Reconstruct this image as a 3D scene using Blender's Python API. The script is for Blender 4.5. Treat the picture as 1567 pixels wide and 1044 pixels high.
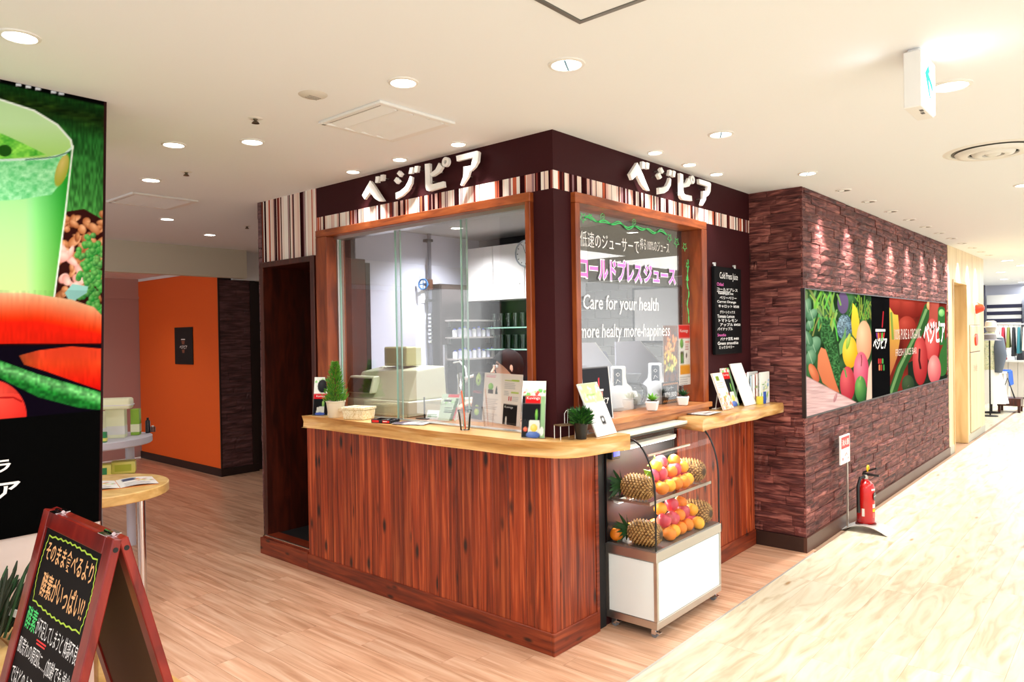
import bpy, bmesh, math, random
import numpy as np
from mathutils import Vector, Matrix

for _o in list(bpy.data.objects):
    bpy.data.objects.remove(_o)
SC = bpy.context.scene
COL = SC.collection
PI = math.pi
RNG = random.Random(7)


def S(r, g, b):
    """sRGB 0-255 to linear"""
    def f(c):
        c = c / 255.0
        return c / 12.92 if c <= 0.04045 else ((c + 0.055) / 1.055) ** 2.4
    return (f(r), f(g), f(b), 1.0)


# ------------------------------------------------------------------ camera
YAW, PIT, ROL, FPX = 0.7171698, -0.00968489, -0.0161558, 1107.710
fw = Vector((math.cos(YAW) * math.cos(PIT), math.sin(YAW) * math.cos(PIT), math.sin(PIT)))
rt = fw.cross(Vector((0, 0, 1))).normalized()
up = rt.cross(fw)
cr, sr = math.cos(ROL), math.sin(ROL)
rt2 = rt * cr + up * sr
up2 = up * cr - rt * sr
cam_d = bpy.data.cameras.new('camera')
cam = bpy.data.objects.new('camera', cam_d)
COL.objects.link(cam)
cam.matrix_world = Matrix(((rt2.x, up2.x, -fw.x, -2.855847), (rt2.y, up2.y, -fw.y, -2.203261), (rt2.z, up2.z, -fw.z, 1.587602), (0, 0, 0, 1)))
cam_d.sensor_width = 36.0
cam_d.lens = FPX * 36.0 / 1567.0
cam_d.clip_start = 0.05
cam_d.clip_end = 100
SC.camera = cam

# ------------------------------------------------------------------ world, exposure
W = bpy.data.worlds.new('world')
SC.world = W
W.use_nodes = True
WB = W.node_tree.nodes['Background']
WB.inputs[0].default_value = (1.0, 1.0, 1.0, 1)
WB.inputs[1].default_value = 1.2
SC.view_settings.view_transform = 'Standard'
SC.view_settings.look = 'None'
SC.view_settings.gamma = 1.0
SC.view_settings.use_curve_mapping = False
SC.view_settings.exposure = 0.42
SC.cycles.use_denoising = True
SC.cycles.max_bounces = 8
SC.cycles.diffuse_bounces = 4
SC.cycles.glossy_bounces = 4
SC.cycles.transparent_max_bounces = 16
SC.cycles.transmission_bounces = 6
SC.cycles.sample_clamp_indirect = 6.0
SC.cycles.caustics_reflective = False
SC.cycles.caustics_refractive = False

WARM = (1.0, 0.972, 0.945)
COOL = (0.93, 0.97, 1.0)


def spot(loc, energy, deg, blend=0.6, radius=0.04, color=WARM, parent=None, to=None):
    l = bpy.data.lights.new('lamp', 'SPOT')
    l.energy = energy
    l.spot_size = math.radians(deg)
    l.spot_blend = blend
    l.shadow_soft_size = radius
    l.color = color
    o = bpy.data.objects.new('lamp', l)
    COL.objects.link(o)
    o.location = loc
    d = Vector((0, 0, -1)) if to is None else (Vector(to) - Vector(loc))
    o.rotation_euler = d.to_track_quat('-Z', 'Y').to_euler()
    return o


def area(loc, sx, sy, energy, color=WARM, to=None):
    l = bpy.data.lights.new('area_lamp', 'AREA')
    l.shape = 'RECTANGLE'
    l.size, l.size_y = sx, sy
    l.energy = energy
    l.color = color
    o = bpy.data.objects.new('area_lamp', l)
    COL.objects.link(o)
    o.location = loc
    d = Vector((0, 0, -1)) if to is None else (Vector(to) - Vector(loc))
    o.rotation_euler = d.to_track_quat('-Z', 'Y').to_euler()
    return o


# unseen lamps added as ambient fill for the mall's many ceiling lights
area((-2.4, -3.4, 2.55), 3.0, 1.6, 90, WARM)
area((2.5, -3.2, 2.55), 5.0, 1.2, 60, (1.0, 0.985, 0.965))
area((8.5, -2.6, 2.55), 6.0, 1.2, 70, (1.0, 0.98, 0.94))
area((15.5, -1.5, 2.55), 7.0, 3.0, 260, COOL)

# ------------------------------------------------------------------ materials
MATS = {}


def mat(name, col, rough=0.5, metal=0.0, emit=0.0, spec=0.5, bump=None, vary=0.0, coat=0.0):
    """plain principled; vary = per-object brightness variation; bump=(scale xyz, strength)"""
    if name in MATS:
        return MATS[name]
    m = bpy.data.materials.new(name)
    m.use_nodes = True
    nt = m.node_tree
    b = nt.nodes['Principled BSDF']
    b.inputs['Base Color'].default_value = col
    b.inputs['Roughness'].default_value = rough
    b.inputs['Metallic'].default_value = metal
    b.inputs['Specular IOR Level'].default_value = spec
    b.inputs['Coat Weight'].default_value = coat
    if emit:
        b.inputs['Emission Color'].default_value = col
        b.inputs['Emission Strength'].default_value = emit
    if vary:
        oi = nt.nodes.new('ShaderNodeObjectInfo')
        mr = nt.nodes.new('ShaderNodeMapRange')
        mr.inputs['To Min'].default_value = 1 - vary
        mr.inputs['To Max'].default_value = 1 + vary
        hs = nt.nodes.new('ShaderNodeHueSaturation')
        hs.inputs['Color'].default_value = col
        nt.links.new(oi.outputs['Random'], mr.inputs['Value'])
        nt.links.new(mr.outputs[0], hs.inputs['Value'])
        nt.links.new(hs.outputs[0], b.inputs['Base Color'])
    if bump:
        g = nt.nodes.new('ShaderNodeNewGeometry')
        mp = nt.nodes.new('ShaderNodeMapping')
        mp.inputs['Scale'].default_value = bump[0]
        nz = nt.nodes.new('ShaderNodeTexNoise')
        nz.inputs['Scale'].default_value = 1.0
        nz.inputs['Detail'].default_value = 3.0
        bp = nt.nodes.new('ShaderNodeBump')
        bp.inputs['Strength'].default_value = bump[1]
        bp.inputs['Distance'].default_value = 0.01
        nt.links.new(g.outputs['Position'], mp.inputs['Vector'])
        nt.links.new(mp.outputs[0], nz.inputs['Vector'])
        nt.links.new(nz.outputs[0], bp.inputs['Height'])
        nt.links.new(bp.outputs[0], b.inputs['Normal'])
    MATS[name] = m
    return m


def grain(name, cols, scale, rough=0.45, knots=None, vary=0.15, bump=0.15, detail=5.0, distort=0.6, spec=0.5, sat=0.0):
    """wood / stone: stretched noise through a colour ramp, per-piece tone, optional knots (scale xyz, size, colour)"""
    if name in MATS:
        return MATS[name]
    m = bpy.data.materials.new(name)
    m.use_nodes = True
    nt = m.node_tree
    N, L = nt.nodes, nt.links
    b = N['Principled BSDF']
    b.inputs['Roughness'].default_value = rough
    b.inputs['Specular IOR Level'].default_value = spec
    g = N.new('ShaderNodeNewGeometry')
    oi = N.new('ShaderNodeObjectInfo')
    # each piece looks at its own stretch of grain
    ad = N.new('ShaderNodeVectorMath'); ad.operation = 'ADD'
    sc = N.new('ShaderNodeVectorMath'); sc.operation = 'SCALE'
    cx = N.new('ShaderNodeCombineXYZ')
    for i in range(3):
        L.new(oi.outputs['Random'], cx.inputs[i])
    sc.inputs[3].default_value = 7.3
    L.new(cx.outputs[0], sc.inputs[0])
    L.new(g.outputs['Position'], ad.inputs[0])
    L.new(sc.outputs[0], ad.inputs[1])
    mp = N.new('ShaderNodeMapping')
    mp.inputs['Scale'].default_value = scale
    nz = N.new('ShaderNodeTexNoise')
    nz.inputs['Scale'].default_value = 1.0
    nz.inputs['Detail'].default_value = detail
    nz.inputs['Distortion'].default_value = distort
    L.new(ad.outputs[0], mp.inputs['Vector'])
    L.new(mp.outputs[0], nz.inputs['Vector'])
    rp = N.new('ShaderNodeValToRGB')
    e = rp.color_ramp.elements
    n = len(cols)
    for i, c in enumerate(cols):
        pos = 0.3 + 0.4 * i / (n - 1)
        if i < 2:
            e[i].position = pos
            e[i].color = c
        else:
            x = e.new(pos)
            x.color = c
    L.new(nz.outputs[0], rp.inputs[0])
    out = rp.outputs[0]
    if knots:
        mk = N.new('ShaderNodeMapping')
        mk.inputs['Scale'].default_value = knots[0]
        vo = N.new('ShaderNodeTexVoronoi')
        vo.inputs['Scale'].default_value = 1.0
        L.new(ad.outputs[0], mk.inputs['Vector'])
        L.new(mk.outputs[0], vo.inputs['Vector'])
        r2 = N.new('ShaderNodeValToRGB')
        r2.color_ramp.elements[0].position = knots[1] * 0.4
        r2.color_ramp.elements[0].color = (0, 0, 0, 1)
        r2.color_ramp.elements[1].position = knots[1]
        r2.color_ramp.elements[1].color = (1, 1, 1, 1)
        L.new(vo.outputs['Distance'], r2.inputs[0])
        mx = N.new('ShaderNodeMix'); mx.data_type = 'RGBA'
        L.new(r2.outputs[0], mx.inputs[0])
        mx.inputs[6].default_value = knots[2]
        L.new(out, mx.inputs[7])
        out = mx.outputs[2]
    mr = N.new('ShaderNodeMapRange')
    mr.inputs['To Min'].default_value = 1 - vary
    mr.inputs['To Max'].default_value = 1 + vary
    L.new(oi.outputs['Random'], mr.inputs['Value'])
    hs = N.new('ShaderNodeHueSaturation')
    L.new(mr.outputs[0], hs.inputs['Value'])
    L.new(out, hs.inputs['Color'])
    L.new(hs.outputs[0], b.inputs['Base Color'])
    if bump:
        bp = N.new('ShaderNodeBump')
        bp.inputs['Strength'].default_value = bump
        bp.inputs['Distance'].default_value = 0.01
        L.new(nz.outputs[0], bp.inputs['Height'])
        L.new(bp.outputs[0], b.inputs['Normal'])
    MATS[name] = m
    return m


def glassy(name, tint=(1, 1, 1, 1), refl=1.0):
    """thin clear pane: transparent with fresnel reflection"""
    if name in MATS:
        return MATS[name]
    m = bpy.data.materials.new(name)
    m.use_nodes = True
    nt = m.node_tree
    N, L = nt.nodes, nt.links
    N.remove(N['Principled BSDF'])
    o = N['Material Output']
    t = N.new('ShaderNodeBsdfTransparent'); t.inputs[0].default_value = tint
    g = N.new('ShaderNodeBsdfGlossy'); g.inputs['Roughness'].default_value = 0.0
    f = N.new('ShaderNodeFresnel'); f.inputs[0].default_value = 1.45
    k = N.new('ShaderNodeMath'); k.operation = 'MULTIPLY'; k.inputs[1].default_value = refl
    mx = N.new('ShaderNodeMixShader')
    L.new(f.outputs[0], k.inputs[0]); L.new(k.outputs[0], mx.inputs[0])
    L.new(t.outputs[0], mx.inputs[1]); L.new(g.outputs[0], mx.inputs[2])
    L.new(mx.outputs[0], o.inputs[0])
    MATS[name] = m
    return m


def print_mat(name, rough=0.45, spec=0.4, emit=0.0):
    if name in MATS:
        return MATS[name]
    m = bpy.data.materials.new(name)
    m.use_nodes = True
    nt = m.node_tree
    b = nt.nodes['Principled BSDF']
    a = nt.nodes.new('ShaderNodeVertexColor')
    a.layer_name = 'Col'
    nt.links.new(a.outputs[0], b.inputs['Base Color'])
    b.inputs['Roughness'].default_value = rough
    b.inputs['Specular IOR Level'].default_value = spec
    if emit:
        nt.links.new(a.outputs[0], b.inputs['Emission Color'])
        b.inputs['Emission Strength'].default_value = emit
    MATS[name] = m
    return m


M_PRINT = print_mat('printed_paper', 0.4, 0.15)
M_PRINTB = print_mat('poster_film', 0.5, 0.03, 0.0)
M_PRINTS = print_mat('satin_print', 0.6, 0.0)
M_WHITE = mat('white_paint', S(238, 238, 236), 0.4)
M_WPLAST = mat('white_plastic', S(240, 240, 238), 0.3)
M_PAPER = mat('white_paper', S(245, 245, 242), 0.6)
M_CREAM = mat('cream_ceramic', S(232, 222, 196), 0.35)
M_BLACK = mat('black_plastic', S(16, 16, 18), 0.35)
M_BLACKM = mat('black_matte', S(14, 12, 13), 0.7)
M_CHALK = mat('chalkboard', S(9, 10, 12), 0.6, spec=.12)
M_CHALKW = mat('white_chalk', S(250, 250, 250), 0.7, emit=0.0)
M_CHALKP = mat('pink_marker', S(250, 120, 205), 0.6)
M_CHALKG = mat('green_marker', S(70, 225, 120), 0.6)
M_CHALKY = mat('peach_chalk', S(250, 190, 130), 0.7)
M_CHALKL = mat('lime_chalk', S(190, 225, 70), 0.7)
M_CHALKR = mat('red_chalk', S(240, 60, 60), 0.7)
M_CHALKO = mat('orange_chalk', S(250, 160, 70), 0.7)
M_BURG = mat('burgundy_wallpaper', S(58, 24, 27), 0.55, bump=((40, 40, 500), 0.12), spec=0.08)
M_STEEL = mat('brushed_steel', S(200, 196, 190), 0.32, 1.0)
M_CHROME = mat('chrome', S(225, 225, 228), 0.12, 1.0)
M_CEIL = mat('ceiling_paint', S(243, 246, 249), 0.85)
M_FRAME = grain('frame_wood', [S(104, 42, 15), S(138, 62, 24), S(162, 82, 36)], (18, 18, 3), 0.35, vary=0.05, bump=0.06)
M_FRAMEH = grain('frame_wood_flat', [S(116, 50, 18), S(150, 72, 30), S(174, 94, 46)], (6, 6, 40), 0.35, vary=0.05, bump=0.06)
M_DARKW = grain('dark_wood', [S(42, 14, 9), S(64, 22, 13), S(84, 32, 18)], (25, 25, 4), 0.35, vary=0.06, bump=0.06)
M_CEDAR = grain('cedar_plank', [S(92, 29, 11), S(144, 54, 23), S(192, 94, 50)], (46, 46, 1.6), 0.38, knots=((9, 9, 3.4), 0.20, S(40, 14, 9)), vary=0.26, bump=0.12)
M_CEDARH = grain('cedar_board', [S(84, 27, 13), S(120, 44, 20), S(150, 66, 33)], (3, 3, 40), 0.4, knots=((5, 5, 14), 0.2, S(48, 18, 10)), vary=0.08, bump=0.12)
M_SLAB = grain('live_edge_wood', [S(176, 120, 62), S(214, 166, 100), S(232, 196, 140)], (4, 2.2, 26), 0.3, knots=((3.4, 3.4, 9), 0.12, S(92, 50, 24)), vary=0.02, bump=0.1, detail=6)
M_STONE = grain('split_stone', [S(50, 24, 25), S(104, 57, 54), S(158, 100, 90)], (5, 5, 42), 0.55, vary=0.3, bump=0.8, detail=6, distort=0.9, spec=0.2)
M_STONED = grain('split_stone_dark', [S(62, 36, 38), S(96, 62, 64), S(130, 92, 92)], (5, 5, 42), 0.5, vary=0.2, bump=0.6)
M_BASEB = mat('brown_baseboard', S(78, 46, 34), 0.4)
M_FLOORW = grain('oak_vinyl', [S(186, 138, 106), S(212, 166, 134), S(230, 192, 162)], (26, 1.6, 1), 0.32, vary=0.09, bump=0.03, distort=0.8)
M_FLOORL = grain('pale_oak_vinyl', [S(190, 174, 142), S(216, 206, 180), S(228, 220, 198)], (2.0, 11, 1), 0.34, knots=((1.6, 6.0, 1), 0.10, S(168, 138, 100)), vary=0.03, bump=0.02, distort=1.6)
M_LWOOD = grain('light_wood', [S(205, 160, 90), S(226, 184, 112), S(238, 204, 140)], (8, 8, 18), 0.4, vary=0.05, bump=0.05)
M_VENEER = grain('maple_veneer', [S(214, 186, 142), S(228, 204, 162), S(236, 214, 174)], (9, 9, 1.2), 0.45, vary=0.03, bump=0.02)
M_REDW = grain('red_stained_wood', [S(92, 14, 12), S(128, 24, 18), S(150, 40, 26)], (16, 16, 5), 0.3, vary=0.05, bump=0.05)
M_GLASS = glassy('window_glass', (0.99, 0.997, 0.994, 1), 0.33)
M_GLASSC = glassy('case_glass', (0.985, 0.995, 0.99, 1), 0.35)
M_GEDGE = mat('glass_edge', S(150, 190, 172), 0.15)
M_LAMPON = mat('lamp_lens', (1.0, 0.97, 0.92, 1), 0.5, emit=9.0)
M_LAMPBLUE = mat('lamp_lens_cool', (0.9, 0.97, 1.0, 1), 0.5, emit=6.0)
M_LEAF = mat('leaf_green', S(62, 132, 42), 0.5, vary=0.25)
M_LEAFD = mat('leaf_dark_green', S(30, 78, 34), 0.5, vary=0.25)
M_LEAFL = mat('leaf_lime_green', S(110, 176, 52), 0.5, vary=0.2)
M_SOIL = mat('potting_soil', S(50, 34, 24), 0.9)
M_RED = mat('red_enamel', S(196, 22, 20), 0.25, coat=0.3)
M_SKIN = mat('skin', S(222, 170, 140), 0.5)
M_HAIR = mat('dark_hair', S(20, 15, 13), 0.8, spec=.15)
M_BEIGE = mat('beige_plastic', S(186, 184, 154), 0.45)


# ------------------------------------------------------------------ mesh helpers
class MB:
    def __init__(self):
        self.v, self.f, self.m, self.s, self.c = [], [], [], [], []
        self.M = None
        self.mi = 0
        self.sm = False

    def add(self, vs, fs):
        n = len(self.v)
        if self.M is not None:
            vs = [self.M @ Vector(p) for p in vs]
        self.v += [tuple(p) for p in vs]
        for f in fs:
            self.f.append(tuple(i + n for i in f))
            self.m.append(self.mi)
            self.s.append(self.sm)
        return self

    def box(self, x0, x1, y0, y1, z0, z1):
        return self.add([(x0, y0, z0), (x1, y0, z0), (x1, y1, z0), (x0, y1, z0), (x0, y0, z1), (x1, y0, z1), (x1, y1, z1), (x0, y1, z1)],
                        [(0, 3, 2, 1), (4, 5, 6, 7), (0, 1, 5, 4), (1, 2, 6, 5), (2, 3, 7, 6), (3, 0, 4, 7)])

    def hexa(self, b, t):
        """b, t: four bottom and four top points, counter-clockwise from above"""
        return self.add(list(b) + list(t), [(0, 3, 2, 1), (4, 5, 6, 7), (0, 1, 5, 4), (1, 2, 6, 5), (2, 3, 7, 6), (3, 0, 4, 7)])

    def prism(self, pts, fr, d, d0=0.0):
        """polygon in frame (o,u,v) extruded from d0 to d along n"""
        o, u, v, n = fr
        k = len(pts)
        a = [o + u * x + v * y + n * d0 for x, y in pts]
        b = [o + u * x + v * y + n * d for x, y in pts]
        fs = [tuple(range(k - 1, -1, -1)), tuple(range(k, 2 * k))] + [(i, (i + 1) % k, k + (i + 1) % k, k + i) for i in range(k)]
        return self.add(a + b, fs)

    def flat(self, pts, fr, d=0.0):
        o, u, v, n = fr
        return self.add([o + u * x + v * y + n * d for x, y in pts], [tuple(range(len(pts)))])

    def ribbon(self, pts, fr, w, d=0.0):
        o, u, v, n = fr
        k = len(pts)
        vs, fs = [], []
        for i, (x, y) in enumerate(pts):
            a = pts[max(0, i - 1)]; b = pts[min(k - 1, i + 1)]
            tx, ty = b[0] - a[0], b[1] - a[1]
            l = math.hypot(tx, ty) or 1
            nx, ny = -ty / l * w / 2, tx / l * w / 2
            vs += [o + u * (x - nx) + v * (y - ny) + n * d, o + u * (x + nx) + v * (y + ny) + n * d]
        for i in range(k - 1):
            fs.append((2 * i, 2 * i + 2, 2 * i + 3, 2 * i + 1))
        return self.add(vs, fs)

    def cyl(self, p0, p1, r0, r1=None, n=16):
        r1 = r0 if r1 is None else r1
        p0, p1 = Vector(p0), Vector(p1)
        q = (p1 - p0).to_track_quat('Z', 'Y')
        vs = []
        for p, r in ((p0, r0), (p1, r1)):
            for i in range(n):
                a = 2 * PI * i / n
                vs.append(p + q @ Vector((r * math.cos(a), r * math.sin(a), 0)))
        fs = [tuple(range(n - 1, -1, -1)), tuple(range(n, 2 * n))] + [(i, (i + 1) % n, n + (i + 1) % n, n + i) for i in range(n)]
        return self.add(vs, fs)

    def lathe(self, prof, n=24, o=(0, 0, 0), T=None):
        vs, fs = [], []
        k = len(prof)
        T = T or Matrix.Identity(4)
        o = Vector(o)
        for r, z in prof:
            for i in range(n):
                a = 2 * PI * i / n
                vs.append(o + (T @ Vector((max(r, 1e-5) * math.cos(a), max(r, 1e-5) * math.sin(a), z))))
        for j in range(k - 1):
            for i in range(n):
                i2 = (i + 1) % n
                fs.append((j * n + i, j * n + i2, (j + 1) * n + i2, (j + 1) * n + i))
        return self.add(vs, fs)

    def ball(self, c, rx, ry=None, rz=None, n=16, k=10, T=None):
        ry = ry or rx; rz = rz or rx
        T = T or Matrix.Identity(4)
        c = Vector(c)
        vs, fs = [], []
        for j in range(k + 1):
            t = PI * j / k
            for i in range(n):
                a = 2 * PI * i / n
                vs.append(c + (T @ Vector((rx * math.sin(t) * math.cos(a) + 1e-6, ry * math.sin(t) * math.sin(a), -rz * math.cos(t)))))
        for j in range(k):
            for i in range(n):
                i2 = (i + 1) % n
                fs.append((j * n + i, j * n + i2, (j + 1) * n + i2, (j + 1) * n + i))
        return self.add(vs, fs)

    def tube(self, pts, r, n=8):
        pts = [Vector(p) for p in pts]
        k = len(pts)
        rs = r if isinstance(r, (list, tuple)) else [r] * k
        vs, fs = [], []
        x = None
        for i, p in enumerate(pts):
            t = (pts[min(k - 1, i + 1)] - pts[max(0, i - 1)]).normalized()
            if x is None:
                x = t.orthogonal().normalized()
            else:
                x = (x - t * x.dot(t)).normalized()
            y = t.cross(x)
            for j in range(n):
                a = 2 * PI * j / n
                vs.append(p + x * (rs[i] * math.cos(a)) + y * (rs[i] * math.sin(a)))
        for i in range(k - 1):
            for j in range(n):
                j2 = (j + 1) % n
                fs.append((i * n + j, i * n + j2, (i + 1) * n + j2, (i + 1) * n + j))
        fs += [tuple(range(n - 1, -1, -1)), tuple(range((k - 1) * n, k * n))]
        return self.add(vs, fs)

    def text(self, s, fr, x, y, h=None, w=None, d=0.0, ext=0.0, bold=0.0, shear=0.0, align='L'):
        """flat lettering: lower-left corner at (x, y) in frame, scaled to height h and width w"""
        vs, fs = text_data(s, bold, shear)
        if not vs:
            return self
        xs = [p[0] for p in vs]; ys = [p[1] for p in vs]
        x0, x1, y0, y1 = min(xs), max(xs), min(ys), max(ys)
        ky = (h / (y1 - y0)) if h else None
        kx = (w / (x1 - x0)) if w else ky
        ky = ky or kx
        o, u, v, n = fr
        if align == 'C':
            x -= (x1 - x0) * kx / 2
        P = [o + u * (x + (p[0] - x0) * kx) + v * (y + (p[1] - y0) * ky) + n * d for p in vs]
        return self.add(P, fs)

    def build(self, name, mats, parent=None, bevel=0.0, segs=1, smooth=None, angle=40, kind=None):
        me = bpy.data.meshes.new(name)
        me.from_pydata(self.v, [], self.f)
        if not isinstance(mats, (list, tuple)):
            mats = [mats]
        for x in mats:
            me.materials.append(x)
        if any(self.m):
            me.polygons.foreach_set('material_index', self.m)
        if bevel:
            bm = bmesh.new()
            bm.from_mesh(me)
            ed = [e for e in bm.edges if len(e.link_faces) == 2 and e.calc_face_angle(0) > 0.6]
            bmesh.ops.bevel(bm, geom=ed, offset=bevel, segments=segs, profile=0.6, affect='EDGES', clamp_overlap=True)
            bm.to_mesh(me)
            bm.free()
        if smooth or (smooth is None and any(self.s)):
            me.polygons.foreach_set('use_smooth', [True] * len(me.polygons))
            me.set_sharp_from_angle(angle=math.radians(angle))
        if self.c:
            at = me.color_attributes.new('Col', 'FLOAT_COLOR', 'POINT')
            at.data.foreach_set('color', np.array(self.c, dtype=np.float32).ravel())
        me.update()
        return link(bpy.data.objects.new(name, me), parent, kind)


TEXTS = {}


def text_data(s, bold=0.0, shear=0.0):
    k = (s, bold, shear)
    if k not in TEXTS:
        c = bpy.data.curves.new('lettering', 'FONT')
        c.body = s
        c.size = 1
        c.resolution_u = 2
        c.offset = bold
        c.shear = shear
        o = bpy.data.objects.new('lettering', c)
        COL.objects.link(o)
        dg = bpy.context.evaluated_depsgraph_get()
        me = bpy.data.meshes.new_from_object(o.evaluated_get(dg))
        TEXTS[k] = ([tuple(v.co) for v in me.vertices], [tuple(p.vertices) for p in me.polygons])
        bpy.data.objects.remove(o)
        bpy.data.curves.remove(c)
        bpy.data.meshes.remove(me)
    return TEXTS[k]


def preload_texts(items):
    """evaluate every piece of lettering in one go, while the scene is still empty"""
    obs = []
    for k in items:
        c = bpy.data.curves.new('lettering', 'FONT')
        c.body, c.size, c.resolution_u, c.offset, c.shear = k[0], 1, 2, k[1], k[2]
        o = bpy.data.objects.new('lettering', c)
        COL.objects.link(o)
        obs.append((k, o, c))
    dg = bpy.context.evaluated_depsgraph_get()
    for k, o, c in obs:
        me = bpy.data.meshes.new_from_object(o.evaluated_get(dg))
        TEXTS[k] = ([tuple(v.co) for v in me.vertices], [tuple(p.vertices) for p in me.polygons])
        bpy.data.meshes.remove(me)
    for k, o, c in obs:
        bpy.data.objects.remove(o)
        bpy.data.curves.remove(c)


def link(o, parent=None, kind=None):
    COL.objects.link(o)
    if parent is not None:
        o.parent = parent
        o.matrix_parent_inverse = parent.matrix_basis.inverted()
    if kind:
        o['kind'] = kind
    return o


def T(name, label, cat, loc=(0, 0, 0), rz=0.0, group=None):
    o = bpy.data.objects.new(name, None)
    COL.objects.link(o)
    o.empty_display_size = 0.05
    o.location = loc
    o.rotation_euler = (0, 0, rz)
    o['label'] = label
    o['category'] = cat
    if group:
        o['group'] = group
    return o


def tag(o, label, cat, group=None):
    o['label'] = label
    o['category'] = cat
    if group:
        o['group'] = group
    return o


def struct(o):
    o['kind'] = 'structure'
    return o


def local(mb, name, mats, root, **kw):
    """a part modelled in the thing's own space (origin at the thing's base)"""
    o = mb.build(name, mats, None, **kw)
    o.parent = root
    return o


def dup(root, loc=None, rz=None, label=None, group=None, rot=None):
    r = root.copy()
    COL.objects.link(r)
    if loc is not None:
        r.location = loc
    if rz is not None:
        r.rotation_euler = (0, 0, rz)
    if rot is not None:
        r.rotation_euler = rot
    if label:
        r['label'] = label
    if group:
        r['group'] = group
    for ch in list(root.children):
        c = ch.copy()
        COL.objects.link(c)
        c.parent = r
        for g in list(ch.children):
            d = g.copy()
            COL.objects.link(d)
            d.parent = c
    return r


def frame(o, u, v):
    o, u, v = Vector(o), Vector(u).normalized(), Vector(v).normalized()
    return (o, u, v, u.cross(v))


FL = lambda y, z, x=0.0: frame((x, y, z), (0, -1, 0), (0, 0, 1))      # on the left facade, reads toward -y, faces -x
FR = lambda x, z, y=0.0: frame((x, y, z), (1, 0, 0), (0, 0, 1))       # on the right facade, reads toward +x, faces -y
FU = lambda x, y, z: frame((x, y, z), (1, 0, 0), (0, 1, 0))


# ------------------------------------------------------------------ flat artwork painted into vertex colours
def lin(c):
    c = np.asarray(c, dtype=np.float64) / 255.0
    return np.where(c <= 0.04045, c / 12.92, ((c + 0.055) / 1.055) ** 2.4)


class Art:
    def __init__(self, U, V, bg, soft=1.0, seed=1):
        self.U, self.V, self.soft = U, V, soft
        self.C = np.zeros(U.shape + (3,)) + np.array(bg, dtype=float)
        self.r = np.random.RandomState(seed)

    def _put(self, a, col):
        if callable(col):
            col = col(self.U, self.V)
        col = np.asarray(col, dtype=float)
        self.C = self.C * (1 - a[..., None]) + col * a[..., None]

    def rect(self, x0, y0, x1, y1, col):
        s = self.soft
        a = np.clip((self.U - x0) / s + .5, 0, 1) * np.clip((x1 - self.U) / s + .5, 0, 1) * np.clip((self.V - y0) / s + .5, 0, 1) * np.clip((y1 - self.V) / s + .5, 0, 1)
        self._put(a, col)

    def ell(self, cx, cy, rx, ry, col, col2=None, rot=0.0, lx=-.3, ly=-.4):
        c, s_ = math.cos(rot), math.sin(rot)
        x = ((self.U - cx) * c + (self.V - cy) * s_) / rx
        y = (-(self.U - cx) * s_ + (self.V - cy) * c) / ry
        d = np.sqrt(x * x + y * y)
        a = np.clip((1 - d) * min(rx, ry) / self.soft + .5, 0, 1)
        if col2 is not None:
            t = np.clip(np.sqrt((x - lx) ** 2 + (y - ly) ** 2) / 1.5, 0, 1)[..., None]
            colr = np.asarray(col2, float) * (1 - t) + np.asarray(col, float) * t
            self.C = self.C * (1 - a[..., None]) + colr * a[..., None]
        else:
            self._put(a, col)

    def poly(self, pts, col):
        U, V = self.U, self.V
        ins = np.zeros(U.shape, bool)
        dist = np.full(U.shape, 1e9)
        k = len(pts)
        for i in range(k):
            x0, y0 = pts[i]; x1, y1 = pts[(i + 1) % k]
            if y0 != y1:
                cond = ((y0 > V) != (y1 > V)) & (U < (x1 - x0) * (V - y0) / (y1 - y0) + x0)
                ins ^= cond
            dx, dy = x1 - x0, y1 - y0
            l2 = dx * dx + dy * dy or 1e-9
            t = np.clip(((U - x0) * dx + (V - y0) * dy) / l2, 0, 1)
            dist = np.minimum(dist, np.hypot(U - x0 - t * dx, V - y0 - t * dy))
        a = np.clip(np.where(ins, dist, -dist) / self.soft + .5, 0, 1)
        self._put(a, col)

    def line(self, pts, w, col):
        U, V = self.U, self.V
        dist = np.full(U.shape, 1e9)
        for (x0, y0), (x1, y1) in zip(pts[:-1], pts[1:]):
            dx, dy = x1 - x0, y1 - y0
            l2 = dx * dx + dy * dy or 1e-9
            t = np.clip(((U - x0) * dx + (V - y0) * dy) / l2, 0, 1)
            dist = np.minimum(dist, np.hypot(U - x0 - t * dx, V - y0 - t * dy))
        a = np.clip((w / 2 - dist) / self.soft + .5, 0, 1)
        self._put(a, col)

    def noise(self, sx, sy, seed=0):
        r = np.random.RandomState(seed)
        x = self.U / sx; y = self.V / sy
        xi = np.floor(x).astype(int); yi = np.floor(y).astype(int)
        xf = x - xi; yf = y - yi
        g = r.rand(97, 89)
        def G(i, j):
            return g[i % 97, j % 89]
        xf = xf * xf * (3 - 2 * xf); yf = yf * yf * (3 - 2 * yf)
        return (G(xi, yi) * (1 - xf) * (1 - yf) + G(xi + 1, yi) * xf * (1 - yf) + G(xi, yi + 1) * (1 - xf) * yf + G(xi + 1, yi + 1) * xf * yf)

    def shade(self, f):
        self.C = np.clip(self.C * f[..., None], 0, 255)


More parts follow.
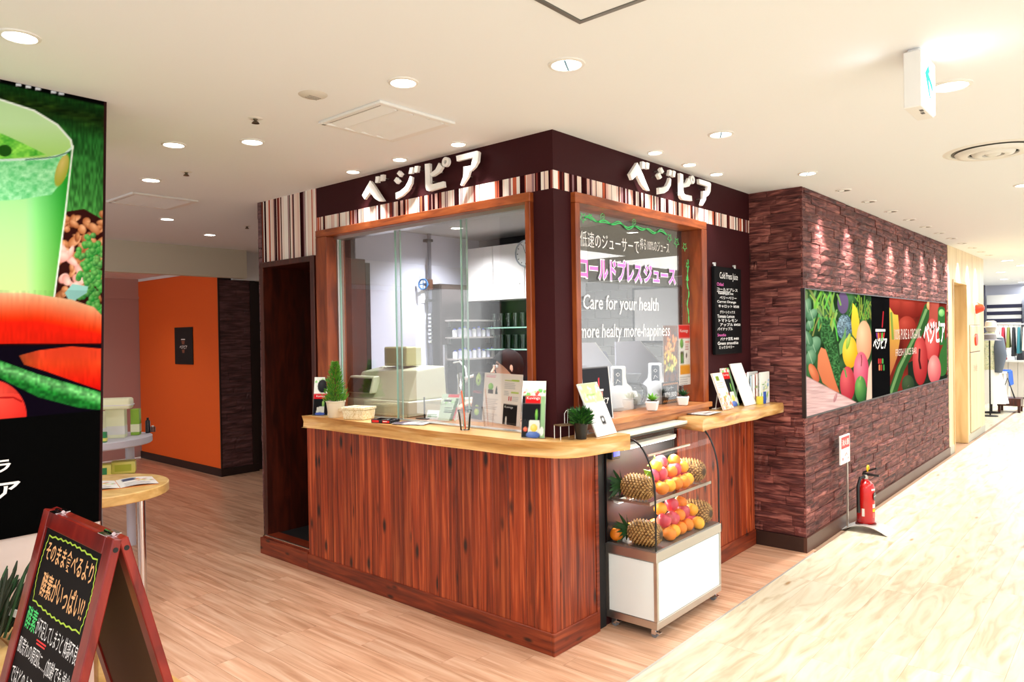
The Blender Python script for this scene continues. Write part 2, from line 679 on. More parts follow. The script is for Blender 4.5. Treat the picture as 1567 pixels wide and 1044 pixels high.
def art_grid(name, fr, w, h, nx, ny, paint, material, parent=None, d=0.0, skew=None, bend=None):
    """a sheet of nx x ny cells at frame origin (lower-left), paint(U,V) with U 0..1 to the right, V 0..1 downward -> sRGB 0-255"""
    o, u, v, n = fr
    us = np.linspace(0, 1, nx + 1); vs = np.linspace(0, 1, ny + 1)
    U, V = np.meshgrid(us, vs)
    C = paint(U, V)
    cols = np.ones((U.size, 4), dtype=np.float32)
    cols[:, :3] = lin(np.clip(C, 0, 255)).reshape(-1, 3)
    o_, u_, v_, n_ = (np.array(t) for t in (o, u, v, n))
    X = U * w
    if skew is not None:
        X = X + skew(U, V)
    D = np.full(U.shape, d)
    if bend is not None:
        D = D + bend(U, V)
    P = o_ + X[..., None] * u_ + ((1 - V) * h)[..., None] * v_ + D[..., None] * n_
    me = bpy.data.meshes.new(name)
    idx = np.arange(U.size).reshape(U.shape)
    q = np.stack([idx[1:, :-1], idx[1:, 1:], idx[:-1, 1:], idx[:-1, :-1]], -1).reshape(-1, 4)
    me.vertices.add(U.size)
    me.vertices.foreach_set('co', P.astype(np.float32).ravel())
    me.loops.add(q.size)
    me.loops.foreach_set('vertex_index', q.astype(np.int32).ravel())
    me.polygons.add(len(q))
    me.polygons.foreach_set('loop_start', np.arange(0, q.size, 4, dtype=np.int32))
    me.polygons.foreach_set('loop_total', np.full(len(q), 4, dtype=np.int32))
    me.update(calc_edges=True)
    at = me.color_attributes.new('Col', 'FLOAT_COLOR', 'POINT')
    at.data.foreach_set('color', cols.ravel())
    me.materials.append(material)
    ob = bpy.data.objects.new(name, me)
    return link(ob, parent)


def homog(src, dst):
    A = []
    for (x, y), (u, v) in zip(src, dst):
        A.append([x, y, 1, 0, 0, 0, -u * x, -u * y])
        A.append([0, 0, 0, x, y, 1, -v * x, -v * y])
    b = [t for p in dst for t in p]
    h = np.linalg.solve(np.array(A, float), np.array(b, float))
    return np.append(h, 1).reshape(3, 3)


def skin_body(name, verts, edges, radii, material, parent=None, sub=2, root=0):
    """one continuous figure: a skeleton of joints grown with Skin + Subdivision, then baked"""
    me = bpy.data.meshes.new(name)
    me.from_pydata([tuple(v) for v in verts], edges, [])
    o = bpy.data.objects.new(name, me)
    COL.objects.link(o)
    sk = o.modifiers.new('skin', 'SKIN')
    for i, r in enumerate(radii):
        r = r if isinstance(r, tuple) else (r, r)
        me.skin_vertices[0].data[i].radius = r
        me.skin_vertices[0].data[i].use_root = (i == root)
    sb = o.modifiers.new('sub', 'SUBSURF')
    sb.levels = sub
    sb.render_levels = sub
    dg = bpy.context.evaluated_depsgraph_get()
    m2 = bpy.data.meshes.new_from_object(o.evaluated_get(dg))
    bpy.data.objects.remove(o)
    bpy.data.meshes.remove(me)
    m2.name = name
    m2.materials.clear()
    m2.materials.append(material)
    m2.polygons.foreach_set('use_smooth', [True] * len(m2.polygons))
    return link(bpy.data.objects.new(name, m2), parent)


H = 2.6
# ------------------------------------------------------------------ floor
fl = MB().box(-6, 22, -6, 9, -0.06, -0.0045)
floor = struct(fl.build('floor', mat('floor_screed', S(150, 120, 96), 0.6)))


def floor_boards():
    """oak-look vinyl boards laid along the counter, pale boards along the corridor"""
    b = MB().box(0, 1, 0, 1, -0.004, 0.0)
    me = b.build('plank', M_FLOORW)
    md = me.data
    bpy.data.objects.remove(me)
    mb2 = MB().box(0, 1, 0, 1, -0.004, 0.0)
    me2 = mb2.build('plank', M_FLOORL)
    md2 = me2.data
    bpy.data.objects.remove(me2)

    def put(m, x, y, sx, sy):
        o = bpy.data.objects.new('plank', m)
        o.location = (x, y, 0)
        o.scale = (sx, sy, 1)
        link(o, floor)
    EDGE = -0.425
    r = random.Random(3)
    rest = MB()
    w = 0.118
    n = 0
    for i in range(-26, 21):
        x = i * w
        y = EDGE
        L = r.uniform(0.3, 0.95)
        while y < 8.0:
            y1 = min(y + L, 8.0)
            x1 = x + w - 0.0012
            if x > -0.07 and y >= 0.099:          # under the kiosk
                if y1 < 3.4 or x > 1.7:
                    y, L = y1, 0.92
                    continue
            elif x > -0.07:
                y1 = min(y1, 0.10)
            vis = (x > -2.0 and y < 5.9) or (x > 0)
            if vis and n < 235 and not (y > 5.2 and x < -.2):
                put(md, x, y, x1 - x, y1 - y - 0.0012)
                n += 1
            else:
                rest.box(x, x1, y, y1 - 0.0012, -0.004, 0)
            y, L = y1, 0.92
    rest.build('plank_rest', M_FLOORW, floor, kind='stuff')
    rest = MB()
    w = 0.184
    m = 0
    for j in range(0, 29):
        y0 = EDGE - 0.012 - (j + 1) * w
        x = -5 + r.uniform(0, 1.2)
        while x < 21:
            x1 = x + 1.22
            if -1.6 < x < 4.6 and j < 13 and m < 62:
                put(md2, x, y0, x1 - x - 0.001, w - 0.001)
                m += 1
            else:
                rest.box(x, x1 - 0.001, y0, y0 + w - 0.001, -0.004, 0)
            x = x1
    for j in range(0, 16):                    # beyond the end of the corridor wall
        y0 = EDGE + j * w + 0.03
        x = 10.08
        while x < 21:
            rest.box(x, x + 1.22, y0, y0 + w - 0.001, -0.004, 0)
            x += 1.221
    rest.build('plank_rest', M_FLOORL, floor, kind='stuff')
    MB().box(-6, 2.40, EDGE - 0.013, EDGE - 0.001, -0.005, 0.0012).build('edge_strip', mat('alu_strip', S(206, 204, 196), 0.35, 0.4), floor)


floor_boards()

# ------------------------------------------------------------------ ceiling, beam, low ceiling at the back
struct(MB().box(-6, 22, -6, 8.3, H, H + 0.1).build('ceiling', M_CEIL))
struct(MB().box(-6, 1.2, 5.70, 8.3, 2.405, 2.5995).box(1.2, 1.6, 5.80, 8.3, 2.372, 2.5995).build('ceiling.001', M_CEIL))
struct(MB().box(-6, 1.44, 5.58, 5.70, 2.28, 2.6).build('trim_1', mat('beam_paint', S(222, 216, 196), 0.8)))
struct(MB().box(1.36, 2.4, 5.76, 5.9, 2.27, 2.6).build('trim_2', M_CEIL))

# ------------------------------------------------------------------ far left: pink wall with a door, orange wall, dark stone end
M_PINK = mat('mauve_paint', S(196, 160, 152), 0.7)
M_PINKD = mat('mauve_door', S(190, 154, 148), 0.55)
struct(MB().box(-6, 0.25, 8.0, 8.12, 0, 2.41).box(0.25, 1.30, 8.0, 8.12, 2.15, 2.41).box(1.34, 1.5, 8.0, 8.12, 0, 2.41).build('wall_back', M_PINK))
d1 = struct(MB().box(0.26, 1.295, 8.012, 8.05, 0.01, 2.14).build('door_1', M_PINKD, bevel=0.004))
MB().box(0.22, 0.26, 7.985, 8.06, 0, 2.16).box(1.297, 1.335, 7.985, 8.06, 0, 2.16).box(0.26, 1.297, 7.985, 8.06, 2.14, 2.17).build('door_frame', M_PINK, d1)
for z in (0.3, 1.05, 1.9):
    MB().cyl((1.30, 7.98, z - 0.06), (1.30, 7.98, z + 0.06), 0.014, n=10).build('hinge', mat('dark_hinge', S(90, 80, 78), 0.4, 0.8), d1)
struct(MB().box(1.20, 1.66, 5.815, 8.0, 0.0, 2.37).build('wall_left', mat('orange_paint', S(246, 104, 28), 0.55, bump=((300, 300, 300), 0.05))))
wend = struct(MB().box(1.20, 1.66, 5.80, 5.815, 0.0, 2.37).box(1.66, 2.4, 5.86, 5.95, 0, 2.6).build('wall_end', mat('dark_brown_wall', S(40, 26, 25), 0.6)))
struct(MB().box(1.186, 1.20, 5.79, 8.0, 0, 0.09).build('baseboard_left', mat('dark_base', S(38, 22, 20), 0.5)))
struct(MB().box(1.186, 1.66, 5.775, 5.80, 0, 0.09).build('baseboard_end', MATS['dark_base']))
struct(MB().box(1.192, 1.205, 5.782, 5.80, 0.09, 2.36).build('trim_3', MATS['dark_base']))
MB().box(1.585, 1.62, 5.78, 5.80, 0.0, 2.25).box(1.62, 1.66, 5.785, 5.80, 0.0, 2.25).build('jamb_strip', MATS['dark_base'], wend)


def stone_mesh(seed):
    """one split-face stone: front face broken into facets, 1 x 1 footprint, depth 1, facing -y"""
    r = random.Random(seed)
    m = MB()
    nx, nz = 5, 2
    vs, fs = [], []
    for k in range(nz + 1):
        for i in range(nx + 1):
            edge = i in (0, nx) or k in (0, nz)
            dep = -0.45 if edge else -r.uniform(0.5, 1.0)
            vs.append((i / nx + (0 if i in (0, nx) else r.uniform(-.06, .06)), dep, k / nz + (0 if k in (0, nz) else r.uniform(-.18, .18))))
    W_ = nx + 1
    for k in range(nz):
        for i in range(nx):
            fs.append((k * W_ + i, k * W_ + i + 1, (k + 1) * W_ + i + 1, (k + 1) * W_ + i))
    b = len(vs)
    vs += [(0, 0, 0), (1, 0, 0), (1, 0, 1), (0, 0, 1)]
    top = nz * W_
    fs += [tuple([b, b + 1] + [i for i in range(nx, -1, -1)]), tuple([b + 2, b + 3] + [top + i for i in range(0, nx + 1)]),
           (b + 1, b + 2, top + nx, W_ * 1 + nx, nx), (b + 3, b, 0, W_, top)]
    m.add(vs, fs)
    return m


STONES = [stone_mesh(i) for i in range(6)]


def stone_face(parent, o, u, n, length, z0, z1, material, limit, skip=None, seed=0, hmin=.06, hmax=.08, lmin=.18, lmax=.42, depth=.020):
    """courses of split stones on a vertical face; o = origin at the foot, u along the face, n outward"""
    r = random.Random(seed)
    datas = []
    for s in STONES:
        ob = s.build('brick', material)
        datas.append(ob.data)
        bpy.data.objects.remove(ob)
    rest = MB()
    pieces = []
    z = z0
    while z < z1 - 0.01:
        h = min(r.uniform(hmin, hmax), z1 - z)
        if z1 - z - h < 0.03:
            h = z1 - z
        s = -r.uniform(0, 0.2)
        while s < length:
            l = r.uniform(lmin, lmax)
            a, b = max(s, 0), min(s + l, length)
            if length - b < 0.06:
                b = length
            if b - a > 0.01 and not (skip and skip(a, b, z, z + h)):
                pieces.append((a, b, z, h, r.randrange(6), r.uniform(0.6, 1.35)))
            s = b if b < length else length + 1
        z += h
    pieces.sort(key=lambda t: t[0])
    u, n = Vector(u), Vector(n)
    ang = math.atan2(u.y, u.x)
    for i, (a, b, z, h, k, dd) in enumerate(pieces):
        if i < limit:
            ob = bpy.data.objects.new('brick', datas[k])
            ob.location = Vector(o) + u * (a + .0014) + Vector((0, 0, z + .0013))
            ob.rotation_euler = (0, 0, ang)
            ob.scale = (b - a - .0028, depth * dd, h - .0026)
            link(ob, parent)
        else:
            s_ = STONES[k]
            rest.M = Matrix.Translation(Vector(o) + u * (a + .0014) + Vector((0, 0, z + .0013))) @ Matrix.Rotation(ang, 4, 'Z') @ Matrix.Diagonal((b - a - .0028, depth * dd, h - .0026, 1))
            rest.add(s_.v, s_.f)
    if rest.f:
        rest.M = None
        rest.build('brick_rest', material, parent, kind='stuff')
    return len(pieces)


stone_face(wend, (1.20, 5.80, 0.09), (1, 0, 0), (0, -1, 0), 0.385, 0, 2.18, M_STONED, 0, seed=5)

# ------------------------------------------------------------------ stone-clad corridor wall (right)
M_CORE = mat('stone_joint', S(48, 28, 27), 0.8)
wr = struct(MB().box(2.378, 7.42, -0.378, -0.28, 0, H).box(2.378, 2.46, -0.28, 0.12, 0, H).build('wall_right', M_CORE))
MX0, MX1, MZ0, MZ1 = 2.372, 7.26, 0.968, 1.872
stone_face(wr, (2.364, -0.378, 0.0), (1, 0, 0), (0, -1, 0), 5.056, 0.105, H, M_STONE, 238,
           skip=lambda a, b, z, zz: z > MZ0 and zz < MZ1 and b < MX1 - 2.364, seed=2)
ws = struct(MB().box(2.3765, 2.378, -0.378, 0.0, 0, H).build('wall_right.001', M_CORE))
stone_face(ws, (2.378, 0.0, 0.0), (0, -1, 0), (-1, 0, 0), 0.392, 0.105, H, M_STONE, 200, seed=9, lmin=.12, lmax=.34)
struct(MB().box(2.354, 7.42, -0.402, -0.378, 0, 0.105).build('baseboard_right', M_BASEB))
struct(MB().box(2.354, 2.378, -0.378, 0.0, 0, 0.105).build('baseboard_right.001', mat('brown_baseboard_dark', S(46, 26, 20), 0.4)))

# ------------------------------------------------------------------ maple wall at the end of the corridor, with a recessed door
wm = struct(MB().box(7.42, 7.73, -0.392, -0.2, 0, H).box(7.73, 8.62, -0.392, -0.2, 2.16, H).box(8.62, 10.06, -0.392, -0.2, 0, H).box(9.96, 10.06, -0.2, 2.2, 0, H).build('wall_corridor', M_VENEER))
d2 = struct(MB().box(7.74, 8.61, -0.25, -0.21, 0.01, 2.15).build('door_2', M_VENEER))
MB().box(7.70, 7.735, -0.402, -0.2, 0, 2.19).box(8.615, 8.65, -0.402, -0.2, 0, 2.19).box(7.735, 8.615, -0.402, -0.2, 2.155, 2.19).build('door_frame', grain('maple_frame', [S(196, 160, 108), S(214, 182, 132), S(226, 198, 150)], (9, 9, 1.2), 0.45, vary=0.03, bump=0.02), d2)
MB().tube([(7.84, -0.25, 1.0), (7.84, -0.30, 1.0), (7.96, -0.30, 1.0)], 0.012, 8).box(7.815, 7.865, -0.258, -0.25, 0.93, 1.07).build('handle', M_CHROME, d2)
struct(MB().box(7.42, 7.70, -0.398, -0.392, 0, 0.10).box(8.65, 10.06, -0.398, -0.392, 0, 0.10).build('baseboard_corridor', mat('grey_base', S(176, 176, 164), 0.5)))

# ------------------------------------------------------------------ kiosk facades
GL = 0.06
wf = struct(MB().box(0, 0.12, 0.12, 2.03, 2.305, H).box(0, 0.145, 0, 0.128, 0, 2.305).box(0, 0.12, 0, 0.12, 2.305, H).box(0.0, 0.12, 0.128, 2.02, 0, 0.985)
            .box(0, 0.12, 2.03, 2.735, 2.145, H).build('wall_front', M_BURG))
wsd = struct(MB().box(0.12, 2.372, 0, 0.12, 2.305, H).box(1.615, 2.372, 0.0, 0.12, 0, 2.305).box(0.145, 1.615, 0.0, 0.12, 0, 1.05).build('wall_side', M_BURG))
wl = struct(MB().box(-0.004, 0.12, 2.735, 2.79, 0, H).box(0.12, 2.3, 2.70, 2.79, 0.0, H).build('wall_kiosk', M_CORE))
stone_face(wl, (0.0, 2.79, 0.0), (0, -1, 0), (-1, 0, 0), 0.052, 0.105, H, M_STONED, 60, seed=4, lmin=.2, lmax=.3, depth=.012)
MB().box(-0.012, 0.0, 2.735, 2.79, 0, 0.105).build('base_strip', MATS['dark_base'], wl)

STRIPE = [S(236, 214, 200), S(240, 224, 212), S(214, 168, 158), S(196, 98, 72), S(46, 18, 20), S(58, 26, 28), S(228, 196, 184), S(120, 56, 50), S(245, 236, 228), S(150, 116, 120)]


def stripe_print(fr, length, h, parent, seed, s0=0.0):
    r = random.Random(seed)
    m = MB()
    s = 0
    while s < length:
        w = r.choice([0.004, 0.006, 0.008, 0.012, 0.016, 0.022, 0.026])
        c = r.choices(STRIPE, [6, 6, 4, 4, 5, 4, 5, 2, 6, 2])[0]
        a, b = s, min(s + w, length)
        m.flat([(a, 0), (b, 0), (b, h), (a, h)], fr, 0.0)
        m.c += [c] * 4
        s = b
    m.build('stripe_print', M_PRINTS, parent)


stripe_print(FL(2.03, 2.309, -0.0012), 2.03, 0.091, wf, 4)
stripe_print(FR(0, 2.309, -0.0012), 2.37, 0.091, wsd, 11)
stripe_print(FL(2.735, 2.145, -0.0012), 0.705, 0.455, wf, 21)

# left end doorway of the kiosk: dark timber frame, raised sill, black interior
M_VOID = mat('dark_doorway_panel', S(13, 7, 6), 0.4)
d3 = struct(MB().box(0.40, 0.44, 2.03, 2.735, 0.13, 2.12).build('door_3', M_VOID))
MB().box(-0.03, 0.40, 2.69, 2.735, 0.0, 2.145).box(-0.03, 0.05, 2.035, 2.085, 0.115, 2.145).box(-0.03, 0.40, 2.085, 2.69, 2.105, 2.145).box(0.05, 0.40, 2.03, 2.05, 0.1, 2.145).build('door_frame', M_DARKW, d3, bevel=0.003)
MB().box(-0.075, 0.0, 2.105, 2.72, 0, 0.118).box(-0.06, 0.06, 2.085, 2.69, 0.118, 0.132).build('threshold', M_CEDARH, d3, bevel=0.002)
MB().box(0.0, 0.40, 2.085, 2.69, 0.10, 0.128).build('floor_mat', M_BLACKM, d3)
MB().box(-0.058, -0.045, 2.09, 2.68, 0.132, 0.137).build('metal_edge', M_STEEL, d3)
MB().box(0.388, 0.40, 2.58, 2.592, 0.13, 2.10).build('door_edge', M_STEEL, d3)

# ------------------------------------------------------------------ service counter: core, cedar planks, skirting, corner trim
ct = T('service_counter', 'reddish cedar plank service counter front with knots under the thick slab', 'counter', (0, 0, 0))
MB().box(-0.058, 0.0, 0.0, 2.10, 0, 0.986).box(-0.058, 0.322, -0.004, 0.0, 0, 0.986).build('carcass', M_DARKW, ct)


def planks(y0, y1, x, z0, z1, parent, axis, seed, mean=0.098, face=-1):
    r = random.Random(seed)
    s = y0
    while s < y1 - 0.005:
        w = r.choice([0.062, 0.098, 0.098, 0.112, 0.075]) * mean / 0.098
        e = min(s + w, y1)
        if y1 - e < 0.03:
            e = y1
        t = 0.012 + r.uniform(-.001, .001)
        if axis == 'y':
            MB().box(x - t, x, s + .0008, e - .0008, z0, z1).build('plank', M_CEDAR, parent, bevel=0.0028)
        else:
            MB().box(s + .0008, e - .0008, x - t, x, z0, z1).build('plank', M_CEDAR, parent, bevel=0.0028)
        s = e


planks(-0.004, 2.095, -0.058, 0.10, 0.986, ct, 'y', 1)
planks(-0.07, 0.299, -0.004, 0.10, 0.986, ct, 'x', 2)
MB().box(-0.078, -0.058, -0.004, 2.10, 0, 0.112).box(-0.078, 0.299, -0.024, -0.004, 0, 0.112).build('skirting', M_CEDARH, ct, bevel=0.003)
MB().box(0.300, 0.324, -0.022, 0.0, 0, 0.986).build('corner_trim', M_CEDARH, ct, bevel=0.002)


def slab(name, label, top, z0, z1, cat, front, grow=0.022, mat_=M_SLAB, group=None):
    """thick live-edge board: outline with a wavering, slightly undercut edge on the points listed in front"""
    o = MB()
    k = len(top)
    rr = random.Random(len(top) * 7)
    lv = []
    for t, z in ((0, z1), (0.25, z1 - 0.004), (1, (z0 + z1) / 2), (0.5, z0 + 0.004), (-0.15, z0)):
        ring = []
        for i, (x, y) in enumerate(top):
            if i in front:
                a, b = top[i - 1], top[(i + 1) % k]
                dx, dy = b[0] - a[0], b[1] - a[1]
                l = math.hypot(dx, dy) or 1
                nx, ny = dy / l, -dx / l
                g = grow * t * (0.6 + 0.6 * rr.random())
                ring.append((x + nx * g, y + ny * g, z))
            else:
                ring.append((x, y, z))
        lv.append(ring)
    vs = [p for r in lv for p in r]
    fs = [tuple(range(k))]
    for j in range(4):
        fs += [(j * k + i, (j + 1) * k + i, (j + 1) * k + (i + 1) % k, j * k + (i + 1) % k) for i in range(k)]
    fs.append(tuple(range(5 * k - 1, 4 * k - 1, -1)))
    o.add(vs, fs)
    ob = o.build(name, mat_, None, smooth=True, angle=35)
    return tag(ob, label, cat, group)


pts = [(-0.155, 2.022)]
for i in range(1, 24):
    t = i / 24
    y = 2.022 - t * 1.97
    pts.append((-0.150 + 0.016 * math.sin(t * 5.2 + 0.6) + 0.006 * math.sin(t * 17), y))
pts += [(-0.128, -0.02), (-0.110, -0.075), (-0.078, -0.118), (-0.03, -0.150), (0.05, -0.170), (0.14, -0.182), (0.23, -0.197), (0.322, -0.222)]
nf = len(pts)
pts += [(0.335, -0.215), (0.335, -0.001), (-0.001, -0.001), (-0.001, 0.129), (0.118, 0.129), (0.118, 2.0), (-0.001, 2.0), (-0.001, 2.022)]
pts = pts[::-1]
k = len(pts)
sl1 = slab('counter_slab', 'long honey-coloured live-edge wooden slab with rounded corner on the cedar counter', pts, 0.987, 1.065, 'counter top', set(range(k - nf, k)))

p2 = [(1.118, -0.235)]
for i in range(1, 14):
    t = i / 14
    p2.append((1.118 + t * 1.25, -0.232 + 0.012 * math.sin(t * 6 + 1) + 0.006 * math.sin(t * 19)))
p2 += [(2.362, -0.236)]
nf = len(p2)
p2 += [(2.362, -0.003), (1.19, -0.003)]
sl2 = slab('shelf_slab', 'shorter live-edge wooden shelf slab between the window sill and the stone wall', p2, 0.988, 1.06, 'shelf', set(range(0, nf)))
lp = T('shelf_support', 'cedar plank panel standing under the shorter wooden shelf slab', 'counter', (0, 0, 0))
MB().box(1.20, 2.35, -0.012, -0.002, 0, 0.985).build('carcass', M_DARKW, lp)
planks(1.20, 2.35, -0.012, 0.10, 0.985, lp, 'x', 8)
MB().box(1.20, 2.35, -0.034, -0.012, 0, 0.112).build('skirting', M_CEDARH, lp, bevel=0.003)
# dark panel behind the glass case, below the sill

# ------------------------------------------------------------------ window 1: sliding panes over the counter
w1 = struct(MB().box(-0.03, 0.12, 0.128, 2.012, 2.258, 2.305).build('window_1', M_FRAMEH, bevel=0.003))
MB().box(-0.03, 0.12, 1.885, 2.012, 1.066, 2.258).build('window_frame', M_FRAME, w1, bevel=0.003)
MB().box(-0.03, 0.12, 0.128, 0.163, 1.066, 2.258).build('window_frame', M_FRAME, w1, bevel=0.003)
MB().box(0.045, 0.075, 1.868, 1.885, 1.066, 2.258).build('channel', M_STEEL, w1)
MB().box(0.03, 0.09, 0.163, 1.885, 2.238, 2.258).build('head_track', M_STEEL, w1)
MB().box(0.03, 0.09, 0.163, 1.885, 1.066, 1.072).build('sill_track', M_STEEL, w1)
for i, (a, b, x) in enumerate([(1.868, 1.245, 0.066), (1.285, 0.66, 0.056), (0.70, 0.165, 0.046)]):
    m = MB()
    m.box(x - .004, x + .004, b + .004, a - .004, 1.072, 2.238)
    pane = m.build('pane', M_GLASS, w1)
    MB().box(x - .0045, x + .0045, b, b + .005, 1.072, 2.238).build('pane_edge', M_GEDGE, pane)
    MB().box(x - .0045, x + .0045, a - .005, a, 1.072, 2.238).build('pane_edge', M_GEDGE, pane)

# window 2: fixed pane with marker writing, wooden sill
w2 = struct(MB().box(0.145, 1.615, -0.03, 0.12, 2.255, 2.308).build('window_2', M_FRAMEH, bevel=0.003))
MB().box(0.145, 0.184, -0.03, 0.12, 1.12, 2.255).build('window_frame', M_FRAME, w2, bevel=0.003)
MB().box(1.545, 1.615, -0.03, 0.12, 1.12, 2.255).build('window_frame', M_FRAME, w2, bevel=0.003)
MB().box(0.145, 1.615, -0.055, 0.13, 1.088, 1.12).box(0.145, 1.615, -0.03, 0.13, 1.045, 1.088).build('window_sill', grain('sill_wood', [S(150, 84, 44), S(186, 116, 66), S(208, 140, 84)], (4, 30, 30), 0.35, vary=0.03, bump=0.05), w2, bevel=0.003)
pane2 = MB().box(0.184, 1.545, 0.056, 0.062, 1.12, 2.255).build('pane', M_GLASS, w2)

# ------------------------------------------------------------------ kiosk kitchen shell
struct(MB().box(0.8, 2.3, 2.68, 2.70, 0, 2.52).build('wall_inner_left', mat('cool_white_wall', S(226, 226, 240), 0.5)))
struct(MB().box(2.28, 2.36, 0.12, 2.7, 1.95, 2.52).box(2.28, 2.36, 0.12, 2.7, 0, 1.95).build('wall_inner_back', mat('dark_splashback', S(40, 36, 40), 0.3)))
struct(MB().box(0.12, 2.36, 0.12, 2.7, 2.50, 2.53).build('ceiling.002', mat('kitchen_ceiling', S(196, 194, 190), 0.8)))
d4 = struct(MB().box(0.45, 0.79, 2.66, 2.70, 0.1, 2.19).build('door_4', M_VOID))
MB().box(0.785, 0.815, 2.645, 2.70, 0.1, 2.2).build('door_frame', M_DARKW, d4)
# lower tile courses behind the right window
wt = struct(MB().box(2.255, 2.28, 0.12, 1.62, 1.0, 2.02).build('wall_tiles', mat('tile_grout', S(214, 214, 210), 0.7)))
tm = MB().box(0, 1, 0, 1, 0, 1).build('tile', mat('grey_tile', S(128, 126, 120), 0.25, vary=0.12))
td = tm.data
bpy.data.objects.remove(tm)
for r_ in range(13):
    z = 1.004 + r_ * 0.078
    off = 0.078 if r_ % 2 else 0
    s = 0.122 - off
    while s < 1.62:
        a, b = max(s, 0.122), min(s + 0.154, 1.618)
        if b - a > 0.02:
            o = bpy.data.objects.new('tile', td)
            o.location = (2.249, a, z)
            o.scale = (0.006, b - a, 0.074)
            link(o, wt)
        s += 0.158
# ------------------------------------------------------------------ ceiling fixtures
M_RING = mat('lamp_ring', S(236, 234, 228), 0.5)
M_CAN = mat('lamp_can', S(120, 118, 110), 0.5)


def downlight(x, y, label, group, r=0.056, on=M_LAMPON, z=H, energy=0, deg=110, color=WARM, kind='lit', blend=0.8, aim=None, name='downlight', dy=0.0):
    t = T(name, label, 'ceiling light', (x, y, z), 0, group)
    m = MB()
    m.sm = True
    m.lathe([(r * 0.86, -0.004), (r * 0.9, -0.007), (r * 1.08, -0.004), (r * 1.1, 0.0)], 28)
    local(m, 'trim_ring', M_RING, t)
    m = MB()
    if kind == 'lit':
        m.lathe([(0, -0.0035), (r * 0.86, -0.0035), (r * 0.87, -0.001)], 28)
        local(m, 'lens', on, t)
    elif kind == 'gimbal':
        m.lathe([(0, -0.0030), (r * 0.87, -0.0030), (r * 0.88, -0.001)], 28)
        local(m, 'lens', on, t)
        m = MB()
        m.M = Matrix.Rotation(0.5, 4, 'Z')
        m.box(-r * .8, r * .8, -0.004, 0.004, -0.0065, -0.0032)
        local(m, 'crossbar', mat('blue_grey_bar', S(140, 180, 205), 0.4), t)
    else:
        m.lathe([(0, -0.002), (r * 0.86, -0.002), (r * 0.87, -0.001)], 28)
        local(m, 'reflector', M_CAN, t)
        m = MB()
        m.M = Matrix.Translation((r * 0.15, r * 0.3, 0))
        m.lathe([(0, -0.004), (r * 0.35, -0.004), (r * 0.36, -0.002)], 20)
        local(m, 'bulb', mat('spot_bulb', S(214, 210, 196), 0.5, emit=0.6), t)
    if energy:
        spot((x, y + dy, z - 0.012), energy, deg, blend, r * 0.7, color, to=aim)
    return t


GA = 'general downlights in the main ceiling'
for x, y, e, lb in [(-2.103, 0.592, 26, 'round white downlight above the big juice poster, top left corner of the photo'),
                    (-0.946, 0.016, 26, 'round white downlight alone beside the square ceiling cassette, between it and the camera'),
                    (-1.16, 1.582, 22, 'round downlight beside the poster pillar, paired with another to its right'),
                    (-0.909, 1.246, 22, 'round downlight left of the square cassette, below a small sprinkler'),
                    (-0.889, 2.518, 18, 'round downlight just before the far ceiling cassette'),
                    (-0.162, 3.96, 14, 'round downlight just behind the far ceiling cassette'),
                    (0.529, 4.617, 12, 'round downlight near the beam at the far end of the passage')]:
    downlight(x, y, lb, GA, energy=e, deg=125)
for x, y, lb in [(0.30, 6.9, 'oval low-ceiling downlight behind the beam, nearer the orange wall'), (-0.3, 6.3, 'low-ceiling downlight behind the beam, nearer the poster')]:
    downlight(x, y, lb, GA, z=2.405, energy=16, deg=125)
downlight(-0.65, -0.574, 'large round downlight with bluish crossbar above the middle of the counter', GA, r=0.064, kind='gimbal', on=M_LAMPBLUE, energy=30, deg=120)
downlight(0.677, -0.571, 'round downlight with bluish crossbar in front of the right-hand sign', GA, r=0.06, kind='gimbal', on=M_LAMPBLUE, energy=30, deg=120)
downlight(1.962, -0.569, 'round downlight in front of the inner corner by the stone wall', GA, r=0.056, kind='gimbal', on=M_LAMPBLUE, energy=16, deg=90)
downlight(0.66, -1.60, 'large bright downlight half hidden behind the exit sign', GA, r=0.075, energy=22, deg=130)
downlight(3.5, -1.57, 'downlight at the right edge of the photo beyond the round diffuser', GA, r=0.066, energy=22, deg=130)
ORD = ['first', 'second', 'third', 'fourth', 'fifth', 'sixth', 'seventh', 'eighth', 'ninth', 'tenth', 'eleventh', 'twelfth', 'thirteenth', 'fourteenth']
for i, y in enumerate([1.44, 1.0, 0.525]):
    downlight(-0.135, y, '%s sign spotlight over the left facade, counted from the doorway' % ORD[i], 'spotlights over the left sign', r=0.042, energy=15, deg=100, blend=0.5, name='sign_spotlight')
for i, x in enumerate([0.77, 1.18, 1.55]):
    downlight(x, -0.135, '%s sign spotlight over the right facade, counted from the corner' % ORD[i], 'spotlights over the right sign', r=0.042, energy=15, deg=100, blend=0.5, name='sign_spotlight')
for i, x in enumerate([2.74, 3.39, 4.06, 4.73, 5.39, 6.05, 6.69, 7.35, 8.05, 8.73, 9.36]):
    downlight(x, -0.56, '%s wall-washer downlight in the row along the stone wall, from the near corner' % ORD[i], 'wall washers along the corridor wall', r=0.05, kind='dark', energy=120, deg=58, blend=0.95, aim=(x, -0.42, 1.6), dy=.055, name='wall_washer')
for i, (x, y) in enumerate([(0.85, 1.5), (1.35, 1.1), (0.5, 0.75), (1.5, 2.2)]):
    downlight(x, y, 'kitchen ceiling downlight, %s from the sliding panes' % ORD[i], 'downlights in the kitchen ceiling', r=0.055, z=2.50, energy=95, deg=140, color=(.9, .93, 1.0))


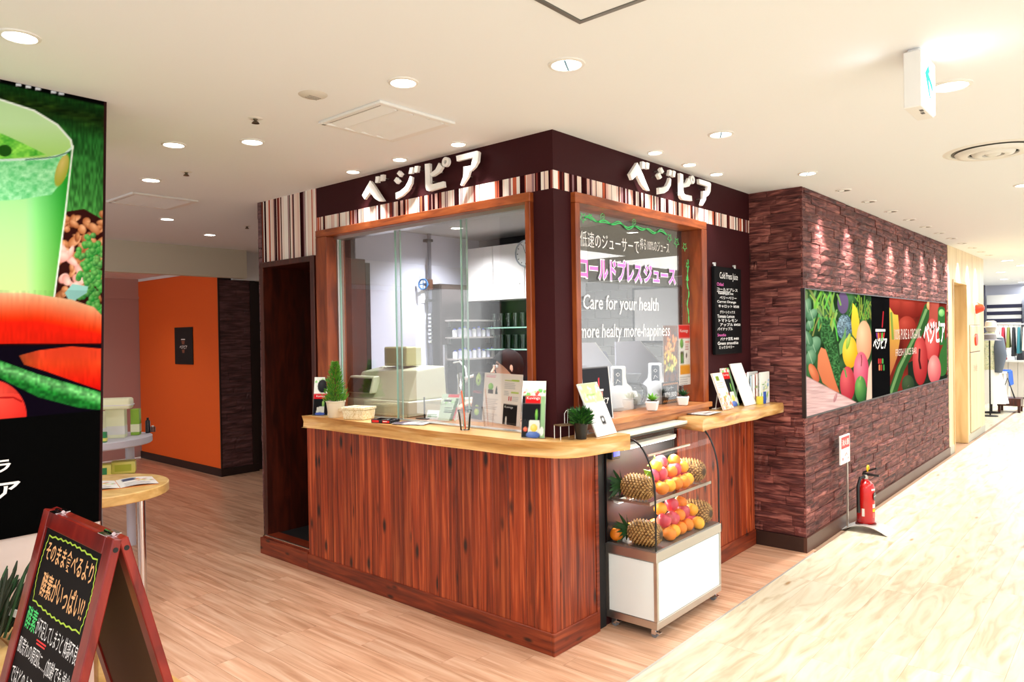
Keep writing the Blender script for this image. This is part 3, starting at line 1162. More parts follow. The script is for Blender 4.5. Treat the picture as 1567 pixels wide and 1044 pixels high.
def cassette(x0, x1, y0, y1, label):
    t = T('ceiling_cassette', label, 'air conditioner', ((x0 + x1) / 2, (y0 + y1) / 2, H), 0, 'square ceiling cassettes')
    hx, hy = (x1 - x0) / 2, (y1 - y0) / 2
    m = MB()
    m.box(-hx, hx, -hy, -hy + .03, -0.014, 0).box(-hx, hx, hy - .03, hy, -0.014, 0).box(-hx, -hx + .025, -hy + .03, hy - .03, -0.014, 0).box(hx - .045, hx, -hy + .03, hy - .03, -0.014, 0)
    local(m, 'rim', M_WHITE, t, bevel=0.003)
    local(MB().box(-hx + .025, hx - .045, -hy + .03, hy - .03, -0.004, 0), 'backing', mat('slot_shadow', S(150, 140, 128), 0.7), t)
    w = (2 * hx - .07) / 4
    for i in range(4):
        a = -hx + .025 + i * w
        m = MB().hexa([(a + .020, -hy + .03, -.006), (a + w - .004, -hy + .03, -.017), (a + w - .004, hy - .03, -.017), (a + .020, hy - .03, -.006)],
                      [(a + .020, -hy + .03, -.002), (a + w - .004, -hy + .03, -.012), (a + w - .004, hy - .03, -.012), (a + .020, hy - .03, -.002)])
        local(m, 'blade', M_CEIL, t)
    local(MB().box(-hx + .012, -hx + .03, hy - .026, hy - .010, -.0155, -.0135), 'badge', mat('grey_badge', S(150, 148, 142), 0.5), t)
    return t


cassette(-0.875, -0.425, 0.25, 0.71, 'square white ceiling cassette with slanted blades, nearer the left sign')
cassette(-0.82, -0.36, 2.98, 3.45, 'far square ceiling cassette beside the poster, smaller in view')


def sprinkler(x, y, label):
    t = T('sprinkler', label, 'sprinkler', (x, y, H), 0, 'small ceiling sprinklers')
    m = MB(); m.sm = True
    m.lathe([(0.0, -.004), (.026, -.004), (.034, 0)], 20)
    local(m, 'flange', M_RING, t)
    m = MB(); m.sm = True
    m.lathe([(0, -.026), (.018, -.024), (.012, -.016), (.006, -.012), (.012, -.004)], 16)
    local(m, 'head', mat('dull_brass', S(120, 108, 92), 0.35, 0.9), t)


sprinkler(-1.102, 0.871, 'sprinkler head between the grey speaker and a downlight, nearest one')
sprinkler(-0.833, 2.152, 'sprinkler head above the poster edge, middle one of the three')
sprinkler(0.513, 3.884, 'sprinkler head close to the striped panel, farthest of the three')
t = T('ceiling_speaker', 'round pale ceiling speaker with slots left of the cassette', 'speaker', (-1.106, 0.403, H))
m = MB(); m.sm = True
m.lathe([(0, -.012), (.03, -.012), (.044, -.008), (.056, -.003), (.06, 0)], 28)
local(m, 'cover', mat('speaker_grey', S(214, 208, 196), 0.6), t)
for a in (-1, 0, 1):
    local(MB().box(-.028, .028, a * .014 - .003, a * .014 + .003, -.0135, -.0118), 'slot', mat('slot_grey', S(160, 154, 146), 0.6), t)
t = T('access_hatch', 'square ceiling access hatch with grey metal edge at the top of the photo', 'ceiling hatch', (-1.22, -1.13, H))
for b_ in ((-.30, .306, .290, .306), (-.30, .306, -.306, -.290), (.290, .306, -.29, .29), (-.306, -.290, -.306, .306)):
    m = MB().box(*b_, -.006, 0)
    local(m, 'edge_trim', mat('hatch_metal', S(150, 150, 144), 0.35, 0.7), t)
local(MB().box(-.287, .287, -.287, .287, -.003, 0), 'panel', M_CEIL, t)

t = T('air_diffuser', 'round white ceiling air diffuser with rings at the right edge', 'air vent', (2.12, -1.56, H))
for i, (r0, r1, z) in enumerate([(.215, .245, -.004), (.125, .185, -.022), (.055, .10, -.028), (0.0, .035, -.03)]):
    m = MB(); m.sm = True
    m.lathe([(r0, z + .012), (r0, z), ((r0 + r1) / 2, z - .004), (r1, z + .002), (r1 + .008, z + .014 if i else 0)], 40)
    local(m, 'ring', M_RING, t, angle=60)
m = MB(); m.lathe([(0, -.002), (.21, -.002)], 40)
local(m, 'throat', mat('throat_grey', S(110, 108, 100), 0.7), t)

# exit sign
t = T('exit_sign', 'small lit exit sign with green arrow hanging from the ceiling', 'exit sign', (0.19, -1.58, H))
local(MB().box(-.105, .105, -.028, .030, -.215, -.012).box(-.09, .09, -.02, .02, -.012, 0), 'housing', M_WHITE, t, bevel=0.003)
m = MB().box(-.100, .100, -.033, -.028, -.208, -.020)
face = local(m, 'lit_face', mat('lit_panel', (0.95, 1.0, 1.0, 1), 0.4, emit=2.2), t)
fr = frame((-.1, -.0335, -.208), (1, 0, 0), (0, 0, 1))
m = MB()
m.flat([(.028, .118), (.085, .160), (.105, .140), (.085, .128), (.150, .100), (.155, .070), (.085, .105), (.110, .055), (.14, .03), (.09, .05)], fr, .0004)
local(m, 'arrow', mat('arrow_green', S(0, 190, 160), 0.5, emit=0.9), t)
m = MB(); m.sm = False
for i, (a, b, c) in enumerate([(-.05, -.02, .02), (-.01, -.016, .035)]):
    m.box(a, a + .028, b, b + .012, -.2155, -.2148)
local(m, 'label_strip', mat('label_grey', S(90, 90, 90), 0.6), t)
spot((0.13, -1.66, 2.50), 0.35, 150, 1.0, 0.05, (0.75, 0.9, 1.0), to=(0.9, -2.4, 2.6))
spot((0.13, -1.48, 2.50), 0.35, 150, 1.0, 0.05, (0.75, 0.9, 1.0), to=(-.35, -1.0, 2.6))

# ------------------------------------------------------------------ shop signs: raised letters on pins
LET = [('letter_be', [[(-0.06, 2.468), (0.022, 2.546), (0.048, 2.522), (0.151, 2.404), (0.108, 2.407), (0.065, 2.43), (0.018, 2.476), (-0.036, 2.439)],
                      [(0.078, 2.562), (0.107, 2.56), (0.1, 2.523), (0.071, 2.525)], [(0.124, 2.565), (0.155, 2.563), (0.148, 2.528), (0.119, 2.528)]]),
       ('letter_ji', [[(0.297, 2.564), (0.324, 2.541), (0.302, 2.526), (0.276, 2.549)], [(0.271, 2.529), (0.299, 2.504), (0.274, 2.489), (0.247, 2.512)],
                      [(0.261, 2.438), (0.305, 2.443), (0.35, 2.461), (0.378, 2.491), (0.392, 2.517), (0.410, 2.508), (0.403, 2.471), (0.370, 2.436), (0.322, 2.413), (0.263, 2.400)],
                      [(0.393, 2.565), (0.422, 2.563), (0.409, 2.529), (0.38, 2.531)], [(0.437, 2.567), (0.467, 2.564), (0.457, 2.529), (0.43, 2.53)]]),
       ('letter_pi', [[(0.522, 2.565), (0.562, 2.562), (0.564, 2.450), (0.578, 2.440), (0.672, 2.444), (0.677, 2.412), (0.556, 2.405), (0.533, 2.413), (0.525, 2.43)],
                      [(0.565, 2.503), (0.609, 2.52), (0.638, 2.553), (0.666, 2.524), (0.641, 2.5), (0.591, 2.486), (0.571, 2.486)], 'ring']),
       ('letter_a', [[(0.776, 2.567), (0.935, 2.567), (0.947, 2.558), (0.939, 2.509), (0.915, 2.484), (0.884, 2.468), (0.889, 2.498), (0.903, 2.537), (0.781, 2.537)],
                     [(0.832, 2.498), (0.882, 2.496), (0.877, 2.471), (0.863, 2.44), (0.815, 2.398), (0.805, 2.405), (0.829, 2.445)]])]
M_SIGN = mat('sign_white', S(250, 248, 244), 0.4)


def sign(fr, label):
    o, u, v, n = fr
    t = T('shop_sign', label, 'sign', o + u * 0.45 + v * 2.48, 0, 'white lettering over the two windows')
    for nm, ps in LET:
        m = MB()
        pin = []
        for p in ps:
            if p == 'ring':
                k = 20
                cx, cy, = .690, 2.549
                a = [(cx + .027 * math.cos(2 * PI * i / k), cy + .027 * math.sin(2 * PI * i / k)) for i in range(k)]
                b = [(cx + .011 * math.cos(2 * PI * i / k), cy + .011 * math.sin(2 * PI * i / k)) for i in range(k)]
                vs = [o + u * x + v * y + n * d for d in (.036, .055) for q in (a, b) for x, y in q]
                fs = []
                for i in range(k):
                    j = (i + 1) % k
                    fs += [(2 * k + i, 2 * k + j, 3 * k + j, 3 * k + i), (i, k + i, k + j, j), (i, j, 2 * k + j, 2 * k + i), (k + i, 3 * k + i, 3 * k + j, k + j)]
                m.add(vs, fs)
                pin.append((cx - .019, cy))
            else:
                m.prism(p, fr, .055, .036)
                pin.append((sum(x for x, y in p) / len(p), sum(y for x, y in p) / len(p)))
        lt = m.build(nm, M_SIGN, t)
        m = MB()
        for x, y in pin:
            a = o + u * x + v * y
            m.cyl(a + n * .0, a + n * .04, .004, n=8)
        m.build('pin', M_STEEL, lt)


sign(frame((0, 1.40, 0), (0, -1, 0), (0, 0, 1)), 'raised white katakana lettering above the sliding window, left facade')
sign(frame((0.69, 0, 0), (1, 0, 0), (0, 0, 1)), 'raised white katakana lettering above the window with marker writing, right facade')

# ------------------------------------------------------------------ poster pillar on the left
pil = struct(MB().box(-3.4, -1.71, 1.13, 2.0, 0, H).build('pillar', mat('pillar_paint', S(232, 214, 206), 0.6)))
tl = T('juice_poster', 'tall poster of green juice glass, carrots and cucumber on the left pillar', 'poster', (-2.2, 1.13, 0.83))
PX0 = -2.75
HP = homog([(-1.655, 2.6), (-1.71, .83), (-2.2, 2.6), (-2.2, .83)], [(165, 154), (155, 800), (-82, 103), (-62, 838)])


def poster_art(U, V):
    Z = .83 + (1 - V) * 1.768
    X = PX0 + U * (-1.655 - PX0) - 0.055 * V * U
    w = HP[2, 0] * X + HP[2, 1] * Z + 1
    u = (HP[0, 0] * X + HP[0, 1] * Z + HP[0, 2]) / w
    v = (HP[1, 0] * X + HP[1, 1] * Z + HP[1, 2]) / w
    A = Art(u, v, (34, 92, 40), 1.4)
    e = v - (154 + (u - 165) * .21)                      # distance below the top edge
    n1 = A.noise(9, 3, 1); n2 = A.noise(2.2, 9, 2); n3 = A.noise(26, 8, 3)
    t = np.clip(e / 260, 0, 1)[..., None]
    A.C = (1 - t) * np.array([26, 80, 34]) + t * np.array([96, 176, 88])
    A.shade(.72 + .55 * n2)
    top = np.clip(1 - np.abs(e - 30) / 34, 0, 1)
    A.C = A.C * (1 - top[..., None]) + (np.array([18, 34, 14]) + 60 * (n1 * n3)[..., None] * np.array([.8, 1, .3])) * top[..., None]
    k = np.clip((9 - e) / 4, 0, 1)
    A._put(k, (8, 8, 10))
    for x in (30, 45, 60, 84, 96, -4, -20):
        A.rect(x - 5, 120 + x * .2, x + 4, 125 + x * .2, (220, 226, 235))
    # nuts
    rr = np.random.RandomState(4)
    A.poly([(90, 350), (104, 326), (130, 322), (162, 340), (162, 470), (84, 470)], (58, 26, 22))
    for i in range(80):
        x, y = 92 + rr.rand() * 70, 330 + rr.rand() * 130
        q = rr.rand()
        A.ell(x, y, 4 + rr.rand() * 9, 3 + rr.rand() * 4, (120 + q * 60, 60 + q * 50, 36 + q * 30), (214 + q * 30, 150 + q * 40, 100 + q * 50), rr.rand() * 3)
    for i in range(14):
        x, y = 86 + rr.rand() * 40, 385 + rr.rand() * 70
        A.ell(x, y, 4 + rr.rand() * 5, 9 + rr.rand() * 6, (222, 150, 140), (255, 222, 212), rr.rand() * 3)
    # broccoli
    for i in range(170):
        x, y = 142 + rr.randn() * 12, 420 + rr.randn() * 34
        if y < 360 + abs(x - 142) * .5:
            continue
        A.ell(x, y, 4.5, 4.5, (28 + rr.rand() * 30, 96 + rr.rand() * 40, 50), (130, 196, 110))
    A.poly([(100, 452), (112, 438), (136, 442), (134, 452), (118, 462), (112, 474)], (150, 205, 200))
    # glass: body, foam, mouth, rim
    body = [(-196, 236), (108, 236), (112, 262), (98, 350), (83, 458), (-165, 440)]
    A.poly(body, lambda U_, V_: np.stack([168 - 120 * np.clip((U_ - 40) / 62, 0, 1) + 40 * np.clip((V_ - 300) / 160, 0, 1), 232 - 70 * np.clip((U_ - 56) / 46, 0, 1), 160 - 104 * np.clip((U_ - 46) / 56, 0, 1)], -1))
    foam = [(-194, 238), (-60, 247), (60, 246), (100, 240), (104, 270), (80, 300), (30, 308), (-60, 314), (-186, 300)]
    A.poly(foam, lambda U_, V_: np.array([140, 224, 160]) + (.5 * A.noise(9, 6, 9) + .3 * A.noise(4, 3, 19) + .2 * A.noise(1.7, 1.5, 29) - .5)[..., None] * np.array([120, 60, 100]))
    A.ell(96, 262, 9, 26, (160, 170, 60), (214, 196, 120), .3)
    mouth = [(-196, 222), (-180, 190), (-130, 160), (-60, 148), (0, 152), (53, 169), (89, 191), (110, 215), (112, 228), (100, 238), (70, 244), (0, 247), (-60, 247), (-150, 240), (-190, 232)]
    A.poly(mouth, lambda U_, V_: np.stack([196 - .5 * np.clip(V_ - 190, 0, 60), 232 - .3 * np.clip(V_ - 190, 0, 60), 178 - 1.1 * np.clip(V_ - 190, 0, 60)], -1))
    A.poly([(-150, 206), (-60, 194), (5, 206), (40, 222), (72, 238), (0, 246), (-60, 246), (-140, 238)], lambda U_, V_: np.array([120, 206, 80]) + (.6 * A.noise(14, 8, 10) + .4 * A.noise(4, 3, 11) - .5)[..., None] * np.array([130, 100, 60]))
    A.ell(8, 232, 11, 9, (40, 90, 30))
    A.line(mouth[:9], 3.2, (236, 248, 240))
    A.line([(112, 226), (100, 237), (70, 244), (0, 247), (-60, 247), (-150, 240), (-194, 230)], 3.6, (206, 236, 224))
    A.line([(108, 233), (86, 241), (40, 246)], 1.5, (60, 110, 90))
    A.line([(113, 224), (101, 330), (84, 458)], 2.6, (238, 250, 240))
    # carrots
    A.poly([(-400, 448), (40, 452), (110, 462), (145, 474), (160, 490), (160, 531), (80, 532), (-400, 536)],
           lambda U_, V_: np.stack([240 - 30 * np.clip((V_ - 500) / 40, 0, 1), 190 - 150 * np.clip((V_ - 452 - np.clip(U_ - 60, 0, 99) * .2) / 46, 0, 1), 150 - 130 * np.clip((V_ - 452 - np.clip(U_ - 60, 0, 99) * .2) / 40, 0, 1)], -1))
    A.rect(-400, 530, 170, 536, (40, 8, 14))
    A.poly([(-400, 534), (160, 533), (160, 642), (-400, 720)], (18, 12, 26))
    A.poly([(30, 548), (60, 540), (110, 534), (160, 538), (160, 604), (120, 590), (70, 572), (38, 562)],
           lambda U_, V_: np.stack([232 - 120 * np.clip((V_ - 575 - (U_ - 60) * .2) / 40, 0, 1) - 80 * np.clip((70 - U_) / 40, 0, 1), 74 - 50 * np.clip((V_ - 560) / 40, 0, 1), 44 - 26 * np.clip((V_ - 550) / 40, 0, 1)], -1))
    A.poly([(-400, 440), (0, 555), (60, 577), (160, 606), (160, 633), (120, 628), (60, 612), (0, 582), (-400, 470)],
           lambda U_, V_: np.stack([36 + 90 * np.clip(1 - np.abs(V_ - 566 - U_ * .31) / 14, 0, 1), 120 + 90 * np.clip(1 - np.abs(V_ - 566 - U_ * .31) / 16, 0, 1), 50 + 80 * np.clip(1 - np.abs(V_ - 566 - U_ * .31) / 14, 0, 1)], -1) * (.7 + .5 * A.noise(4, 4, 12))[..., None])
    A.ell(-16, 640, 58, 56, (206, 24, 24), (244, 96, 80), 0, .2, -.5)
    A.line([(0, 612), (22, 612), (34, 618)], 2, (150, 10, 16))
    q = np.clip((v - (645 - u * .085)) / 1.4 + .5, 0, 1)
    A._put(q, (6, 6, 10))
    st = np.where((v > 448) & (v < 606) & (u < 160), .90 + .2 * A.noise(3.2, 14, 41) * A.noise(30, 30, 42), 1.0)
    A.shade(st)
    A.C = np.clip((A.C - 12) * 1.02, 0, 255)
    k = np.clip((u - 161.5 + (v - 154) * .0155) / 1 + .5, 0, 1)
    A._put(k, (44, 20, 20))
    return A.C


art_grid('artwork', frame((PX0, 1.104, .83), (1, 0, 0), (0, 0, 1)), -1.655 - PX0, 1.768, 300, 460, poster_art, M_PRINTB, tl, skew=lambda U, V: -0.055 * V * U)
fr = frame((PX0, 1.13, .83), (1, 0, 0), (0, 0, 1))
MB().prism([(-.001, -.001), (1.042, -.001), (1.097, 1.7695), (-.001, 1.7695)], fr, .0255, .001).build('frame_panel', mat('poster_edge', S(60, 34, 32), 0.5), tl)
m = MB()
fr = frame((0, 1.103, 0), (1, 0, 0), (0, 0, 1))
m.text('ア', fr, -2.085, 0.985, h=.062, w=.088, bold=.02, d=.0006)
m.text('ピ', fr, -2.185, 0.985, h=.062, w=.086, bold=.02, d=.0006)
m.text('ジ', fr, -2.285, 0.985, h=.062, w=.086, bold=.02, d=.0006)
m.text('ベ', fr, -2.385, 0.985, h=.062, w=.086, bold=.02, d=.0006)
m.text('ラ', fr, -2.095, 1.085, h=.05, w=.068, bold=.02, d=.0006)
m.build('lettering', M_SIGN, tl)


def side_art(U, V):
    A = Art(U * 80, V * 180, (60, 150, 60), 1.5)
    A.C = np.array([50, 130, 56]) * (.7 + .6 * A.noise(3, 8, 3))[..., None]
    A.rect(-2, -2, 90, 26, (14, 26, 14))
    A.ell(30, 70, 44, 46, (120, 210, 110), (190, 240, 170))
    A.rect(-2, 116, 90, 140, (220, 80, 40))
    A.rect(-2, 140, 90, 190, (8, 8, 12))
    return A.C


ts = T('side_poster', 'green juice poster on the passage side of the left pillar', 'poster', (-1.71, 1.56, .83))
art_grid('artwork', frame((-1.690, 1.16, .83), (0, 1, 0), (0, 0, 1)), .80, 1.76, 60, 130, side_art, M_PRINTB, ts)
MB().box(-1.709, -1.692, 1.15, 1.97, .825, 2.595).build('frame_panel', MATS['poster_edge'], ts)

# ------------------------------------------------------------------ vegetable mural on the stone wall
mu = T('vegetable_mural', 'long mural print of vegetables, black logo strip and tomatoes on the stone wall', 'mural', (4.8, -0.4, .97))
MUL = MX1 - MX0
HM = homog([(2.37, .97), (2.37, 1.87), (7.26, .97), (7.26, 1.87)], [(1233.5, 637), (1233, 444), (1450.6, 580), (1450.3, 463)])


def mural_art(U, V):
    X = MX0 + U * MUL
    Z = MZ1 - V * (MZ1 - MZ0)
    w = HM[2, 0] * X + HM[2, 1] * Z + 1
    u = ((HM[0, 0] * X + HM[0, 1] * Z + HM[0, 2]) / w - 1220) * 4.746
    v = ((HM[1, 0] * X + HM[1, 1] * Z + HM[1, 2]) / w - 430) * 4.746
    A = Art(u, v, (40, 66, 40), 3.0)
    rr = np.random.RandomState(8)
    A.C = np.array([46, 84, 46]) * (.5 + .9 * A.noise(26, 60, 2))[..., None]
    A.ell(330, 160, 40, 80, (96, 76, 120))
    for i in range(46):                                    # leaf blades
        x, y = 60 + rr.rand() * 240, 40 + rr.rand() * 240
        dx, dy = (rr.rand() - .5) * 120, 60 + rr.rand() * 120
        c = (70 + rr.rand() * 76, 118 + rr.rand() * 76, 52 + rr.rand() * 40)
        A.line([(x, y), (x + dx * .5, y + dy * .4), (x + dx, y + dy)], 8 + rr.rand() * 9, c)
    for i in range(40):
        x, y = 400 + rr.rand() * 130, 100 + rr.rand() * 150
        A.line([(x, y), (x + (rr.rand() - .5) * 60, y + 30 + rr.rand() * 60)], 7, (84 + rr.rand() * 60, 130 + rr.rand() * 50, 52))
    for (x, y, rx, ry, ro) in [(95, 320, 26, 44, .3), (120, 470, 44, 70, .5), (80, 420, 30, 60, -.4), (100, 560, 36, 60, .2), (80, 200, 26, 70, .1), (110, 250, 30, 50, .6)]:
        A.ell(x, y, rx, ry, (54, 108, 74), (130, 180, 140), ro)
        A.line([(x - rx * .5, y - ry * .8), (x + rx * .3, y + ry * .7)], 3, (170, 205, 170))
    A.poly([(180, 250), (230, 300), (270, 420), (300, 560), (310, 700), (290, 770), (250, 640), (210, 520), (170, 400)], lambda a, b: np.array([52, 104, 54]) * (.55 + .9 * A.noise(9, 9, 5))[..., None])
    A.ell(340, 340, 54, 96, (60, 88, 110), (130, 160, 176))
    C0 = A.C.copy()
    k = np.clip(1.1 - np.hypot((u - 340) / 56, (v - 340) / 98), 0, 1) > .1
    A.C = np.where(k[..., None], A.C * (.6 + .8 * A.noise(7, 7, 6))[..., None], A.C)
    A.poly([(298, 460), (330, 400), (350, 330), (350, 440), (330, 520), (305, 540)], (100, 160, 90))
    A.poly([(400, 160), (430, 200), (448, 290), (444, 380), (420, 425), (395, 390), (388, 300)], lambda a, b: np.stack([250 - .1 * (b - 160), 215 - .12 * (b - 160), 40 + 0 * a], -1))
    A.ell(378, 520, 54, 116, (226, 160, 10), (255, 226, 70))
    A.ell(366, 440, 14, 60, (120, 170, 50), (200, 220, 90), .2)
    A.ell(480, 440, 56, 152, (214, 140, 100), (248, 196, 152))
    A.ell(120, 670, 28, 72, (200, 84, 50), (240, 140, 90), -.4)
    A.poly([(172, 484), (205, 500), (232, 590), (262, 700), (300, 815), (240, 790), (180, 740), (145, 640), (150, 540)], lambda a, b: np.stack([232 - .05 * (b - 480), 132 - .08 * (b - 480), 84 - .06 * (b - 480)], -1))
    A.ell(458, 668, 56, 150, (196, 44, 84), (246, 130, 150))
    A.line([(458, 620), (462, 570), (458, 540)], 5, (110, 40, 40))
    A.poly([(510, 640), (540, 560), (540, 900), (490, 900)], (240, 196, 176))
    A.ell(358, 752, 54, 128, (176, 30, 50), (236, 96, 100))
    A.line([(350, 700), (340, 650), (330, 640)], 10, (90, 160, 80))
    A.ell(452, 790, 42, 96, (38, 100, 46), (120, 186, 90))
    A.line([(448, 720), (452, 700)], 10, (140, 190, 90))
    A.poly([(60, 690), (80, 700), (420, 888), (60, 1010)], lambda a, b: np.array([228, 184, 184]) * (.86 + .22 * A.noise(60, 5, 13))[..., None])
    A.line([(60, 690), (420, 888)], 5, (190, 140, 140))
    A.ell(270, 850, 10, 34, (176, 110, 120), (210, 150, 150), .3)
    # right-hand photo
    A.rect(667, 0, 1200, 1100, (92, 24, 22))
    C1 = np.array([124, 34, 26]) * (.75 + .5 * A.noise(30, 120, 14))[..., None]
    A.C = np.where((u > 667)[..., None], C1, A.C)
    A.ell(800, 170, 150, 100, (120, 26, 20), (186, 60, 46))
    A.ell(795, 330, 66, 78, (140, 30, 22), (200, 70, 54))
    A.poly([(665, 185), (700, 240), (730, 245), (744, 420), (720, 560), (690, 640), (665, 700)], lambda a, b: np.stack([240 - .1 * (b - 200), 200 - .2 * (b - 200), 60 + 0 * a], -1))
    A.line([(680, 230), (690, 420)], 16, (130, 160, 60))
    A.poly([(930, 540), (1100, 700), (1100, 900), (800, 900), (800, 600)], (30, 44, 34))
    A.line([(955, 185), (905, 330), (830, 480), (745, 640), (680, 830)], 62, (46, 92, 44))
    A.line([(940, 205), (890, 330), (815, 480), (735, 640), (672, 820)], 20, (110, 158, 92))
    A.ell(960, 170, 16, 34, (230, 130, 80), (240, 190, 120))
    A.poly([(965, 130), (1040, 130), (1020, 330), (960, 330)], (176, 70, 58))
    A.line([(1055, 205), (1052, 440)], 54, (46, 110, 52))
    A.ell(1056, 225, 22, 28, (90, 180, 90), (170, 230, 140))
    A.line([(1130, 420), (1085, 520), (1050, 660)], 80, (52, 112, 50))
    A.ell(984, 440, 54, 170, (196, 40, 44), (240, 120, 112))
    A.line([(975, 330), (988, 350), (1000, 335)], 12, (60, 24, 20))
    A.ell(892, 585, 56, 182, (170, 28, 34), (230, 88, 84))
    A.line([(888, 500), (884, 580), (894, 640)], 14, (66, 26, 28))
    A.ell(998, 650, 50, 108, (210, 70, 84), (250, 168, 160))
    A.ell(800, 760, 46, 70, (40, 60, 40), (70, 96, 60))
    # black strip with logo
    A.rect(534, 0, 667, 1100, (16, 16, 18))
    A.line([(622, 222), (613, 335)], 8, (200, 30, 44))
    A.rect(563, 350, 636, 368, (250, 250, 250))
    for i, (x, c) in enumerate([(572, (130, 50, 150)), (584, (230, 120, 40)), (598, (200, 30, 50)), (612, (80, 190, 70)), (626, (220, 40, 50))]):
        A.line([(x, 380), (x + (600 - x) * .2, 412 + (i % 2) * 20)], 11, c)
    for i, (x, c) in enumerate([(586, (220, 50, 50)), (600, (210, 30, 44)), (614, (80, 180, 80)), (604, (190, 60, 40)), (622, (60, 150, 70)), (590, (240, 130, 80))]):
        A.line([(x, 572 + (i // 3) * 44), (x, 600 + (i // 3) * 50)], 11, c)
    g = A.C.mean(-1, keepdims=True)
    return np.clip((g + (A.C - g) * .84) * .92, 0, 255)


art_grid('artwork', frame((MX0, -0.4015, MZ0), (1, 0, 0), (0, 0, 1)), MUL, MZ1 - MZ0, 620, 190, mural_art, M_PRINTS, mu)
MB().box(MX0, MX1, -.4005, -.378, MZ0, MZ1).build('backing_board', M_BLACKM, mu)
MB().box(MX0 - .012, MX0, -.404, -.376, MZ0 - .012, MZ1 + .008).box(MX0, MX1, -.404, -.376, MZ0 - .012, MZ0).box(MX0, MX1, -.404, -.376, MZ1, MZ1 + .008).build('border_trim', mat('dark_trim', S(34, 20, 20), 0.4), mu)
fr = frame((0, -0.402, 0), (1, 0, 0), (0, 0, 1))
m = MB()
m.text('ベジピア', fr, 4.07, 1.395, h=.105, w=.46, bold=.03, d=.0006)
m.build('lettering', M_SIGN, mu)
m = MB()
m.text('ベジピア', fr, 6.02, 1.40, h=.26, w=1.14, bold=.03, d=.0006)
m.build('lettering', M_SIGN, mu)
m = MB()
m.text('100% PURE & ORGANIC', fr, 4.80, 1.47, h=.105, w=1.10, d=.0006)
m.build('lettering', mat('outline_white', S(214, 190, 180), 0.5), mu)
m = MB()
m.text('FRESH JUICE BAR', fr, 4.84, 1.29, h=.09, w=.86, d=.0006)
m.build('lettering', mat('outline_white', S(214, 190, 180), 0.5), mu)
# ------------------------------------------------------------------ refrigerated glass case
cs = T('display_case', 'glass refrigerated display case of fruit on casters with white panels', 'display case', (0.8, -0.16, 0))
CX0, CX1, CY0, CY1 = 0.405, 1.150, -0.318, -0.006
M_PANEL = mat('white_case_panel', S(232, 242, 242), 0.25)
M_COPPER = M_STEEL
MB().box(CX0, CX1, CY0, CY1, 0.052, 0.092).build('base_frame', M_STEEL, cs, bevel=0.002)
m = MB()
for x in (CX0, CX1 - .018):
    for y in (CY0, CY1 - .018):
        m.box(x, x + .018, y, y + .018, 0.092, 0.40)
m.build('corner_post', M_STEEL, cs)
for nm, b in (('front_panel', (CX0 + .019, CX1 - .019, CY0 + .003, CY0 + .012, .094, .396)), ('side_panel', (CX0 + .003, CX0 + .012, CY0 + .019, CY1 - .019, .094, .396)),
              ('side_panel', (CX1 - .012, CX1 - .003, CY0 + .019, CY1 - .019, .094, .396)), ('rear_panel', (CX0 + .019, CX1 - .019, CY1 - .012, CY1 - .003, .094, .396))):
    MB().box(*b).build(nm, M_PANEL, cs)
MB().box(CX0 - .003, CX1 + .003, CY0 - .003, CY1, 0.40, 0.452).build('top_frame', M_STEEL, cs, bevel=0.003)
MB().box(CX0 + .006, CX1 - .006, CY0 + .006, CY1 - .006, 0.452, 0.458).build('deck', mat('deck_steel', S(150, 148, 146), 0.35, 0.8), cs)
prof = [(CY0 + .006, .458), (CY0 + .006, .72)]
for i in range(1, 12):
    a = PI / 2 * i / 11
    prof.append((CY0 + .006 + .15 * (1 - math.cos(a)), .72 + .305 * math.sin(a)))
prof += [(-0.11, 1.028)]
g = MB()
vs = [(x, y, z) for y, z in prof for x in (CX0 + .008, CX1 - .008)]
g.sm = True
g.add(vs, [(2 * i, 2 * i + 1, 2 * i + 3, 2 * i + 2) for i in range(len(prof) - 1)])
g.build('curved_glass', M_GLASSC, cs, smooth=True, angle=60)
side = prof + [(CY1 - .01, 1.028), (CY1 - .01, .458)]
for x in (CX0 + .006, CX1 - .006):
    m = MB(); m.add([(x, y, z) for y, z in side], [tuple(range(len(side)))])
    m.build('side_glass', M_GLASSC, cs)
    m = MB(); m.sm = True
    m.tube([(x, y, z) for y, z in prof[:-1]], .0052, 6)
    m.build('glass_seal', M_BLACK, cs)
    MB().box(x - .006, x + .006, CY1 - .014, CY1 - .004, .458, 1.03).build('rear_post', M_BLACK, cs)
MB().box(.327, CX0 - .001, -.006, -.001, .0, .985).build('gap_shade_strip', M_BLACKM, cs)  # black strip added as shade over the wall gap beside the case
MB().box(CX0, CX1, -0.115, CY1, 1.026, 1.044).build('top_panel', mat('pale_top_panel', S(222, 240, 232), 0.25), cs, bevel=0.003)
MB().box(CX0 + .01, CX1 - .01, CY1 - .012, CY1 - .006, .46, 1.024).build('rear_door', mat('smoky_rear', S(26, 22, 24), 0.5), cs)
MB().box(CX0 + .02, CX1 - .02, -0.27, -0.02, .692, .698).build('glass_shelf', M_GLASSC, cs)
MB().box(CX0 + .02, CX1 - .02, -0.272, -0.268, .684, .70).build('shelf_rail', M_STEEL, cs)
m = MB()
for x in (CX0 + .05, CX1 - .05):
    m.box(x - .006, x + .006, -.26, -.02, .676, .69)
m.build('shelf_bracket', M_STEEL, cs)
lb = MB().box(CX0 + .05, CX1 - .12, -.10, -.05, .955, .975).build('lamp_housing', M_WHITE, cs)
MB().box(CX0 + .06, CX1 - .13, -.096, -.054, .951, .955).build('lamp_tube', mat('case_tube', (1, .98, .94, 1), .5, emit=7.0), lb)
lb = MB().box(CX0 + .05, CX1 - .12, -.06, -.03, .662, .676).build('lamp_housing', M_WHITE, cs)
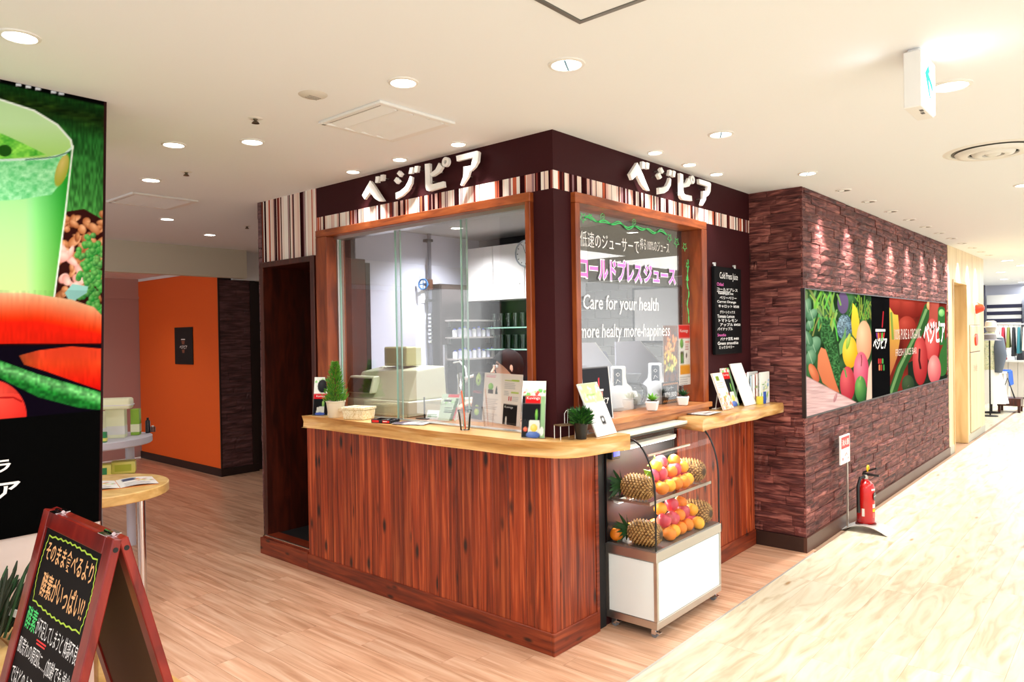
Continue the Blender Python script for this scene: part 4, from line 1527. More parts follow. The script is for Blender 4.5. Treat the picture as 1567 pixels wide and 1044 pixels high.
MB().box(CX0 + .06, CX1 - .13, -.057, -.033, .659, .662).build('lamp_tube', MATS['case_tube'], lb)
area((0.78, -.10, .945), .55, .05, 5.0, (1, .97, .9))
area((0.78, -.06, .655), .55, .04, 3.0, (1, .97, .9))
MB().box(CX0 + .02, CX0 + .10, -.045, -.015, .90, .96).build('thermostat', M_BLACK, cs, bevel=.003)
MB().box(CX0 + .03, CX0 + .09, -.047, -.045, .915, .945).build('display', mat('blue_display', S(60, 70, 200), .4, emit=.6), cs)
MB().tube([(CX0 + .12, -.20, .925), (CX1 - .15, -.20, .925)], .008, 8).build('rail_bar', M_CHROME, cs)
for x in (CX0 + .035, CX1 - .035):
    for y in (CY0 + .035, CY1 - .035):
        m = MB()
        m.box(x - .02, x + .02, y - .02, y + .02, .048, .052)
        m.box(x - .014, x - .010, y - .012, y + .014, .018, .048).box(x + .010, x + .014, y - .012, y + .014, .018, .048)
        m.hexa([(x - .012, y - .034, .026), (x + .012, y - .034, .026), (x + .012, y - .012, .026), (x - .012, y - .012, .026)],
               [(x - .012, y - .034, .031), (x + .012, y - .034, .031), (x + .012, y - .012, .034), (x - .012, y - .012, .034)])
        c = m.build('caster', M_CHROME, cs)
        MB().cyl((x - .009, y, .019), (x + .009, y, .019), .019, n=18).build('wheel', mat('grey_wheel', S(120, 122, 126), .5), c)


# ------------------------------------------------------------------ fruit
def fruit_mat(name, c1, c2, sc, rough=.4, bump=.1):
    return grain(name, [c1, c2], (sc, sc, sc), rough, vary=.1, bump=bump)


M_ORANGE = mat('orange_peel', S(240, 132, 20), .4, bump=((420, 420, 420), .25), vary=.06)
M_ORANGEY = mat('yellow_orange_peel', S(250, 176, 40), .4, bump=((420, 420, 420), .2), vary=.05)
M_APPLE = grain('apple_skin', [S(226, 150, 130), S(214, 70, 92), S(196, 44, 72)], (14, 14, 6), .3, vary=.1, bump=0)
M_PINE = grain('pineapple_skin', [S(96, 62, 30), S(168, 118, 58), S(206, 168, 104)], (60, 60, 60), .55, vary=.08, bump=.3)


def orange_proto(nm, material):
    t = T(nm, nm, 'fruit', (0, 0, 0))
    m = MB(); m.sm = True
    r = .037
    P = []
    for j in range(13):
        a = PI * j / 12
        z = -math.cos(a) * r * .97
        k = math.sin(a) * r
        if j >= 11:
            z -= .0015 * (j - 10)
        P.append((k, z + r * .97))
    m.lathe(P, 20)
    local(m, 'peel', material, t, angle=80)
    m = MB(); m.cyl((0, 0, .0675), (0, 0, .0705), .0035, .0025, 8)
    local(m, 'stem_button', mat('stem_green', S(110, 120, 60), .7), t)
    return t


def apple_proto():
    t = T('apple', 'apple', 'fruit', (0, 0, 0))
    m = MB(); m.sm = True
    P = [(0, .008), (.010, .003), (.020, .0), (.030, .008), (.037, .022), (.040, .038), (.038, .052), (.030, .065), (.018, .071), (.008, .067), (0, .060)]
    m.lathe(P, 20)
    local(m, 'flesh', M_APPLE, t, angle=80)
    m = MB(); m.tube([(0, 0, .060), (.001, 0, .070), (.005, 0, .080)], .0016, 6)
    local(m, 'stem', mat('apple_stem', S(84, 56, 34), .7), t)
    return t


def pine_proto():
    """lies along local +y: base at y=0 toward -y, crown toward +y"""
    t = T('pineapple', 'pineapple', 'fruit', (0, 0, 0))
    n, k, R, L_ = 15, 10, .062, .195

    def rad(s):
        return R * max(.15, (max(0.0, 1 - abs(2 * s - 1) ** 3.4)) ** .5)

    def at(a, s, dr=0.0):
        b = rad(s) * (1 + dr)
        return (b * math.cos(a), s * L_, R + b * math.sin(a))
    m = MB(); m.sm = True
    vs = [at(2 * PI * i / 24, j / 16, -.05) for j in range(17) for i in range(24)]
    fs = [(j * 24 + i, (j + 1) * 24 + i, (j + 1) * 24 + (i + 1) % 24, j * 24 + (i + 1) % 24) for j in range(16) for i in range(24)]
    fs += [tuple(range(24)), tuple(range(17 * 24 - 1, 16 * 24 - 1, -1))]
    m.add(vs, fs)
    local(m, 'rind', mat('rind_brown', S(70, 46, 24), .7), t)
    ds = 1 / (2 * k)
    for mt, half in ((M_PINE, 0), (mat('eye_tip', S(214, 176, 112), .6), 1)):
        m = MB()
        for j in range(1, 2 * k):
            for i in range(n):
                a = 2 * PI * (i + .5 * (j % 2)) / n
                s0 = j * ds
                w = PI / n * .86
                sz = (1.0, .34)[half]
                hgt = (.02, .14)[half]
                c = [at(a - w * sz, s0, hgt), at(a, max(.01, s0 - ds * .86 * sz), hgt), at(a + w * sz, s0, hgt), at(a, min(.99, s0 + ds * .86 * sz), hgt), at(a, s0, .11 if not half else .17)]
                m.add(c, [(0, 1, 4), (1, 2, 4), (2, 3, 4), (3, 0, 4)])
        o = local(m, 'eyes', mt, t)
        o['kind'] = 'stuff'
    r = random.Random(5)
    for i in range(26):
        a = i * 2.4
        l = .06 + .05 * r.random()
        sp = .2 + .9 * (i / 26)
        d = Vector((math.cos(a) * sp, 1.1 - .5 * sp, math.sin(a) * sp)).normalized()
        p0 = Vector((0, L_ - .006, R))
        p1 = p0 + d * l * .55
        p2 = p0 + d * l + Vector((0, .0, -.008)) + Vector((math.cos(a), 0, math.sin(a))) * .012
        sd = d.cross(Vector((0, 0, 1)).cross(d) if abs(d.z) < .9 else Vector((1, 0, 0))).normalized() * .010
        if True:
            mm = MB()
            mm.add([p0 - sd * .8, p0 + sd * .8, p1 + sd, p1 - sd, p2], [(0, 1, 2, 3), (3, 2, 4)])
            local(mm, 'crown_leaf', M_LEAFD, t)
    return t


op = orange_proto('orange', M_ORANGE)
oy = orange_proto('orange', M_ORANGEY)
ap = apple_proto()
pp = pine_proto()
protos = [op, oy, ap, pp]
ROWN = {0: 'front row', 1: 'middle row', 2: 'back row', 3: 'second layer', 4: 'top'}
r = random.Random(12)
fruit_n = 0
for lev, z0, tx in ((0, .4585, 'lower deck'), (1, .6985, 'upper glass shelf')):
    yf = -.262 if lev == 0 else -.222
    rows = [(0, 0, 5, .640, .077, 'oyooyo'), (1, 0, 6, .605, .077, 'ayaaoa'), (2, 0, 7, .600, .076, 'oaoyaoo'), (3, .060, 5, .655, .080, 'aaoay'), (4, .112, 3, .72, .086, 'yao')]
    for row, dz, n, x0, dx, seq in rows:
        yy = yf + (.072 * row if row < 3 else .052 + .03 * (row - 3))
        for i in range(n):
            x = x0 + dx * i + r.uniform(-.004, .004)
            c = seq[i % len(seq)]
            p = {'o': op, 'y': oy, 'a': ap}[c]
            kind = {'o': 'deep', 'y': 'yellowish', 'a': 'pink-red apple'}[c]
            lb = '%s, %s, %s, %s from its left end' % (kind + ('' if c == 'a' else ' orange').replace('orange orange', 'orange'), tx, ROWN[row], ORD[i])
            gname = ('apples' if c == 'a' else 'oranges') + ' in the glass case'
            dup(p, (x, yy + r.uniform(-.003, .003), z0 + dz), None, lb, gname, rot=(r.uniform(-.6, .6), r.uniform(-.6, .6) if dz else r.uniform(-.3, .3), r.uniform(0, 6)))
    for i, (x, y, dz) in enumerate([(.452, -.048, 0), (.585, -.05, .0)] if lev == 0 else [(.585, -.045, 0)]):
        dup(op, (x, y, z0 + dz), None, '%s orange tucked behind the left pineapple on the %s of the case' % (ORD[i], tx), 'oranges in the glass case')
    dup(pp, (.492, -.300 if lev == 0 else -.262, z0), 0.05, 'pineapple lying at the left end of the %s, crown to the back' % tx, 'pineapples in the glass case')
    dup(pp, (1.07, -.300 if lev == 0 else -.262, z0), -.06, 'pineapple lying at the right end of the %s, crown to the back' % tx, 'pineapples in the glass case')
for p in protos:
    for c in list(p.children):
        bpy.data.objects.remove(c)
    bpy.data.objects.remove(p)


def card_art(seed, base, accent):
    def f(U, V):
        A = Art(U * 40, V * 30, base, .8, seed)
        A.rect(2, 2, 38, 28, accent)
        A.ell(20, 15, 9, 8, base, (255, 240, 160))
        return A.C
    return f


def easel_card(name, label, loc, rz, w, h, tilt, paint, nx=24, ny=30, back=M_PAPER, thick=.004, cat='sign', group=None, material=M_PRINT, holder=None, hmat=None):
    """a card or board standing on its lower edge, leaning back by tilt; faces local -y"""
    t = T(name, label, cat, loc, rz, group)
    v = Vector((0, math.sin(tilt), math.cos(tilt)))
    o = Vector((-w / 2, 0, .0015))
    fr = frame(o, (1, 0, 0), v)
    m = MB().prism([(0, 0), (w, 0), (w, h), (0, h)], fr, 0, -thick)
    local(m, 'board', back, t)
    a = art_grid('print', (o, fr[1], fr[2], fr[3]), w, h, nx, ny, paint, material, None, d=.0006)
    a.parent = t
    if holder:
        m = MB()
        hh = h * holder
        f2 = frame(o + Vector((-.003, -.012, 0)), (1, 0, 0), v)
        m.flat([(0, 0), (w + .006, 0), (w + .006, hh), (0, hh)], f2)
        m.box(-w / 2 - .003, w / 2 + .003, -.014, .03, 0, .003)
        local(m, 'acrylic_holder', hmat or M_GLASSC, t)
    elif tilt > .05:
        s = math.sin(tilt) * h * .75
        m = MB().box(-w * .18, w * .18, s + .012, s + .045, 0, .004)
        p0, p1 = Vector((0, s + .03, .002)), o + Vector((w / 2, 0, 0)) + v * h * .72 + Vector((0, thick, 0))
        m.tube([p0, p1], .004, 5)
        local(m, 'easel_leg', back, t)
    return t, fr


dup_ = easel_card
t, _ = easel_card('price_card', 'green and cream card tucked on the left pineapple, upper shelf of the case', (.56, -.20, .795), 1.2, .07, .05, .35, card_art(1, (60, 170, 70), (238, 220, 130)), 16, 12, M_LEAFL)
t, _ = easel_card('price_card', 'green-edged card standing upright among apples at the back of the upper shelf', (.74, -.13, .83), .5, .07, .06, .1, card_art(2, (60, 170, 80), (250, 220, 90)), 16, 12, M_LEAFL)


def lines_art(bg, blocks, seed=1, W=60, Hh=90, soft=.9):
    """simple printed leaflet: blocks = list of (kind, args) in a W x Hh grid"""
    def f(U, V):
        A = Art(U * W, V * Hh, bg, soft, seed)
        for b in blocks:
            k = b[0]
            if k == 'r':
                A.rect(*b[1:6])
            elif k == 'e':
                A.ell(*b[1:])
            elif k == 'l':
                x0, y0, x1, n, dy, c = b[1:]
                rr = np.random.RandomState(int(y0 * 7 + x0))
                for i in range(n):
                    A.rect(x0, y0 + i * dy, x0 + (x1 - x0) * (.7 + .3 * rr.rand()), y0 + i * dy + dy * .45, c)
            elif k == 'p':
                A.poly(b[1], b[2])
            elif k == 's':
                A.line(b[1], b[2], b[3])
            elif k == 'n':
                x0, y0, x1, y1, cs_, nn = b[1:]
                rr = np.random.RandomState(nn)
                for i in range(nn):
                    x, y = x0 + rr.rand() * (x1 - x0), y0 + rr.rand() * (y1 - y0)
                    c = cs_[rr.randint(len(cs_))]
                    A.ell(x, y, 2 + rr.rand() * 3, 2 + rr.rand() * 3, c, tuple(min(255, q + 60) for q in c), rr.rand() * 3)
        return A.C
    return f


KUV = [('r', 0, 0, 60, 24, (245, 244, 240)), ('n', 0, 24, 60, 42, [(90, 180, 80), (220, 60, 50), (240, 200, 180), (120, 190, 110)], 26),
       ('r', 8, 40, 48, 60, (214, 24, 28)), ('r', 0, 60, 60, 150, (14, 14, 18)), ('r', 48, 40, 60, 150, (150, 190, 140)),
       ('r', 0, 40, 8, 60, (14, 14, 18)), ('e', 38, 90, 4, 16, (70, 140, 60), (150, 210, 90)), ('p', [(20, 104), (46, 104), (48, 140), (16, 140)], (235, 235, 225)),
       ('e', 32, 124, 9, 10, (240, 200, 60), (250, 240, 150)), ('e', 30, 142, 18, 9, (60, 90, 170), (120, 150, 220)), ('e', 10, 128, 6, 6, (230, 80, 60), (250, 150, 110)), ('e', 52, 132, 5, 12, (245, 245, 240))]
t, fr = easel_card('brochure_stand', 'acrylic brochure holder with black and red juicer leaflet, right of the big menu sheet', (-.075, .095, 1.066), -PI / 2 + .38, .122, .285, .16,
                   lines_art((245, 244, 240), KUV, 3, 60, 150), 30, 60, cat='brochure stand', holder=.32)
m = MB(); m.text('Kuvings', fr, .024, .188, h=.018, w=.068, d=.0012)
local(m, 'lettering', M_SIGN, t)
t, fr = easel_card('brochure_stand', 'acrylic brochure holder with black dial leaflet at the left end of the slab', (-.075, 1.925, 1.066), -PI / 2 + .55, .105, .255, .16,
                   lines_art((235, 240, 232), [('n', 0, 0, 60, 50, [(120, 190, 110), (230, 240, 225)], 20), ('e', 34, 36, 20, 26, (20, 20, 24), (60, 60, 66)), ('r', 0, 66, 60, 86, (204, 24, 36)), ('r', 0, 86, 60, 150, (14, 14, 20)),
                                               ('e', 40, 106, 5, 14, (90, 150, 80), (180, 220, 120)), ('p', [(16, 118), (44, 114), (46, 142), (12, 142)], (220, 222, 214)), ('e', 28, 144, 20, 6, (70, 100, 190))], 4, 60, 150), 26, 50, cat='brochure stand', holder=.34)
m = MB(); m.text('Kuvings', fr, .02, .118, h=.015, w=.06, d=.0012)
local(m, 'lettering', M_SIGN, t)

# potted conifer
def sprig(m, p0, d, l, w):
    d = Vector(d).normalized()
    s = d.orthogonal().normalized() * w
    m.add([p0, p0 + d * l * .5 + s, p0 + d * l, p0 + d * l * .5 - s], [(0, 1, 2, 3)])
    s2 = d.cross(s).normalized() * w
    m.add([p0, p0 + d * l * .5 + s2, p0 + d * l, p0 + d * l * .5 - s2], [(0, 1, 2, 3)])


t = T('potted_conifer', 'small bright green conifer in a cream pot on the counter slab', 'potted plant', (-.078, 1.745, 1.066))
m = MB(); m.sm = True
m.lathe([(0, 0), (.044, 0), (.047, .004), (.060, .100), (.064, .102), (.064, .108), (.057, .108), (.055, .098), (0, .098)], 28)
local(m, 'pot', M_CREAM, t, angle=50)
m = MB(); m.box(-.018, .014, -.0575, -.0545, .04, .062)
local(m, 'pot_label', mat('tan_label', S(214, 190, 150), .6), t)
m = MB().lathe([(0, .1), (.055, .1)], 20)
local(m, 'soil', M_SOIL, t)
m = MB()
m.tube([(0, 0, .1), (0, 0, .35)], [.006, .002], 6)
local(m, 'trunk', mat('bark', S(96, 66, 40), .8), t)
r = random.Random(2)
m, m2 = MB(), MB()
for i in range(900):
    h = r.random() ** 1.35
    R = .062 * (1 - h) ** .8 * (.75 + .5 * (math.sin(i * 1.7) * .5 + .5)) + .006
    a = r.uniform(0, 2 * PI)
    q = r.random() ** .5
    p = Vector((math.cos(a) * R * q, math.sin(a) * R * q, .105 + h * .245))
    sprig(m if i % 3 else m2, p, (math.cos(a) * .8, math.sin(a) * .8, .9), .022 + .01 * r.random(), .0032)
fo = local(m, 'foliage', M_LEAFL, t); fo['kind'] = 'stuff'
fo = local(m2, 'foliage', M_LEAF, t); fo['kind'] = 'stuff'

t = T('woven_box', 'pale woven box with lid on the slab beside the conifer', 'box', (-.045, 1.545, 1.066), .25)
local(MB().hexa([(-.058, -.078, 0), (.058, -.078, 0), (.058, .078, 0), (-.058, .078, 0)], [(-.064, -.084, .062), (.064, -.084, .062), (.064, .084, .062), (-.064, .084, .062)]), 'body', grain('woven_straw', [S(206, 180, 120), S(238, 224, 184), S(246, 238, 214)], (120, 120, 90), .7, vary=.02, bump=.6), t, bevel=.004)
local(MB().box(-.067, .067, -.087, .087, .062, .078).box(-.03, .03, -.04, .04, .078, .081), 'lid', MATS['woven_straw'], t, bevel=.004)
t = T('coin_tray', 'flat black tray with red lining near the front edge of the slab', 'tray', (-.075, 1.245, 1.066), .2)
local(MB().box(-.045, .045, -.075, .075, 0, .006).box(-.045, -.040, -.075, .075, .006, .022).box(.040, .045, -.075, .075, .006, .022).box(-.04, .04, -.075, -.070, .006, .022).box(-.04, .04, .070, .075, .006, .022).box(-.04, .04, -.012, .012, .006, .020), 'tray_body', M_BLACK, t, bevel=.002)
local(MB().box(-.046, -.0452, -.066, -.014, .004, .018).box(-.046, -.0452, .014, .066, .004, .018).box(-.039, .039, -.069, .069, .006, .009), 'red_lining', mat('red_felt', S(214, 30, 26), .7), t)
m = MB(); m.cyl((-.0465, -.05, .012), (-.0465, -.02, .012), .002, n=6)
local(m, 'stitching', M_WHITE, t)


def paper_stack(name, label, loc, rz, w, h, n, cols, cat='leaflet', group=None):
    t = T(name, label, cat, loc, rz, group)
    for i in range(n):
        a = art_grid('sheet', frame((-w / 2 + .004 * i, -h / 2, .0012 + .0016 * i), (1, 0, 0), (0, 1, 0)), w, h, 14, 18, lines_art((240, 238, 232), [('r', 0, 0, 60, 30, cols[i % len(cols)]), ('l', 6, 40, 52, 7, 6, (120, 110, 110))], i + 3), M_PRINT, None,
                     bend=lambda U, V: .003 * np.sin(U * 3 + 1))
        a.parent = t
    return t


paper_stack('paper_sheets', 'loose glossy sheets lying on the slab right of the red tray', (-.02, 1.06, 1.066), .4, .15, .21, 3, [(120, 90, 90), (190, 170, 180), (90, 70, 80)])
# clear cup with orange straw
t = T('drink_cup', 'clear plastic cup with orange straw in front of the menu sheet', 'cup', (-.045, .60, 1.066))
m = MB(); m.sm = True
m.lathe([(0, .001), (.026, .001), (.037, .105), (.040, .106), (.040, .110), (.036, .110)], 28)
local(m, 'cup_wall', glassy('clear_plastic', (.93, .95, .95, 1), 1.0), t)
m = MB(); m.tube([(.004, .0, .004), (.002, .010, .12), (0.0, .022, .215)], .0038, 8)
local(m, 'straw', mat('orange_straw', S(250, 106, 60), .4), t)

# miniature wire chair
t = T('wire_chair', 'miniature white wire chair ornament by the corner column', 'ornament', (.005, -.045, 1.066), -.35)
m = MB(); m.box(-.045, .045, -.030, .030, .066, .071)
local(m, 'seat', mat('seat_wood', S(96, 74, 46), .6), t)
for x in (-.043, .043):
    for y in (-.028, .028):
        local(MB().cyl((x, y, 0), (x, y, .067), .002, n=6), 'leg', M_WHITE, t)
m = MB()
m.tube([(.018, .028 - .056 * 0, .07), (.018, .028, .12), (.024, .020, .136), (.034, .0, .142), (.040, -.016, .13), (.043, -.026, .07)], .002, 6)
m.tube([(.026, .015, .07), (.028, .012, .138)], .0013, 5).tube([(.038, -.01, .07), (.037, -.008, .139)], .0013, 5)
local(m, 'backrest', M_WHITE, t)


def bush(m, n, R, h0, h1, l, w, seed, up_=.9):
    r = random.Random(seed)
    for i in range(n):
        a = r.uniform(0, 2 * PI); q = r.random() ** .5
        p = Vector((math.cos(a) * R * q * .6, math.sin(a) * R * q * .6, h0 + (h1 - h0) * r.random()))
        d = (math.cos(a) * (.3 + q), math.sin(a) * (.3 + q), up_ * r.uniform(.3, 1.2))
        sprig(m, p, d, l * r.uniform(.6, 1.2), w)


t = T('potted_grass', 'dark green bushy plant in a black pot at the rounded slab corner', 'potted plant', (.045, -.115, 1.066))
m = MB(); m.sm = True
m.lathe([(0, 0), (.026, 0), (.036, .078), (.038, .080), (.034, .080), (.033, .07), (0, .07)], 24)
local(m, 'pot', M_BLACK, t, angle=50)
for k, mt in ((1, M_LEAFD), (2, M_LEAF)):
    m = MB(); bush(m, 210, .05, .068, .13, .05, .0034, k)
    fo = local(m, 'foliage', mt, t); fo['kind'] = 'stuff'

# white leaning sign with pale green header
t, fr = easel_card('counter_sign', 'white leaning sign with pale green header behind the black-potted plant', (.225, -.150, 1.066), .06, .19, .285, .42,
                   lines_art((250, 250, 248), [('r', 0, 0, 60, 34, (196, 226, 150)), ('n', 0, 0, 60, 34, [(186, 220, 140), (214, 236, 180)], 24), ('l', 14, 20, 46, 1, 4, (90, 120, 60)), ('l', 10, 42, 50, 3, 4, (226, 226, 220)), ('r', 28, 58, 40, 72, (26, 26, 30)), ('e', 34, 64, 3, 3, (240, 240, 240)), ('l', 10, 78, 50, 2, 4, (228, 228, 224))], 5), 30, 45, cat='sign', thick=.008)

# black board with juice logo on the sill
t, fr = easel_card('juice_board', 'black board with white rim and juice cup logo on the window sill', (.320, -.040, 1.121), 0, .262, .285, .10,
                   lines_art((22, 22, 30), [('r', 0, 0, 60, 1.4, (245, 245, 245)), ('r', 0, 88.4, 60, 90, (245, 245, 245)), ('r', 0, 0, 1.6, 90, (245, 245, 245)), ('r', 58.4, 0, 60, 90, (245, 245, 245)),
                                            ('s', [(36, 20), (34, 38)], 2.6, (220, 60, 70)), ('r', 24, 38, 44, 41, (245, 245, 245)),
                                            ('p', [(28, 43), (34, 43), (34, 54), (29, 54)], (90, 190, 170)), ('p', [(35, 43), (42, 43), (41, 50), (35, 54)], (240, 150, 140)), ('p', [(32, 52), (38, 52), (36, 58), (31, 57)], (226, 70, 110))], 6, soft=.6), 50, 60, cat='sign', thick=.006)
m = MB(); m.text('ベジピア', fr, .10, .082, h=.036, w=.135, bold=.02, d=.0012)
local(m, 'lettering', M_SIGN, t)


def succulent(label, loc, s=1.0, dark=False):
    t = T('succulent_pot', label, 'potted plant', loc, .4)
    m = MB(); 
    m.hexa([(-.028, -.028, 0), (.028, -.028, 0), (.028, .028, 0), (-.028, .028, 0)], [(-.038, -.038, .058), (.038, -.038, .058), (.038, .038, .058), (-.038, .038, .058)])
    local(m, 'pot', M_WHITE, t, bevel=.006)
    local(MB().box(-.031, .031, -.031, .031, .056, .0595), 'soil', M_SOIL, t)
    mt = M_LEAFD if dark else M_LEAFL
    for i in range(11):
        a = i * 2.4
        q = .4 + .6 * (i / 11)
        d = Vector((math.cos(a) * q, math.sin(a) * q, 1.1 - .6 * q)).normalized()
        p0 = Vector((0, 0, .058)); l = .055
        sd = d.cross(Vector((0, 0, 1))).normalized() * .011
        up3 = sd.cross(d).normalized() * .004
        m = MB(); m.sm = True
        m.add([p0, p0 + d * l * .45 + sd, p0 + d * l, p0 + d * l * .45 - sd, p0 + d * l * .45 - up3, p0 + d * l * .45 + up3], [(0, 1, 5), (1, 2, 5), (2, 3, 5), (3, 0, 5), (1, 0, 4), (2, 1, 4), (3, 2, 4), (0, 3, 4)])
        local(m, 'leaf', mt, t)
    return t


succulent('white square pot with bright green succulent in the middle of the sill', (.905, -.014, 1.1205))
succulent('white square pot with dark sparse plant at the right end of the sill', (1.285, -.014, 1.1205), dark=True)

# ------------------------------------------------------------------ things on the short shelf slab
paper_stack('paper_sheets', 'leaflets lying flat at the left end of the short shelf slab', (1.42, -.085, 1.061), .1, .24, .16, 3, [(200, 60, 50), (60, 50, 50), (230, 220, 220)])
easel_card('leaflet_stand', 'orange-edged nut photo leaflet standing leftmost on the short shelf slab', (1.72, -.12, 1.061), .0, .16, .255, .34,
           lines_art((250, 238, 226), [('r', 0, 0, 60, 90, (240, 120, 80)), ('r', 4, 0, 60, 88, (252, 244, 234)), ('r', 16, 8, 34, 20, (120, 140, 40)), ('l', 12, 24, 52, 3, 5, (240, 170, 150)), ('n', 6, 50, 58, 88, [(220, 150, 110), (190, 90, 60), (240, 210, 180), (150, 150, 70)], 44)], 7), 26, 40, cat='leaflet', thick=.006)
t, fr = easel_card('brochure_stand', 'black juicer brochure with red tab standing second on the short shelf slab', (1.92, -.075, 1.061), .0, .15, .33, .28,
                   lines_art((245, 244, 240), KUV, 9, 60, 150), 28, 56, cat='brochure stand', thick=.006)
m = MB(); m.text('Kuvings', fr, .03, .215, h=.018, w=.08, d=.0012)
local(m, 'lettering', M_SIGN, t)
easel_card('counter_sign', 'blank-looking white sign leaning on the short shelf slab before the books', (2.07, -.125, 1.061), .0, .19, .31, .36,
           lines_art((250, 250, 249), [('l', 8, 70, 52, 2, 4, (230, 230, 228)), ('l', 10, 20, 50, 2, 4, (236, 236, 234))], 8), 20, 30, cat='sign', thick=.008)
t = T('blue_pot_plant', 'small leafy plant in a blue cylindrical pot in front of the books', 'potted plant', (2.235, -.135, 1.061))
m = MB(); m.sm = True
m.lathe([(0, 0), (.030, 0), (.031, .085), (.027, .085), (.026, .07), (0, .07)], 24)
local(m, 'pot', mat('blue_glaze', S(40, 80, 170), .3), t, angle=50)
m = MB(); m.cyl((-.06, -.01, 0), (-.06, -.01, .055), .024, n=16)
local(m, 'tin', mat('yellow_tin', S(214, 200, 60), .4), t)
r = random.Random(9)
for i in range(34):
    a = r.uniform(0, 2 * PI); q = r.random()
    c = Vector((math.cos(a) * .075 * q - .02, math.sin(a) * .05 * q, .095 + r.random() * .055))
    d = Vector((math.cos(a), math.sin(a), .4)).normalized()
    sd = d.cross(Vector((0, 0, 1))).normalized() * .011
    m = MB(); m.add([c - d * .015, c + sd, c + d * .02, c - sd], [(0, 1, 2, 3)])
    local(m, 'leaf', M_LEAF if i % 2 else M_LEAFL, t)
m = MB()
for i in range(7):
    m.tube([(0, 0, .07), (r.uniform(-.08, .05), r.uniform(-.03, .03), .13)], .0015, 5)
local(m, 'stems', M_LEAFD, t)
BK = [((240, 240, 236), 'white'), ((214, 60, 60), 'red-edged'), ((236, 232, 226), 'cream'), ((120, 180, 210), 'pale blue'), ((244, 244, 244), 'thin white'), ((230, 90, 90), 'red-spined')]
x = 2.29
for i, (c, nm) in enumerate(BK):
    w = .010 + .003 * (i % 3)
    h = .225 - .008 * (i % 4)
    t = T('recipe_book', '%s recipe book, %s from the front in the row beside the stone wall' % (nm, ORD[i]), 'book', (2.24 + .0 * i, -.155 + i * .0215, 1.061), .0, 'recipe books on the short shelf slab')
    local(MB().box(-.07, .085, .001, w - .001, .002, h - .003), 'pages', M_PAPER, t)
    local(MB().box(-.072, .088, 0, .001, 0, h).box(-.072, .088, w - .001, w, 0, h).box(.086, .088, .001, w - .001, 0, h), 'cover', mat('cover_%d' % i, S(*c), .4), t)
    a = art_grid('print', frame((-.072, -.0006, 0), (1, 0, 0), (0, 0, 1)), .16, h, 14, 18, lines_art((242, 242, 236), [('n', 4, 20, 56, 80, [(90, 150, 200), (230, 220, 120), (120, 170, 90)], 20)] if i == 0 else [('l', 8, 20, 50, 6, 9, (220, 120, 120))], i), M_PRINT, None)
    a.parent = t

# ------------------------------------------------------------------ chalkboard menu on the burgundy wall
t = T('menu_chalkboard', 'black wall chalkboard with white handwritten menu beside the stone wall', 'chalkboard', (1.95, 0, 1.42))
MB().box(1.725, 2.150, -.030, -.006, 1.425, 2.025).build('board', M_CHALK, t, bevel=.003)
fr = frame((1.725, -.0305, 1.425), (1, 0, 0), (0, 0, 1))
m, mp_ = MB(), MB()
m.text('Cold Press Juice', fr, .075, .505, h=.058, w=.29, d=.0006)
rows = ['コールドプレス', 'Kale&Apple mix', 'ベリーベリー', 'Carrot Orange', 'キャロット ¥500', 'グリーンミックス', 'Tomato Lemon', 'トマトレモン', 'アップル ¥450', 'パイナップル', 'Smoothie', 'バナナ豆乳 ¥480', 'Green smoothie', 'ミックスベリー']
mp_.text('Chilled', fr, .03, .468, h=.022, w=.10, d=.0006)
z = .435
for i, s in enumerate(rows):
    if i == 10:
        mp_.text(s, fr, .03, z, h=.02, w=.13, d=.0006)
    else:
        m.text(s, fr, .03 + .02 * (i % 3), z, h=.022, w=.33 - .03 * ((i * 7) % 4), d=.0006, bold=.01)
    z -= .029 if i not in (4, 9) else .04
m.ribbon([(.03, .428), (.24, .430)], fr, .004, .0006)
m.build('lettering', M_CHALKW, t)
mp_.build('lettering', M_CHALKP, t)
for x in (1.76, 2.08):
    MB().cyl((x, 0, 2.045), (x, -.02, 2.045), .007, n=10).box(x - .012, x + .004, -.020, -.012, 2.018, 2.05).build('hook', M_WHITE, t)

# ------------------------------------------------------------------ marker writing and vine on the fixed pane (belongs to the pane)
fr = frame((0, .0552, 0), (1, 0, 0), (0, 0, 1))
m = MB()
m.text('低速のジューサーで', fr, .30, 2.050, h=.085, w=.60, bold=-.004)
m.text('搾る100%のジュース', fr, .91, 2.080, h=.07, w=.35, bold=-.004)
m.text('Care for your health', fr, .32, 1.690, h=.105, w=.80, shear=.1)
m.text('more healty more-happiness', fr, .285, 1.535, h=.10, w=.97, shear=.1)
m.build('lettering', M_CHALKW, w2)
m, m2 = MB(), MB()
PT = 'コールドプレスジュース'
m.text('コールドプレス', fr, .290, 1.872, h=.135, w=.64, bold=.062, d=.0004)
m2.text('コールドプレス', fr, .297, 1.880, h=.120, w=.626, bold=.03, d=.0010)
m.text('ジュース', fr, .945, 1.880, h=.120, w=.40, bold=.062, d=.0004)
m2.text('ジュース', fr, .952, 1.887, h=.106, w=.386, bold=.03, d=.0010)
m.build('lettering', M_CHALKW, w2)
m2.build('lettering', M_CHALKP, w2)
m = MB()
vn = [(.34 + .9 * i / 40, 2.205 + .008 * math.sin(i * .9) - .0 * i) for i in range(41)]
m.ribbon(vn, fr, .007)
m.ribbon([(x, z + .012 * math.sin(i * .55)) for i, (x, z) in enumerate(vn)], fr, .005)
